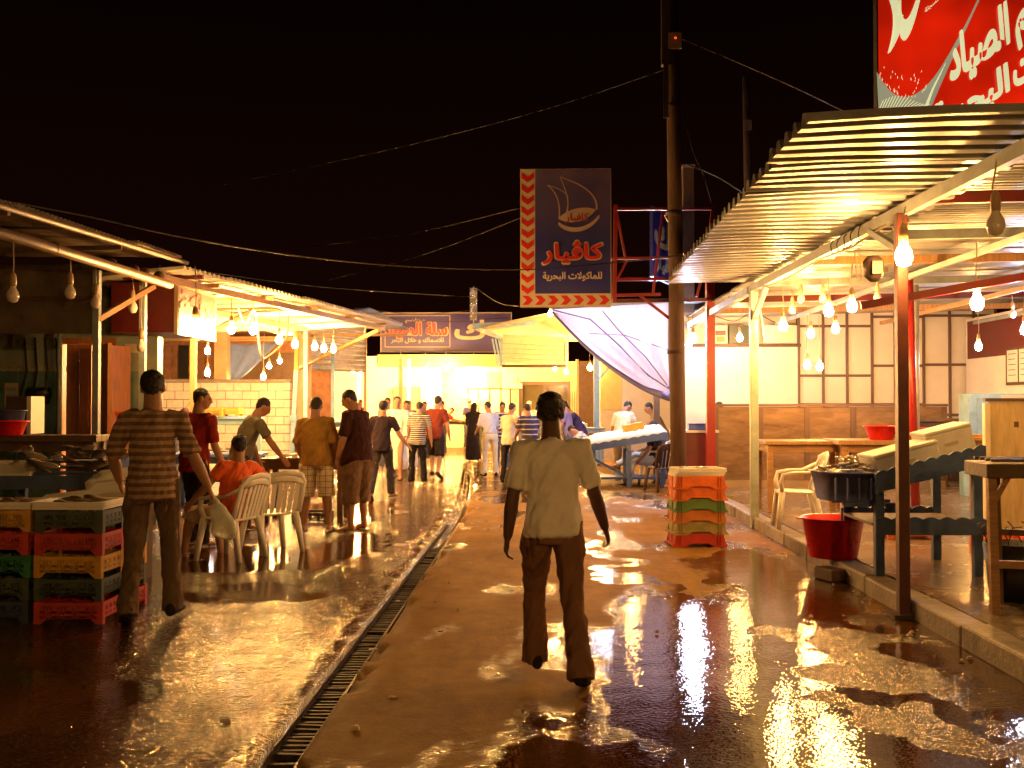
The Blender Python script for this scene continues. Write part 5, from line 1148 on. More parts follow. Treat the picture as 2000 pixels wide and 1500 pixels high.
# ------------------------------------------------------------------ tables
def table(label, loc, L, W, H, mt, rz=0.0, leg=0.07, th=0.05, name='table', shelf=None, planks=3, cat='table', base=0.0):
    t = thing(name, label, cat, loc, rz)
    pw_ = W / planks
    for i in range(planks): MB().bx(-L / 2, L / 2, -W / 2 + i * pw_ + 0.003, -W / 2 + (i + 1) * pw_ - 0.003, H - th, H + random.uniform(-.003, .003)).build('plank', MT['woodx'] if mt in ('wood',) else MT[mt], t, 0.004)
    for sx_ in (-1, 1):
        for sy_ in (-1, 1): MB().box((sx_ * (L / 2 - leg), sy_ * (W / 2 - leg), (H - th) / 2), (leg, leg, H - th - 0.002)).build('leg', MT[mt], t, 0.004)
    for sy_ in (-1, 1): MB().bx(-L / 2 + leg * 1.5, L / 2 - leg * 1.5, sy_ * (W / 2 - leg) - 0.014, sy_ * (W / 2 - leg) + 0.014, H - th - 0.10, H - th - 0.002).build('apron', MT[mt], t)
    for sx_ in (-1, 1): MB().bx(sx_ * (L / 2 - leg) - 0.014, sx_ * (L / 2 - leg) + 0.014, -W / 2 + leg * 1.5, W / 2 - leg * 1.5, H - th - 0.10, H - th - 0.002).build('apron', MT[mt], t)
    if shelf: MB().bx(-L / 2 + leg * .6, L / 2 - leg * .6, -W / 2 + leg * .7, W / 2 - leg * .7, shelf, shelf + 0.03).build('shelf', MT[mt], t)
    return t
PVZ = 0.15
table('plain wooden serving table before the marble partition', (PX(1560, 14.2) + 0.05, 14.2, PVZ), 1.25, 0.75, 0.96, 'wood', 0.03)
table('long wooden counter with a red bowl before the marble partition', (PX(1785, 13.6), 13.9, PVZ), 2.1, 0.8, 0.98, 'wood', -0.02, 0.09, 0.06)
table('dark slatted bench behind the orange crates', (PX(1840, 17.0), 17.0, PVZ), 1.3, 0.5, 1.22, 'darkwood', 0)
table('wooden table in the street between the chairs and the tan shirt man', (PX(592, 13.9), 14.1, 0), 1.15, 0.7, 0.87, 'darkwood', 0.03, 0.075)
table('rough dark bench behind the near fish heap', (PX(60, 10.9), 11.0, 0), 1.35, 0.5, 1.27, 'darkwood', 0.08, 0.09, 0.07)
table('tall green trestle table at the end of the street', (PX(893, 36), 36.0, 0.0), 1.9, 0.8, 1.05, 'c_dgreen', 0.0, 0.12, 0.06)
table('low stall table under the red capped vendor', (PX(385, 19.4), 19.6, 0.12), 2.2, 0.7, 1.25, 'ltblue', 0.0, 0.08, 0.05)
table('fish table of the crouching white shirt vendor', (PX(415, 15.6), 15.8, 0), 1.4, 0.8, 0.85, 'blue', 0.1, 0.08)
table('fish counter of the bright white stall', (PX(700, 31), 31.0, 0.12), 3.2, 0.8, 0.95, 'ltblue', 0.0, 0.08, 0.05)
table('table of steel trays before the glazed door', (PX(1095, 27), 27.0, 0), 2.3, 0.8, 1.0, 'steel', 0.0, 0.08, 0.05)
def basin(label, loc, r0, r1, h, m='bowl', name='basin', n=36, handles=False, lip=0.02):
    t = thing(name, label, name, loc)
    MB().lathe([(0, 0), (r0 - 0.01, 0), (r0, 0.012), (r1, h), (r1 + lip, h + 0.004), (r1 + lip, h - 0.008), (r1 + lip - 0.004, h + 0.008), (r1 - 0.008, h + 0.004), (r0 - 0.008, 0.022), (0, 0.02)], n=n).build('shell', MT[m], t)
    if handles:
        for s in (0, pi): MB().bx(r1 * cos(s) - 0.02 + 0.035 * cos(s), r1 * cos(s) + 0.02 + 0.035 * cos(s), -0.05, 0.05, h - 0.012, h + 0.004).build('handle', MT[m], t)
    return t
basin('large empty red plastic tub standing on the kerb edge', (2.80, 9.85, 0.153), 0.225, 0.285, 0.37, handles=True, name='tub')
basin('red plastic bowl on the long wooden counter', (PX(1714, 13.75), 13.75, PVZ + 0.982), 0.155, 0.215, 0.18, name='bowl')
basin('red bowl on the bench at the picture edge', (PX(3, 10.7), 10.75, 1.272), 0.12, 0.17, 0.15, name='bowl')
basin('small blue bowl behind the red one on the bench', (PX(-8, 10.95), 11.1, 1.272), 0.12, 0.16, 0.26, 'blue', name='bowl')
basin('yellow basin on the slab at the foot of the block wall', (PX(512, 22.8), 22.8, 0.125), 0.18, 0.25, 0.26, 'c_yellow', name='basin')
blk_ = thing('wood_block', 'short wooden block wedged below the red tub at the kerb', 'wood block', (2.66, 9.45, 0.0)); MB().box((0, 0, 0.055), (0.17, 0.26, 0.11), rz=0.4).build('billet', MT['darkwood'], blk_, 0.012)
for i, (px, py_, c, lb) in enumerate(((1788, 13.8, 'c_red', 'red slotted crate on the counter by the galvanised pipe'), (1833, 13.75, 'c_red', 'red slotted crate with a loose lid on the counter'))):
    o = crate(c, lb, (PX(px, py_), py_, PVZ + 0.983), 0.05 * i, 'crates on the long counter')
bd_ = thing('chopping_board', 'yellow wooden boards stacked on the counter end', 'board', (PX(1865, 13.5), 13.55, PVZ + 0.983)); MB().box((0, 0, 0.02), (0.6, 0.3, 0.04)).build('board', MT['c_yellow'], bd_, 0.004); MB().box((0.05, 0, 0.06), (0.45, 0.26, 0.038), rz=0.1).build('board', MT['c_yellow'], bd_, 0.004)
tb = thing('blue_tray', 'blue tray and white bag on the dark bench by the corner', 'tray', (PX(1890, 17), 17.0, PVZ + 1.225)); MB().lathe([(0, 0), (0.14, 0), (0.2, 0.09), (0.19, 0.09), (0.135, 0.012), (0, 0.012)], n=4).build('dish', bpy.data.materials['blue_plastic'], tb)
cb_ = thing('cupboard', 'blue and cream low cupboard against the white side wall', 'cupboard', (PX(1940, 16.2), 16.3, PVZ))
MB().bx(-0.42, 0.65, 0, 0.4, 0, 1.62).build('cabinet', MT['ltblue'], cb_); MB().bx(0.08, 0.42, -0.02, -0.001, 0.1, 1.6).build('door', MT['signcream'], cb_); MB().bx(-0.3, -0.05, -0.02, -0.001, 0.9, 1.55).build('door', MT['ltblue'], cb_)
# plywood screen at the picture edge
ps = thing('plywood_screen', 'stained plywood screen with a pale edge post', 'screen', (PX(1916, 11.5), 11.5, PVZ))
MB().bx(0.03, 1.7, 0, 0.02, 0.0, 1.48).build('sheet', MT['ply'], ps); MB().bx(-0.03, 0.028, -0.03, 0.04, 0.0, 1.46).build('edge_post', MT['signcream'], ps); MB().bx(-0.02, 1.7, -0.02, 0.045, 1.482, 1.52).build('top_rail', MT['darkwood'], ps)
for x, z in ((0.3, 1.2), (0.75, 1.25), (0.35, 0.7), (0.9, 0.65)): MB().bx(x, x + 0.05, -0.006, -0.001, z, z + 0.06).build('patch', MT['darkwood'], ps)
gp = thing('drain_pipe', 'thin galvanised pipe beside the red inner post', 'pipe', (PX(1780, 13.0), 12.95, PVZ)); MB().tube([(0, 0, 0), (0, 0, 2.95)], 0.035, 10).build('tube', MT['galv'], gp)
ri = thing('inner_post', 'red inner steel post just behind the near canopy post', 'post', (PX(1770, 12.6), 12.6, PVZ)); MB().tube([(0.06, 0, 0), (0.0, 0, 3.0)], 0.05, 12).build('tube', MT['red'], ri); MB().lathe([(0.0, 0), (0.09, 0), (0.09, 0.02), (0, 0.02)], n=12).build('foot', MT['darkred'], ri)

# ------------------------------------------------------------------ blue fish stand on the right pavement
st = thing('fish_stand', 'sloping blue painted fish stand with scalloped boards on the pavement', 'fish stand', (0, 0, PVZ))
x0, x1, y0, y1 = PX(1690, 8.9), PX(1898, 8.9), 8.75, 9.75
def scallop(L, h, n, drop=0.0, up=False):
    """board L long; wavy edge on top (up) or bottom, other edge straight, sloping by drop"""
    pts = [];
    for i in range(n * 6 + 1):
        t = i / (n * 6); w = 0.022 * abs(sin(pi * t * n))
        pts.append((t * L, t * drop + (h + w if up else -w)))
    return pts + ([(L, drop), (0, 0)] if up else [(L, drop + h), (0, h)])
zf = 0.70; rise = 0.24
for yy in (y0, y1 - 0.02):
    MB().prism(scallop(x1 - x0, 0.16, 9, rise, True), 0.022, (x0, yy, zf)).build('side_board', MT['blue'], st)
    MB().prism(scallop(x1 - x0, 0.13, 7, 0.0, True), 0.022, (x0, yy, 0.35)).build('rail_board', MT['blue'], st)
for xx, hh in ((x0 + 0.05, zf), (x1 - 0.05, zf + rise)):
    for yy in (y0 + 0.05, y1 - 0.05): MB().box((xx, yy, hh / 2), (0.075, 0.07, hh)).build('leg', MT['blue'], st, 0.004)
for i in range(5):
    yy = y0 + 0.06 + i * 0.2; MB().bar((x0 + 0.02, yy + 0.08, zf + 0.06), (x1 - 0.02, yy + 0.08, zf + rise + 0.06), 0.17, 0.02).build('deck_plank', MT['blue'], st)
MB().bx(x0, x1, y0 + 0.08, y1 - 0.08, 0.42, 0.44).build('shelf', MT['darkwood'], st)
slope = atan2(rise, x1 - x0)
def onst(x, y, dz=0.0): return (x, y, PVZ + zf + 0.075 + (x - x0) * rise / (x1 - x0) + dz)
def foam_box(label, loc, L, W, H, rot):
    t = thing('styrofoam_box', label, 'box', loc); t.rotation_euler = rot
    MB().bx(-L / 2, L / 2, -W / 2, W / 2, 0, H - 0.035).build('tub', MT['foam'], t, 0.006); MB().bx(-L / 2 - 0.006, L / 2 + 0.006, -W / 2 - 0.006, W / 2 + 0.006, H - 0.033, H).build('lid', MT['foam'], t, 0.008)
    MB().bx(-0.06, 0.06, -W / 2 - 0.008, -W / 2 - 0.0065, H * 0.4, H * 0.5).build('hand_slot', MT['signcream'], t); return t
foam_box('long white foam box lying on the sloping blue stand', onst(x0 + 0.37, y0 + 0.40, 0.0), 0.56, 0.42, 0.21, (0, -slope, 0.03))
foam_box('brightly lit white foam box at the raised end of the blue stand', onst(x0 + 0.80, y0 + 0.5, 0.02), 0.40, 0.40, 0.25, (0, -slope, -0.04))
tr = thing('fish_tray', 'dark blue plastic tray heaped with pale fish, overhanging the blue stand', 'tray', (x0 - 0.10, 9.15, PVZ + 0.60)); 
MB().lathe([(0.28, 0.0), (0.34, 0.26), (0.365, 0.262), (0.365, 0.25), (0.335, 0.245), (0.27, 0.02), (0, 0.02)], n=4).build('shell', MT['tray'], tr); tr.children[0].rotation_euler = (0, 0, pi / 4); tr.children[0].scale = (0.85, 1.1, 1)
for q in range(5): MB().bx(-0.2 + q * 0.1, -0.188 + q * 0.1, -0.292, -0.28, 0.03, 0.22).build('rib', MT['tray'], tr)
MB().bx(-0.1, 0.42, -0.2, -0.16, -0.035, -0.002).build('bracket', MT['blue'], tr); MB().bx(-0.1, 0.42, 0.16, 0.2, -0.035, -0.002).build('bracket', MT['blue'], tr)
for i in range(34):
    a, r = random.uniform(0, 6.28), random.random() ** 0.6 * 0.24
    z = 0.26 + 0.14 * (1 - r / 0.24) + random.uniform(-.02, .015)
    fish(fm_p, (x0 - 0.10 + r * cos(a), 9.15 + r * sin(a), PVZ + 0.60 + z), random.uniform(0, 6.28), 'small pale fish in the heap on the dark blue tray', 'pale fish in the blue tray', random.uniform(.5, .75), random.uniform(-.35, .35), random.uniform(0.9, 1.8))
# near table at the picture edge
nt_ = thing('work_table', 'rough wooden work table with dark grill bars at the picture edge', 'table', (PX(1912, 7.2) + 0.02, 7.2, PVZ), -0.10)
for lx, ly in ((0.03, 0.03), (1.1, 0.03), (0.18, 0.42), (1.1, 0.42), (0.52, 0.36)): MB().bar((lx + 0.02, ly, 0), (lx, ly, 1.0), 0.055).build('leg', MT['wood'] if lx < 0.06 else MT['darkwood'], nt_)
MB().bar((0.05, 0.03, 0.78), (0.16, 0.03, 0.98), 0.035).build('brace', MT['wood'], nt_)
MB().bar((0.05, 0.03, 0.34), (1.1, 0.03, 0.34), 0.05).build('stretcher', MT['wood'], nt_); MB().bar((0.18, 0.42, 0.52), (1.1, 0.42, 0.50), 0.045).build('stretcher', MT['darkwood'], nt_)
MB().bx(-0.02, 1.3, -0.04, 0.46, 0.94, 1.04).build('trough', MT['darkwood'], nt_, 0.006)
for q in range(4): MB().bar((0.02, 0.0 + q * 0.12, 1.062), (1.3, 0.02 + q * 0.12, 1.062), 0.02).build('grill_bar', MT['darksteel'], nt_)
wbk = thing('wire_basket', 'dark wire basket on the pavement under the work table', 'basket', (PX(1985, 7.6), 7.75, PVZ))
MB().lathe([(0, 0), (0.17, 0.0), (0.22, 0.42), (0.21, 0.42), (0.16, 0.012), (0, 0.012)], n=16).build('tub', MT['black'], wbk)
for q in range(14):
    a = q * 0.449; MB().tube([(0.2 * cos(a), 0.2 * sin(a), 0.4), (0.26 * cos(a + .2), 0.26 * sin(a + .2), 0.5 + 0.06 * sin(q * 3)), (0.22 * cos(a + .5), 0.2 * sin(a + .5), 0.56)], 0.005, 5).build('wire', MT['darksteel'], wbk)
oc = crate('c_orange', 'orange crate on the pavement behind the work table', (PX(1975, 9.9), 10.2, PVZ), 0.2, 'crates on the pavement'); 
crate('c_orange', 'orange crate lying flat deep behind the blue stand', (PX(1955, 8.9), 11.3, PVZ), -0.1, 'crates on the pavement')

# ------------------------------------------------------------------ left fish stand
ls = thing('fish_stand', 'blue wooden fish stand of the near stall heaped with dark fish', 'fish stand', (PX(95, 9.6), 9.75, 0), 0.06)
for i in range(4): MB().bar((-0.55, -0.25 + i * 0.2, 0.90 + 0.045 * i), (0.52, -0.25 + i * 0.2, 0.90 + 0.045 * i), 0.19, 0.025).build('deck_plank', MT['blue'], ls)
MB().prism(scallop(1.12, 0.11, 8), 0.025, (-0.58, -0.36, 0.83)).build('front_board', MT['blue'], ls); MB().prism(scallop(1.12, 0.09, 8), 0.025, (-0.58, -0.34, 0.62)).build('front_board', MT['blue'], ls)
MB().bar((0.53, -0.36, 0.88), (0.53, 0.42, 1.06), 0.025, 0.12).build('side_board', MT['blue'], ls)
for lx, ly, sl in ((-0.5, -0.28, 0.08), (0.46, -0.28, -0.05), (-0.5, 0.35, 0.05), (0.46, 0.35, -0.05)): MB().bar((lx - sl, ly, 0), (lx, ly, 0.92), 0.07).build('leg', MT['blue'], ls)
MB().bar((0.3, -0.3, 0.0), (0.3, -0.3, 0.85), 0.06).build('prop', MT['wood'], ls)
for i in range(26):
    u, v = random.uniform(-.5, .5), random.uniform(-.28, .36)
    p = Matrix.Rotation(0.06, 3, 'Z') @ Vector((u, v, 0))
    fish(fm_d, (ls.location.x + p.x, ls.location.y + p.y, 0.96 + (v + .25) * 0.22 + random.uniform(0, .09)), random.uniform(-.9, -.2) + random.choice((0, 0, pi)), 'dark silvery fish in the heap on the near blue stand', 'fish on the near stand', random.uniform(1.1, 1.5), random.uniform(-.25, .3), random.uniform(.7, 1.6))
wt = foam_tray('white foam tray propped at the front of the near fish heap', (ls.location.x - 0.35, ls.location.y - 0.22, 0.97), 0.4, 0.24, 0.05, 0.06, (0.5, 0, 0.06))
for i, (px, py, Y, w, lb) in enumerate(((120, 985, 8.7, .5, 'foam box lid leaning below the near fish stand'), (232, 935, 9.4, .55, 'foam box half hidden by the striped shirt man'), (222, 962, 8.8, .5, 'foam box lying lower behind the striped shirt man'))):
    z = PZ(py, Y); q = thing('foam_lid', lb, 'foam box', (PX(px, Y), Y, 0)); MB().box((0, 0, z), (w, 0.35, 0.10), M=Matrix.Rotation(0.25, 3, 'X') @ Matrix.Rotation(-0.12, 3, 'Y')).build('slab', MT['foam'], q, 0.006)
    for s in (-1, 1): MB().bx(s * w * .4 - .03, s * w * .4 + .03, -0.1, 0.1, 0, z - 0.05).build('trestle', MT['darkwood'], q)
bx_ = thing('fish_box', 'white appliance panel standing on the near bench', 'panel', (PX(28, 11.2), 11.3, 1.272)); MB().bx(-0.22, 0.02, 0, 0.3, 0, 0.42).build('body', MT['darkwood'], bx_); MB().bx(0.022, 0.07, -0.01, 0.3, 0, 0.42).build('edge', MT['white'], bx_)
pc = thing('wall_poster', 'pale blue printed poster on the tiled wall', 'poster', (PX(8, 13.6), 13.68, 1.72)); MB().bx(-0.12, 0.06, -0.01, 0, -0.15, 0.17).build('sheet', MT['signcream'], pc)
for q in range(3): MB().bx(-0.1, 0.04, -0.014, -0.011, -0.12 + q * 0.09, -0.07 + q * 0.09).build('print_band', MT['ltblue'], pc)

# plates of fillets on the street table, crate below it, trays elsewhere
fl = thing('fillet_plate', 'white plate of fish fillets on the street table', 'plate', (PX(563, 13.85), 13.85, 0.872)); MB().lathe([(0, 0), (0.16, 0.0), (0.2, 0.02), (0.19, 0.022), (0.15, 0.008), (0, 0.008)], n=20).build('dish', MT['plastic'], fl)
for q in range(9): MB().ell((random.uniform(-.12, .12), random.uniform(-.09, .09), 0.03 + 0.012 * (q % 3)), (0.05, 0.03, 0.018), 8, 5).build('fillet', MT['foam'], fl)
crate('c_black', 'black slotted crate on the wet ground under the street table', (PX(605, 13.6), 13.75, 0.004), 0.05, 'crates under tables')
crate('c_yellow', 'yellow crate on the pale stall table before the block wall, left', (PX(413, 19.5), 19.4, 1.375), 0, 'yellow crates on the stall table')
crate('c_yellow', 'yellow crate on the pale stall table before the block wall, right', (PX(441, 19.5), 19.5, 1.375), 0.05, 'yellow crates on the stall table')
for i in range(14): fish(fm_p, (PX(415, 15.6) + random.uniform(-.4, .4), 15.7 + random.uniform(-.25, .25), 0.88 + random.uniform(0, .05)), random.uniform(-.5, .5), 'pale fish spread on the crouching vendor table', 'fish on the crouching vendor table', 1.0, 0.1, 1.4)
for i in range(12): fish(fm_p, (PX(880, 36) + random.uniform(-.6, .2), 36 + random.uniform(-.2, .2), 1.09 + random.uniform(0, .08)), random.uniform(-3, 3), 'fish heaped on the tall trestle table', 'fish on the trestle table', 1.2, 0.1, 1.4)
for i in range(16): fish(fm_p, (PX(700, 31) + random.uniform(-1.3, 1.3), 31 + random.uniform(-.25, .25), 1.11 + random.uniform(0, .05)), random.uniform(-3, 3), 'fish laid out on the bright white stall counter', 'fish on the white stall counter', 1.2, 0.1, 1.4)
foam_tray('foam tray on the steel tray table before the glazed door', (PX(1120, 27), 26.9, 1.005), 0.7, 0.4, 0.1)
for i in range(8): fish(fm_p, (PX(1120, 27) + random.uniform(-.25, .25), 26.9 + random.uniform(-.12, .12), 1.06 + random.uniform(0, .05)), random.uniform(-3, 3), 'fish in the foam tray before the glazed door', 'fish before the glazed door', 1.0, 0.1, 1.4)
# weighing scale
ws = thing('weighing_scale', 'market scale with a round white dial on the trestle table', 'scale', (PX(930, 35.8), 35.8, 1.052))
MB().bx(-0.16, 0.16, -0.12, 0.12, 0, 0.1).build('base', MT['steel'], ws); MB().bar((0, 0.03, 0.1), (0, 0.03, 0.45), 0.05).build('column', MT['steel'], ws)
MB().tube([(0, -0.02, 0.6), (0, 0.06, 0.6)], 0.17, 20).build('dial', MT['plastic'], ws); MB().tube([(0, -0.024, 0.6), (0, -0.021, 0.6)], 0.03, 12).build('hub', MT['c_yellow'], ws); MB().bar((0, -0.026, 0.6), (0.06, -0.026, 0.7), 0.008).build('needle', MT['black'], ws)
# iced fish table by the tarpaulin
it = thing('iced_fish_table', 'tilted blue table covered in crushed ice beside the tarpaulin', 'fish table', (PX(1222, 20.2), 20.2, 0)); Lt = PX(1300, 20.2) - PX(1152, 20.2)
vs, fs = [], []
for i in range(31):
    for j in range(13):
        u, v = i / 30, j / 12; ed = min(u, 1 - u, v, 1 - v)
        vs.append((-Lt / 2 + u * Lt, -0.5 + v, 0.84 + 0.24 * u + 0.10 * v + min(1, ed * 8) * 0.05 + (0.03 * random.random() if ed > 0 else 0)))
for i in range(30):
    for j in range(12): fs.append((i * 13 + j, (i + 1) * 13 + j, (i + 1) * 13 + j + 1, i * 13 + j + 1))
m_ = MB(); m_.add(vs, fs, True); m_.build('ice_bed', mat('crushed_ice', (0.80, 0.78, 0.78), 0.35, var=0.1, scale=20, bump=0.5, bscale=60), it); it.children[-1].modifiers.new('s', 'SOLIDIFY').thickness = 0.04
for yy in (-0.52, 0.5): MB().prism(scallop(Lt, 0.12, 8, 0.24, True), 0.025, (-Lt / 2, yy, 0.70 + (0.1 if yy > 0 else 0))).build('side_board', MT['blue'], it)
MB().bar((-Lt / 2, -0.5, 0.76), (-Lt / 2, 0.5, 0.86), 0.025, 0.13).build('end_board', MT['blue'], it)
for lx in (-Lt / 2 + 0.08, 0.02, Lt / 2 - 0.08):
    for ly in (-0.44, 0.44): MB().box((lx, ly, 0.36), (0.09, 0.08, 0.72)).build('leg', MT['blue'], it)
MB().bar((-Lt / 2 + 0.1, -0.44, 0.55), (0, -0.44, 0.2), 0.05).build('brace', MT['blue'], it)
MB().bx(-Lt / 2 + 0.1, Lt / 2 - 0.1, -0.4, 0.4, 0.16, 0.2).build('shelf', mat('shelf_blue', (0.03, 0.08, 0.30), 0.5), it)
yb2 = thing('yellow_tub', 'yellow orange plastic tub tilted on the iced fish table', 'tub', (PX(1238, 20.2), 20.25, 1.08)); yb2.rotation_euler = (0, -0.2, 0.1)
MB().bx(-0.19, 0.19, -0.12, 0.12, 0, 0.13).build('tub', MT['c_yellow'], yb2, 0.01); MB().bx(-0.2, 0.2, -0.13, 0.13, 0.13, 0.145).build('rim', MT['c_yellow'], yb2)

# ------------------------------------------------------------------ plastic chairs
def make_chair(label, loc, rz, mt='plastic', group='white plastic chairs', arms=True):
    """moulded stacking chair, front toward +y"""
    t = thing('plastic_chair', label, 'chair', loc, rz, group); m = MT[mt]
    vs, fs = [], []
    for i in range(9):
        for j in range(9):
            u, v = i / 8 - .5, j / 8 - .5; vs.append((u * (0.44 + 0.04 * v), v * 0.42, 0.44 - 0.02 * cos(u * 3) * cos(v * 3) + 0.018 * v - (0.03 if v > 0.45 else 0)))
    for i in range(8):
        for j in range(8): fs.append((i * 9 + j, (i + 1) * 9 + j, (i + 1) * 9 + j + 1, i * 9 + j + 1))
    mb = MB(); mb.add(vs, fs, True); o = mb.build('seat', m, t); o.modifiers.new('s', 'SOLIDIFY').thickness = 0.022
    # backrest: outer frame and slats, leaning back
    def B(u, h): return Vector((u * (0.23 + 0.02 * h), -0.20 - 0.13 * h + 0.05 * (1 - u * u) * -1 * 0.6, 0.43 + 0.42 * h))
    MB().loft([B(-1, 0), B(-1, .4), B(-.97, .8), B(-.75, .98), B(0, 1.05), B(.75, .98), B(.97, .8), B(1, .4), B(1, 0)], [(.034, .020)] * 9, 8).build('back_frame', m, t); bf_ = t.children[-1]
    MB().loft([B(-.95, .86), B(-.4, .93), B(0, .95), B(.4, .93), B(.95, .86)], [(.055, .014)] * 5, 8, (0, 0, 1)).build('top_rail', m, bf_)
    for u in (-.72, -.42, -.14, .14, .42, .72): MB().bar(B(u, .02), B(u, .92), 0.046, 0.012, (0, 1, 0)).build('slat', m, bf_)
    for s in (-1, 1):
        MB().loft([(s * .20, .17, .43), (s * .235, .20, .22), (s * .26, .225, 0)], [(.042, .040), (.036, .034), (.026, .026)], 8, (1, 0, 0)).build('leg', m, t)
        MB().loft([(s * .20, -.19, .43), (s * .225, -.24, .22), (s * .24, -.285, 0)], [(.042, .040), (.036, .034), (.026, .026)], 8, (1, 0, 0)).build('leg', m, t)
        if arms: MB().loft([(s * .20, .17, .43), (s * .245, .19, .54), (s * .255, .17, .635), (s * .258, .05, .66), (s * .255, -.12, .665), (s * .24, -.285, .74)], [(.034, .026), (.034, .026), (.040, .022), (.042, .018), (.040, .018), (.036, .02)], 8, (1, 0, 0)).build('armrest', m, t)
    return t
chairA = make_chair('white plastic chair under the man in orange', (PX(446, 10.6), 10.6, 0), radians(72))
make_chair('empty white plastic chair beside the man in orange', (PX(524, 11.1), 11.15, 0), radians(40))
make_chair('white plastic chair standing alone on the pavement before the wooden table', (PX(1548, 12.2), 12.2, PVZ), radians(84))
make_chair('white plastic chair under the seated man in pale jeans', (PX(1275, 20.6), 20.7, 0), radians(70))
make_chair('dark brown chair back to front by the utility pole', (PX(1293, 19.0), 19.05, 0), radians(20), 'darkwood', 'dark chairs', False)

# ------------------------------------------------------------------ scraps on the wet ground
lt = MB(); lr_ = random.Random(5)
def scrap(x, y, r, z=0.006):
    n = lr_.randint(4, 6); a0 = lr_.random() * 6; pts = [(x + r * lr_.uniform(.4, 1) * cos(a0 + 6.283 * i / n), y + r * lr_.uniform(.4, 1) * sin(a0 + 6.283 * i / n)) for i in range(n)]
    h = lr_.uniform(0.004, 0.02); lt.add([(a, b, z) for a, b in pts] + [(x * .5 + a * .5, y * .5 + b * .5, z + h) for a, b in pts], [tuple(range(n, 2 * n))] + [(i, (i + 1) % n, n + (i + 1) % n, n + i) for i in range(n)])
for i in range(60):
    y = lr_.uniform(5, 30); dx = float(drain_shift(y)); scrap(-1.17 + dx + lr_.gauss(0, .22), y, lr_.uniform(.012, .05))
for i in range(45): scrap(2.72 - abs(lr_.gauss(0, .12)), lr_.uniform(6, 18), lr_.uniform(.01, .045))
for i in range(60): scrap(lr_.uniform(-4.2, 2.2), lr_.uniform(5, 26), lr_.uniform(.008, .03))
tag(lt.build('debris', mat('scraps', (0.34, 0.25, 0.17), 0.6, var=0.7, scale=3)), 'wet paper scraps and fish waste scattered on the street', kind='stuff')
# ------------------------------------------------------------------ people
SKIN = {'tan': mat('skin_tan', (0.36, 0.19, 0.11), 0.55, var=0.08, scale=14, spec=0.35), 'dark': mat('skin_dark', (0.10, 0.048, 0.028), 0.5, var=0.1, scale=14, spec=0.4), 'light': mat('skin_light', (0.46, 0.27, 0.17), 0.55, var=0.08, scale=14, spec=0.35)}
HAIR = mat('hair_black', (0.016, 0.011, 0.008), 0.6, var=0.4, scale=60, bump=0.8, bscale=120)
EYE = mat('eye_dark', (0.03, 0.02, 0.015), 0.2); LIP = mat('lip', (0.26, 0.09, 0.06), 0.5)
wrinkle = bpy.data.textures.new('cloth_folds', 'CLOUDS'); wrinkle.noise_scale = 0.11; wrinkle.noise_depth = 2
fold_space = bpy.data.objects.new('fold_space', None); fold_space.scale = (0.55, 0.55, 1.5); fold_space.rotation_euler = (0.25, 0.5, 0.3); fold_space['kind'] = 'helper'
C.objects.link(fold_space)
hairtex = bpy.data.textures.new('hair_tufts', 'CLOUDS'); hairtex.noise_scale = 0.02; hairtex.noise_depth = 1

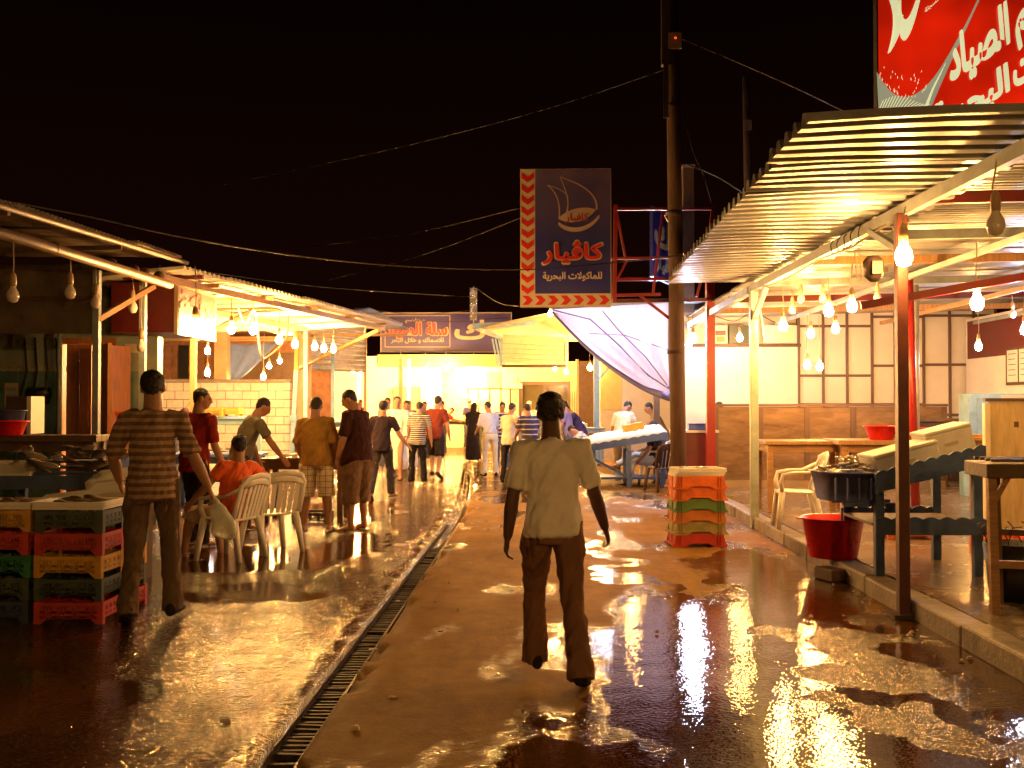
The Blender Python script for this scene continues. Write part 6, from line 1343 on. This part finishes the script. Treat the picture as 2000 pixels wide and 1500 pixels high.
def dvec(fl, ab, side): fl, ab = radians(fl), radians(ab); return Vector((side * sin(ab), sin(fl) * cos(ab), -cos(fl) * cos(ab)))
def person(label, px, Y, face, H=1.74, pose={}, top=(0.3, 0.3, 0.3), topm=None, bottom=(0.1, 0.1, 0.12), botm=None, style='trousers', sleeve=0.75, skin='tan', shoes='sandal', bulk=1.0, belly=0.0,
           seat=None, hair='short', cap=None, base=0.0, vox=None, grp=None, tucked=False, flare=1.0, X=None, robe=None, hold=None, hem=-0.13):
    q = dict(lean=3, side=0, bend=4, hp=0, hy=0, hr=0, tw=0, aL=(2, 9), fL=(14, 3), aR=(2, 9), fR=(14, 3), lL=(2, 3), sL=(-2, 2), lR=(2, 3), sR=(-2, 2), fpL=0, fpR=0, curl=0.5); q.update(pose)
    jr = random.Random(label)
    for k_, a_ in (('lean', 3), ('side', 2.5), ('hp', 6), ('hy', 18), ('tw', 10), ('hr', 4)):
        if k_ not in pose: q[k_] += jr.uniform(-a_, a_)
    for k_ in ('aL', 'aR', 'fL', 'fR'):
        if k_ not in pose: q[k_] = (q[k_][0] + jr.uniform(-8, 16 if k_[0] == 'a' else 34), q[k_][1] + jr.uniform(-3, 5))
    for k_ in ('lL', 'lR'):
        if k_ not in pose: q[k_] = (q[k_][0] + jr.uniform(-3, 7), q[k_][1] + jr.uniform(-1, 3))
    s = H / 1.75; V = Vector; b = bulk
    R = {}
    pel = V((0, 0, 0)); 
    for k, sd in (('L', -1), ('R', 1)):
        hip = V((sd * 0.092 * s, 0, -0.04 * s)); kn = hip + dvec(*q['l' + k], sd) * 0.43 * s; an = kn + dvec(*q['s' + k], sd) * 0.41 * s
        f = radians(q['fp' + k]); fd = V((sd * 0.18, cos(f), sin(f))).normalized()
        R['hip' + k], R['kn' + k], R['an' + k], R['fd' + k] = hip, kn, an, fd
    ln, sdn, bn = radians(q['lean']), radians(q['side']), radians(q['bend'])
    u1 = V((sin(sdn), sin(ln) * cos(sdn), cos(ln) * cos(sdn))); u2 = V((sin(sdn), sin(ln + bn) * cos(sdn), cos(ln + bn) * cos(sdn)))
    rt = Matrix.Rotation(radians(q['tw']), 3, 'Z') @ V((1, 0, 0)); rt = (rt - u2 * rt.dot(u2)).normalized(); fw = u2.cross(rt)
    waist = pel + u1 * 0.13 * s; chest = waist + (u1 + u2).normalized() * 0.20 * s; shc = chest + u2 * 0.125 * s; nk = shc + u2 * 0.055 * s
    hpitch = radians(q['lean'] + q['bend'] + q['hp']) * 1.0
    hM = Matrix.Rotation(radians(q['tw'] + q['hy']), 3, 'Z') @ Matrix.Rotation(-hpitch, 3, 'X') @ Matrix.Rotation(radians(q['hr']), 3, 'Y')
    hd = nk + u2 * 0.05 * s + hM @ V((0, 0.018 * s, 0.105 * s))
    for k, sd in (('L', -1), ('R', 1)):
        sh = shc + rt * (sd * 0.182 * s * (0.93 + 0.07 * b)) - u2 * 0.015 * s
        el = sh + dvec(*q['a' + k], sd) * 0.285 * s; wr = el + dvec(*q['f' + k], sd) * 0.255 * s
        R['sh' + k], R['el' + k], R['wr' + k] = sh, el, wr
    low = min(R['anL'].z - 0.085 * s + min(0, R['fdL'].z) * 0.17 * s, R['anR'].z - 0.085 * s + min(0, R['fdR'].z) * 0.17 * s)
    zoff = (seat - 0.0 + 0.10 * s) if seat is not None else -low
    x = PX(px, Y) if X is None else X
    t = thing('person', label, 'person', (x, Y, base + zoff), radians(face), grp)
    vs_ = vox or max(0.0085, min(0.026, Y * 0.0009))
    # ---- body, one skin
    m = MB()
    def ring(p, a, d, fwd=0.0): return (p + fw * fwd, (a * s * b, d * s * (0.5 + 0.5 * b)))
    tor = [ring(pel - u1 * 0.10 * s, .125, .10), ring(pel, .158, .115), ring(waist, .130, .09 + belly * .5, belly * .5), ring(chest, .140, .092), ring(shc - u2 * 0.02 * s, .142, .072), ring(shc + u2 * 0.035 * s, .080, .060), ring(nk + u2 * 0.01 * s, .058, .060)]
    m.loft([p for p, _ in tor], [r for _, r in tor], 14, rt)
    m.loft([nk - u2 * 0.02 * s, nk + u2 * 0.04 * s, hd + hM @ V((0, -0.015, -0.03)) * s], [.070 * s, .064 * s, .060 * s], 10)
    # head: skull, face, jaw, nose, brow, ears
    def he(c, r): m.ell(hd + hM @ (V(c) * s), tuple(k_ * s for k_ in r), 14, 10, hM)
    he((0, -0.012, 0.022), (.074, .092, .088)); he((0, 0.022, -0.022), (.060, .066, .088)); he((0, 0.045, -0.078), (.040, .040, .032)); he((0, 0.078, 0.024), (.050, .014, .016))
    m.loft([hd + hM @ (V((0, 0.086, 0.018)) * s), hd + hM @ (V((0, 0.104, -0.022)) * s), hd + hM @ (V((0, 0.088, -0.034)) * s)], [.009 * s, .016 * s, .012 * s], 8)
    he((0, 0.083, -0.056), (.024, .010, .011))
    for sd in (-1, 1): he((sd * .076, -0.012, -0.008), (.012, .022, .034))
    for k, sd in (('L', -1), ('R', 1)):
        sh, el, wr = R['sh' + k], R['el' + k], R['wr' + k]; g = 0.5 + 0.5 * b
        m.loft([sh + (shc - sh) * 0.25, sh, sh.lerp(el, .45), el, el.lerp(wr, .35), wr], [r * s * g for r in (.046, .048, .048, .043, .045, .030)], 10)
        # hand
        hdv = (wr - el).normalized(); inn = V((-sd, 0, 0)); inn = (inn - hdv * inn.dot(hdv)).normalized(); hf = hdv.cross(inn) * (1 if sd > 0 else -1)
        if hf.y < 0: hf = -hf
        c = q['curl'] if hold != k else 1.15
        m.loft([wr - hdv * 0.01 * s, wr + hdv * 0.03 * s, wr + hdv * 0.085 * s], [(.026 * s, .020 * s), (.040 * s, .018 * s), (.041 * s, .016 * s)], 8, hf)
        for fi, (o_, ln_) in enumerate(((-.030, .062), (-.010, .074), (.011, .078), (.031, .070))):
            p0 = wr + (hdv * 0.080 + hf * o_) * s; d1 = (hdv * cos(c * .5) + inn * sin(c * .5)); d2_ = (hdv * cos(c * 1.3) + inn * sin(c * 1.3))
            p1 = p0 + d1 * ln_ * .5 * s; p2 = p1 + d2_ * ln_ * .5 * s; m.loft([p0, p1, p2], [.0098 * s, .0092 * s, .0075 * s], 7)
        p0 = wr + (hdv * 0.025 + hf * 0.030) * s; p1 = p0 + (hdv * .6 + hf * .75 + inn * .2).normalized() * .04 * s; p2 = p1 + (hdv * .9 + hf * .2 + inn * .4).normalized() * .032 * s
        m.loft([p0, p1, p2], [.013 * s, .011 * s, .0085 * s], 7)
        R['hand' + k] = wr + hdv * 0.09 * s
        hip, kn, an, fd = R['hip' + k], R['kn' + k], R['an' + k], R['fd' + k]
        m.loft([hip + V((0, 0, .04 * s)), hip.lerp(kn, .15), hip.lerp(kn, .55), kn, kn.lerp(an, .3), kn.lerp(an, .7), an], [r * s * g for r in (.085, .090, .072, .054, .056, .042, .036)], 12)
        sole = an + V((0, 0, -0.055 * s)); upv = V((0, 0, 1)) - fd * fd.z
        m.loft([sole - fd * 0.055 * s + upv * .015 * s, sole - fd * 0.02 * s + upv * .02 * s, sole + fd * 0.06 * s + upv * .012 * s, sole + fd * 0.14 * s - upv * .004 * s, sole + fd * 0.185 * s - upv * .008 * s], [(.028 * s, .028 * s), (.034 * s, .045 * s), (.040 * s, .036 * s), (.045 * s, .020 * s), (.030 * s, .013 * s)], 10, V((fd.y, -fd.x, 0)))
        m.loft([an, sole + upv * 0.02 * s], [.036 * s, .036 * s], 10)
    def fin(mb, nm, mt_, v, disp=0.0, smooth=4, tex=None, par=t):
        o = mb.build(nm, mt_, par)
        rm = o.modifiers.new('skin', 'REMESH'); rm.mode = 'VOXEL'; rm.voxel_size = v; rm.use_smooth_shade = True
        if smooth: sm = o.modifiers.new('relax', 'SMOOTH'); sm.factor = 0.5; sm.iterations = smooth
        if disp:
            d = o.modifiers.new('folds', 'DISPLACE'); d.texture = tex or wrinkle; d.strength = disp; d.mid_level = 0.5; d.texture_coords = 'OBJECT' if (tex is None) else 'LOCAL'
            if tex is None: d.texture_coords_object = fold_space
        return o
    body = fin(m, 'body', SKIN[skin], vs_, 0, 2)
    # ---- face details
    for sd in (-1, 1):
        MB().ell(hd + hM @ (V((sd * .031, .0795, 0.002)) * s), (.012 * s, .008 * s, .007 * s), 8, 6, hM).build('eye', EYE, body)
        if Y < 22: MB().ell(hd + hM @ (V((sd * .031, .088, 0.022)) * s), (.018 * s, .006 * s, .005 * s), 8, 5, hM).build('eyebrow', HAIR, body)
    MB().ell(hd + hM @ (V((0, .0925, -.057)) * s), (.022 * s, .006 * s, .006 * s), 8, 5, hM).build('mouth', LIP, body)
    # ---- hair or headgear
    hm = MB()
    def hh(c, r, mb=None): (mb or hm).ell(hd + hM @ (V(c) * s), tuple(k_ * s for k_ in r), 16, 12, hM)
    if hair in ('short', 'full', 'afro'):
        k_ = dict(short=1.0, full=1.08, afro=1.15)[hair]
        hh((0, -0.022, 0.036), (.079 * k_, .091 * k_, .084 * k_)); hh((0, -0.050, 0.004), (.066 * k_, .054 * k_, .062)); hh((0, -0.058, -0.030), (.050, .034, .045)); fin(hm, 'hair', HAIR, max(.007, vs_ * .8), 0.016, 1, hairtex)
    elif hair == 'bald': hh((0, -0.055, -0.006), (.070, .055, .060)); fin(hm, 'hair', HAIR, max(.007, vs_ * .8), 0.006, 1, hairtex)
    if cap is not None:
        cm = MB(); hh((0, -0.014, 0.045), (.082, .096, .076), cm); pk = hd + hM @ (V((0, .085, .045)) * s); cm.ell(pk, (.065 * s, .060 * s, .010 * s), 14, 6, hM); fin(cm, 'cap', cloth(cap), max(.007, vs_ * .8))
    # ---- clothes
    ex_ = 0.020 * s
    if robe is None:
        m = MB(); hemz = hem if not tucked else 0.03
        tt = [ring(pel + u1 * (hemz - .02) * s, .160, .12), ring(pel + u1 * hemz * s, .186 if not tucked else .168, .146 + belly * .3, belly * .4), ring(pel + u1 * 0.02 * s, .180, .142 + belly * .5, belly * .5), ring(waist, .160, .122 + belly, belly * .7), ring(chest - u1 * 0.03 * s, .166, .124 + belly * .35, belly * .3), ring(chest + u2 * .05 * s, .172, .116), ring(shc - u2 * 0.012 * s, .170, .096), ring(shc + u2 * 0.026 * s, .118, .082), ring(nk - u2 * 0.012 * s, .070, .068)]
        m.loft([p for p, _ in tt], [r for _, r in tt], 18, rt)
        for k in ('L', 'R'):
            sh, el, wr = R['sh' + k], R['el' + k], R['wr' + k]; g = 0.5 + 0.5 * b
            if sleeve <= 0: continue
            en = sh.lerp(el, min(1, sleeve)); pts = [sh + (shc - sh) * 0.45, sh + u2 * 0.004, sh.lerp(en, .5), en]; rr = [.068, .068, .064, .066]
            if sleeve > 1: pts += [el.lerp(wr, sleeve - 1)]; rr[-1] = .056; rr += [.045]
            m.loft(pts, [r * s * g for r in rr], 12)
        shirt = fin(m, 'shirt', topm or cloth(top), vs_, 0.042 * s, 4)
        m = MB(); g = 0.5 + 0.5 * b
        pt = [ring(pel - u1 * 0.13 * s, .13, .11), ring(pel - u1 * 0.03 * s, .172, .130), ring(pel + u1 * 0.07 * s, .160, .118 + belly * .4, belly * .3)]
        m.loft([p for p, _ in pt], [r for _, r in pt], 16, rt)
        for k in ('L', 'R'):
            hip, kn, an = R['hip' + k], R['kn' + k], R['an' + k]
            if style == 'shorts': m.loft([hip + V((0, 0, .05 * s)), hip.lerp(kn, .2), hip.lerp(kn, .6), kn, kn.lerp(an, .10)], [r * s * g for r in (.085, .108, .104, .100, .100)], 14)
            elif style == 'long_shorts': m.loft([hip + V((0, 0, .05 * s)), hip.lerp(kn, .2), hip.lerp(kn, .6), kn, kn.lerp(an, .38)], [r * s * g for r in (.085, .110, .106, .098, .098)], 14)
            else: m.loft([hip + V((0, 0, .05 * s)), hip.lerp(kn, .2), hip.lerp(kn, .6), kn, kn.lerp(an, .5), an + (an - kn).normalized() * .045 * s], [r * s * g for r in (.085, .099, .081, .067, .065 * flare, .073 * flare)], 14)
        fin(m, 'shorts' if 'shorts' in style else 'trousers', botm or cloth(bottom), vs_, 0.042 * s, 3)
    else:
        m = MB(); ft = (R['anL'] + R['anR']) / 2; z_end = 0.10 if robe != 'abaya' else 0.0
        tt = [ring(V((ft.x, ft.y * .7, ft.z + z_end * s)), .24, .22), ring(pel - u1 * 0.45 * s + V((0, ft.y * .4, 0)), .215, .18), ring(pel, .185, .15), ring(waist, .170, .138), ring(chest, .180, .13), ring(shc - u2 * 0.01 * s, .182, .105), ring(shc + u2 * 0.03 * s, .125, .085), ring(nk, .068, .066)]
        m.loft([p for p, _ in tt], [r for _, r in tt], 20, rt)
        for k in ('L', 'R'):
            sh, el, wr = R['sh' + k], R['el' + k], R['wr' + k]; m.loft([sh + (shc - sh) * 0.45, sh, el, el.lerp(wr, .9)], [r * s for r in (.078, .078, .066, .062)], 12)
        fin(m, 'robe', topm or cloth(top), vs_, 0.045 * s, 3)
        if robe == 'abaya':
            m = MB(); hh((0, -0.012, 0.025), (.092, .098, .100), m); m.loft([hd + hM @ V((0, -.02, 0)), nk + V((0, -.03, 0)), shc - u2 * .06 * s], [(.09 * s, .09 * s), (.10 * s, .10 * s), (.17 * s, .12 * s)], 14, rt); fin(m, 'headscarf', topm or cloth(top), vs_, 0.02)
    # ---- footwear
    for k in ('L', 'R'):
        an, fd = R['an' + k], R['fd' + k]; upv = (V((0, 0, 1)) - fd * fd.z); sole = an + V((0, 0, -0.055 * s)); rr = V((fd.y, -fd.x, 0))
        if shoes == 'shoe':
            m = MB(); m.loft([sole - fd * .075 * s + upv * .018 * s, sole - fd * .03 * s + upv * .03 * s, sole + fd * .07 * s + upv * .016 * s, sole + fd * .16 * s, sole + fd * .215 * s - upv * .006 * s], [(.032 * s, .042 * s), (.042 * s, .055 * s), (.048 * s, .044 * s), (.052 * s, .028 * s), (.032 * s, .016 * s)], 12, rr); m.build('shoe', cloth((0.025, 0.018, 0.014), 'shoe_leather'), t)
        elif shoes == 'sandal':
            m = MB(); pr2 = [(-.07, .026), (-.05, .036), (0.0, .036), (.07, .042), (.14, .048), (.185, .040), (.205, .02)]
            lp_, rp_ = [], []
            for y_, w_ in pr2: lp_.append((y_, w_)); rp_.append((y_, -w_))
            m.prism([(a_ * s, w_ * s) for a_, w_ in lp_] + [(a_ * s, w_ * s) for a_, w_ in reversed(rp_)], 0.016 * s, sole - upv * .031 * s, fd, rr, upv * -1)
            m.loft([sole + fd * .05 * s + rr * .045 * s - upv * .02 * s, sole + fd * .10 * s + upv * .024 * s, sole + fd * .05 * s - rr * .045 * s - upv * .02 * s], [.010 * s] * 3, 6); m.build('sandal', cloth((0.03, 0.018, 0.012), 'sandal_rubber'), t)
    t['hand_R'] = tuple(R['handR']); t['hand_L'] = tuple(R['handL'])
    for k_ in ('hand_R', 'hand_L'): del t[k_]
    R['t'] = t; R['zoff'] = base + zoff
    return R

walkA = dict(lL=(20, 2), sL=(4, 2), lR=(-8, 3), sR=(-26, 2), fpR=-22, aL=(-14, 10), fL=(-2, 6), aR=(14, 14), fR=(24, 8))
walkB = dict(lR=(20, 2), sR=(4, 2), lL=(-8, 3), sL=(-26, 2), fpL=-22, aR=(-14, 10), fR=(-2, 6), aL=(14, 10), fL=(26, 6))
GP = 'people in the market'
# the man walking away in the middle of the street
person('man in pale grey tee shirt and brown trousers walking away mid street', 1080, 5.9, 2, 1.67,
       dict(lean=4, bend=5, hp=6, lL=(24, 2), sL=(6, -1), fpL=4, lR=(-9, 3), sR=(-24, 4), fpR=-16, aL=(-10, 11), fL=(2, 7), aR=(8, 17), fR=(22, 17), curl=1.0, side=-1, hy=0, hr=0, tw=3),
       top=(0.72, 0.70, 0.66), bottom=(0.17, 0.085, 0.05), skin='dark', flare=1.12, sleeve=0.86, bulk=0.97, hem=-0.075, vox=0.0085, hair='afro', shoes='shoe', grp=GP)
# striped shirt man with a bag
A_ = person('man in brown striped shirt striding past the crates with a carrier bag', 292, 7.45, 14, 1.83,
            dict(lean=5, bend=4, lL=(-4, 3), sL=(-20, 3), fpL=-20, lR=(10, 3), sR=(-4, 3), aL=(0, 16), fL=(46, -4), aR=(-6, 20), fR=(6, 24), curl=1.0, hp=4, hy=-6, tw=4),
            topm=stripes('brown_stripes', (0.16, 0.085, 0.05), (0.35, 0.23, 0.15), 0.055, 0.5), bottom=(0.13, 0.085, 0.055), skin='tan', sleeve=0.95, bulk=0.93, vox=0.009, hold='R', hair='full', shoes='shoe', grp=GP)
t0 = A_['t']; hw = Matrix.Rotation(radians(14), 3, 'Z') @ A_['handR'] + t0.location
bg_ = thing('carrier_bag', 'pale thin plastic carrier bag hanging from the striped shirt man hand', 'bag', hw)
mb = MB(); mb.loft([(0, 0, 0.02), (0.02, 0.0, -0.05), (0.05, 0.0, -0.12), (0.08, 0, -0.22), (0.08, 0, -0.28), (0.07, 0, -0.30)], [(0.010, .010), (0.030, .03), (0.085, .06), (0.105, .08), (0.10, .075), (0.06, .05)], 20); o = mb.build('sack', mat('bag_film', (0.74, 0.76, 0.66), 0.4, var=0.2, scale=9, bump=0.8, bscale=20, trans=0.35), bg_)
d_ = o.modifiers.new('sub', 'SUBSURF'); d_.levels = 2; d_.render_levels = 2; d_ = o.modifiers.new('f', 'DISPLACE'); d_.texture = wrinkle; d_.strength = 0.05; d_.texture_coords = 'LOCAL'
MB().loft([(-0.012, 0, 0.03), (0.02, 0, -0.03)], [(.01, .003), (.03, .006)], 8).build('handle', bpy.data.materials['bag_film'], bg_)
person('man in dark red shirt standing by the seated man, looking along the street', 375, 11.5, -35, 1.80, dict(hy=-52, lean=2, aL=(0, 8), fL=(8, 4), aR=(6, 8), fR=(30, -4)), top=(0.23, 0.018, 0.016), bottom=(0.022, 0.014, 0.014), skin='tan', sleeve=0.9, grp=GP)
person('man in grey green tee shirt bending over behind the chairs', 468, 13.1, -62, 1.76, dict(lean=16, bend=10, hp=8, hy=-10, aL=(10, 6), fL=(20, 2), aR=(28, 14), fR=(34, 20), lL=(4, 4), sL=(-4, 2), lR=(10, 4), sR=(-6, 3)), top=(0.15, 0.14, 0.095), bottom=(0.05, 0.04, 0.035), skin='tan', hair='short', grp=GP)
person('man in a red cap and dark vest leaning over the stall table', 338, 20.6, -75, 1.72, dict(lean=18, bend=16, hp=18, aL=(35, 6), fL=(60, -5), aR=(32, 6), fR=(62, -5)), top=(0.10, 0.04, 0.03), sleeve=0.25, cap=(0.62, 0.05, 0.03), base=0.12, grp=GP)
person('boy in white shirt crouched behind the fish table', 412, 16.6, -70, 1.60, dict(lean=40, bend=18, hp=10, aL=(50, 8), fL=(80, 0), aR=(45, 8), fR=(75, 0), lL=(70, 6), sL=(-25, 4), lR=(60, 6), sR=(-30, 4)), top=(0.72, 0.68, 0.58), seat=0.42, grp=GP)
person('man in a bright orange shirt lounging on a white plastic chair, back to us', 446, 10.66, 58, 1.70,
       dict(lean=-14, bend=10, hp=10, hy=-18, side=5, aL=(28, 26), fL=(46, 10), aR=(-8, 62), fR=(10, 78), lL=(82, 12), sL=(8, 6), lR=(74, 10), sR=(-4, 6), fpL=0, curl=0.8), topm=mat('orange_jersey', (0.72, 0.11, 0.012), 0.8, var=0.12, scale=6, bump=0.5, bscale=13), bottom=(0.55, 0.42, 0.30), style='shorts', sleeve=0.55, seat=0.43, hair='full', shoes='none', grp=GP)
person('stout man in mustard shirt and checked shorts, back to us', 616, 12.85, -3, 1.71, dict(lean=1, bend=4, hp=14, aL=(4, 14), fL=(34, -10), aR=(4, 14), fR=(30, -10), lL=(0, 5), sL=(-2, 4), lR=(0, 6), sR=(-2, 5)), top=(0.34, 0.195, 0.045), botm=stripes('checked_cloth', (0.62, 0.54, 0.38), (0.30, 0.23, 0.14), 0.075, 0.13, 'X', c3=(0.5, 0.45, 0.4), axis2='Z'), style='shorts', sleeve=0.95, bulk=1.2, belly=0.03, shoes='sandal', grp=GP)
person('heavy man in black tee shirt and brown cargo shorts looking down', 698, 12.95, 62, 1.82, dict(lean=2, bend=8, hp=22, hy=14, aL=(6, 8), fL=(16, 2), aR=(0, 12), fR=(10, 4), lL=(2, 4), sL=(-3, 3), lR=(4, 4), sR=(-2, 3)), topm=cloth((0.045, 0.014, 0.012)), bottom=(0.17, 0.10, 0.06), style='long_shorts', sleeve=0.9, bulk=1.22, belly=0.06, shoes='sandal', skin='tan', grp=GP)
person('youth in dark navy tee shirt walking away behind the black shirted man', 745, 17.3, -8, 1.66, dict(walkB, aR=(6, 22), fR=(20, 34)), top=(0.028, 0.018, 0.03), bottom=(0.04, 0.035, 0.04), bulk=0.95, hair='full', grp=GP)
person('man in a long white robe walking toward us', 775, 21.4, 172, 1.76, dict(walkA, aL=(5, 10), fL=(18, 0)), top=(0.74, 0.70, 0.62), robe='robe', grp=GP)
person('second robed man in white just behind the first', 796, 23.2, 165, 1.70, dict(), top=(0.70, 0.66, 0.58), robe='robe', grp=GP)
person('man in black and white striped shirt and black trousers walking away', 815, 20.6, -4, 1.68, dict(lean=4, bend=10, hp=8, lL=(4, 4), sL=(-2, 2), lR=(8, 3), sR=(-4, 3), aL=(8, 10), fL=(24, -4), aR=(0, 12), fR=(8, 6)), topm=stripes('black_white_stripes', (0.02, 0.016, 0.018), (0.62, 0.58, 0.52), 0.038, 0.34), bottom=(0.012, 0.010, 0.010), shoes='sandal', grp=GP)
person('man in rust red tee shirt and dark shorts walking away', 850, 22.0, -10, 1.78, dict(walkA, aR=(2, 12), fR=(14, 6)), top=(0.18, 0.035, 0.02), bottom=(0.03, 0.022, 0.02), style='shorts', shoes='shoe', hair='full', grp=GP)
person('man in bright red shirt and cap leaning on the trestle table', 862, 34.6, -80, 1.62, dict(lean=24, bend=14, aL=(50, 8), fL=(75, 0), aR=(55, 10), fR=(80, 0)), top=(0.62, 0.03, 0.03), cap=(0.03, 0.02, 0.03), grp=GP)
person('seller in dark blue shirt behind the market scale', 916, 37.0, -165, 1.80, dict(lean=8, bend=10, hp=16, aL=(15, 8), fL=(60, -14), aR=(15, 8), fR=(64, -14)), top=(0.04, 0.035, 0.10), grp=GP)
person('woman in a black robe and headscarf before the trestle table', 924, 28.4, -20, 1.66, dict(lean=4, aL=(12, 8), fL=(50, -6)), top=(0.020, 0.012, 0.012), robe='abaya', hair='none', grp=GP)
person('man in pale blue shirt and cream trousers, back to us', 957, 22.8, 22, 1.69, dict(hp=14, hy=16, aL=(10, 10), fL=(62, 0), lL=(2, 4), lR=(3, 5)), top=(0.46, 0.48, 0.60), bottom=(0.66, 0.58, 0.44), tucked=True, sleeve=0.9, shoes='shoe', grp=GP)
person('youth in white vest with red sleeve and jeans', 994, 20.8, -28, 1.66, dict(lean=5, bend=8, hp=14, aR=(20, 10), fR=(60, -4), aL=(10, 8), fL=(30, -4)), top=(0.72, 0.66, 0.54), bottom=(0.028, 0.028, 0.04), shoes='shoe', bulk=0.98, grp=GP)
person('man in navy striped shirt beyond the red sleeved youth', 980, 25.0, 170, 1.68, dict(hp=10), topm=stripes('navy_white_stripes', (0.03, 0.03, 0.10), (0.55, 0.52, 0.48), 0.09, 0.3), grp=GP)
person('man in navy shirt with pale bands beside the walking man head', 1036, 20.4, 20, 1.64, dict(lean=8, hp=10, aL=(20, 10), fL=(60, -8)), topm=stripes('navy_pale_bands', (0.028, 0.022, 0.075), (0.42, 0.36, 0.30), 0.10, 0.22), bottom=(0.03, 0.03, 0.045), bulk=1.1, grp=GP)
person('vendor in white cap and white coat by the glazed door', 1035, 30.5, 150, 1.72, dict(), top=(0.74, 0.70, 0.62), cap=(0.75, 0.70, 0.6), grp=GP)
person('man in lilac shirt facing the tray table', 1110, 24.5, 80, 1.70, dict(hp=10, aL=(20, 8), fL=(55, 0)), top=(0.22, 0.18, 0.36), grp=GP)
person('man in navy shirt bending over the tray table', 1134, 26.0, 105, 1.74, dict(lean=24, bend=14, hp=12, aL=(45, 8), fL=(60, 0), aR=(45, 8), fR=(60, 0)), top=(0.05, 0.04, 0.14), grp=GP)
person('youth in white striped shirt crouching by the tray table', 1152, 23.6, 95, 1.60, dict(lean=30, bend=18, hp=14, aL=(45, 8), fL=(70, 0), aR=(45, 8), fR=(70, 0), lL=(65, 6), sL=(-20, 4), lR=(65, 6), sR=(-20, 4)), topm=stripes('pale_stripes', (0.70, 0.66, 0.58), (0.34, 0.32, 0.3), 0.07, 0.25), seat=0.5, grp=GP)
person('man in cream checked shirt leaning at the iced fish table, back to us', 1213, 21.6, -32, 1.74, dict(lean=8, bend=10, hp=26, hy=-20, aL=(-4, 14), fL=(6, 4), aR=(30, 8), fR=(46, 0)), topm=stripes('cream_check', (0.74, 0.66, 0.50), (0.52, 0.42, 0.28), 0.085, 0.08, 'X', c3=(0.85, 0.8, 0.7), axis2='Z'), bottom=(0.30, 0.22, 0.12), sleeve=0.9, bulk=1.12, grp=GP)
person('young vendor in ochre shirt reaching over the iced fish table', 1294, 21.7, 96, 1.72, dict(lean=18, bend=14, hp=-4, aL=(38, 10), fL=(60, 0), aR=(20, 8), fR=(110, -20)), top=(0.30, 0.17, 0.045), sleeve=0.8, grp=GP)
person('seated man in pale jeans with crossed leg by the iced fish table', 1279, 20.62, 82, 1.70, dict(lean=-4, bend=10, hp=6, aL=(30, 10), fL=(40, 0), aR=(30, 10), fR=(70, 0), lL=(84, 4), sL=(18, 2), lR=(104, 14), sR=(62, -4)), top=(0.035, 0.022, 0.03), bottom=(0.50, 0.54, 0.58), seat=0.43, shoes='sandal', grp=GP)
# background figures
person('man standing at the far blue post behind the mustard shirt', 604, 29.6, 190, 1.72, dict(), top=(0.06, 0.05, 0.11), base=0.12, grp=GP)
person('balding man seated low between the two stout men', 656, 19.5, 60, 1.66, dict(lean=14, hp=10, lL=(80, 5), sL=(0, 3), lR=(80, 5), sR=(0, 3)), top=(0.12, 0.10, 0.07), seat=0.55, hair='bald', grp=GP)
person('boy in red and white shirt at the bright white stall', 705, 32.2, 150, 1.66, dict(), top=(0.48, 0.09, 0.07), base=0.12, grp=GP)
person('man in grey shirt in the crowd before the white wall', 757, 25.5, 175, 1.78, dict(), top=(0.30, 0.26, 0.22), grp=GP)
person('man in dark shirt in the crowd left of the striped walker', 800, 27.0, 165, 1.72, dict(), top=(0.05, 0.045, 0.07), grp=GP)
person('man in brown shirt in the crowd beyond the rust red walker', 828, 29.5, 185, 1.70, dict(), top=(0.2, 0.10, 0.05), grp=GP)
person('man in dark cap whose head shows above the red shirt', 866, 33.2, 110, 1.74, dict(), top=(0.62, 0.05, 0.04), cap=(0.02, 0.018, 0.02), grp=GP)
person('man whose head just shows over the marble partition', 1408, 19.0, 70, 1.56, dict(hp=10), top=(0.2, 0.15, 0.1), base=0.1, grp=GP)
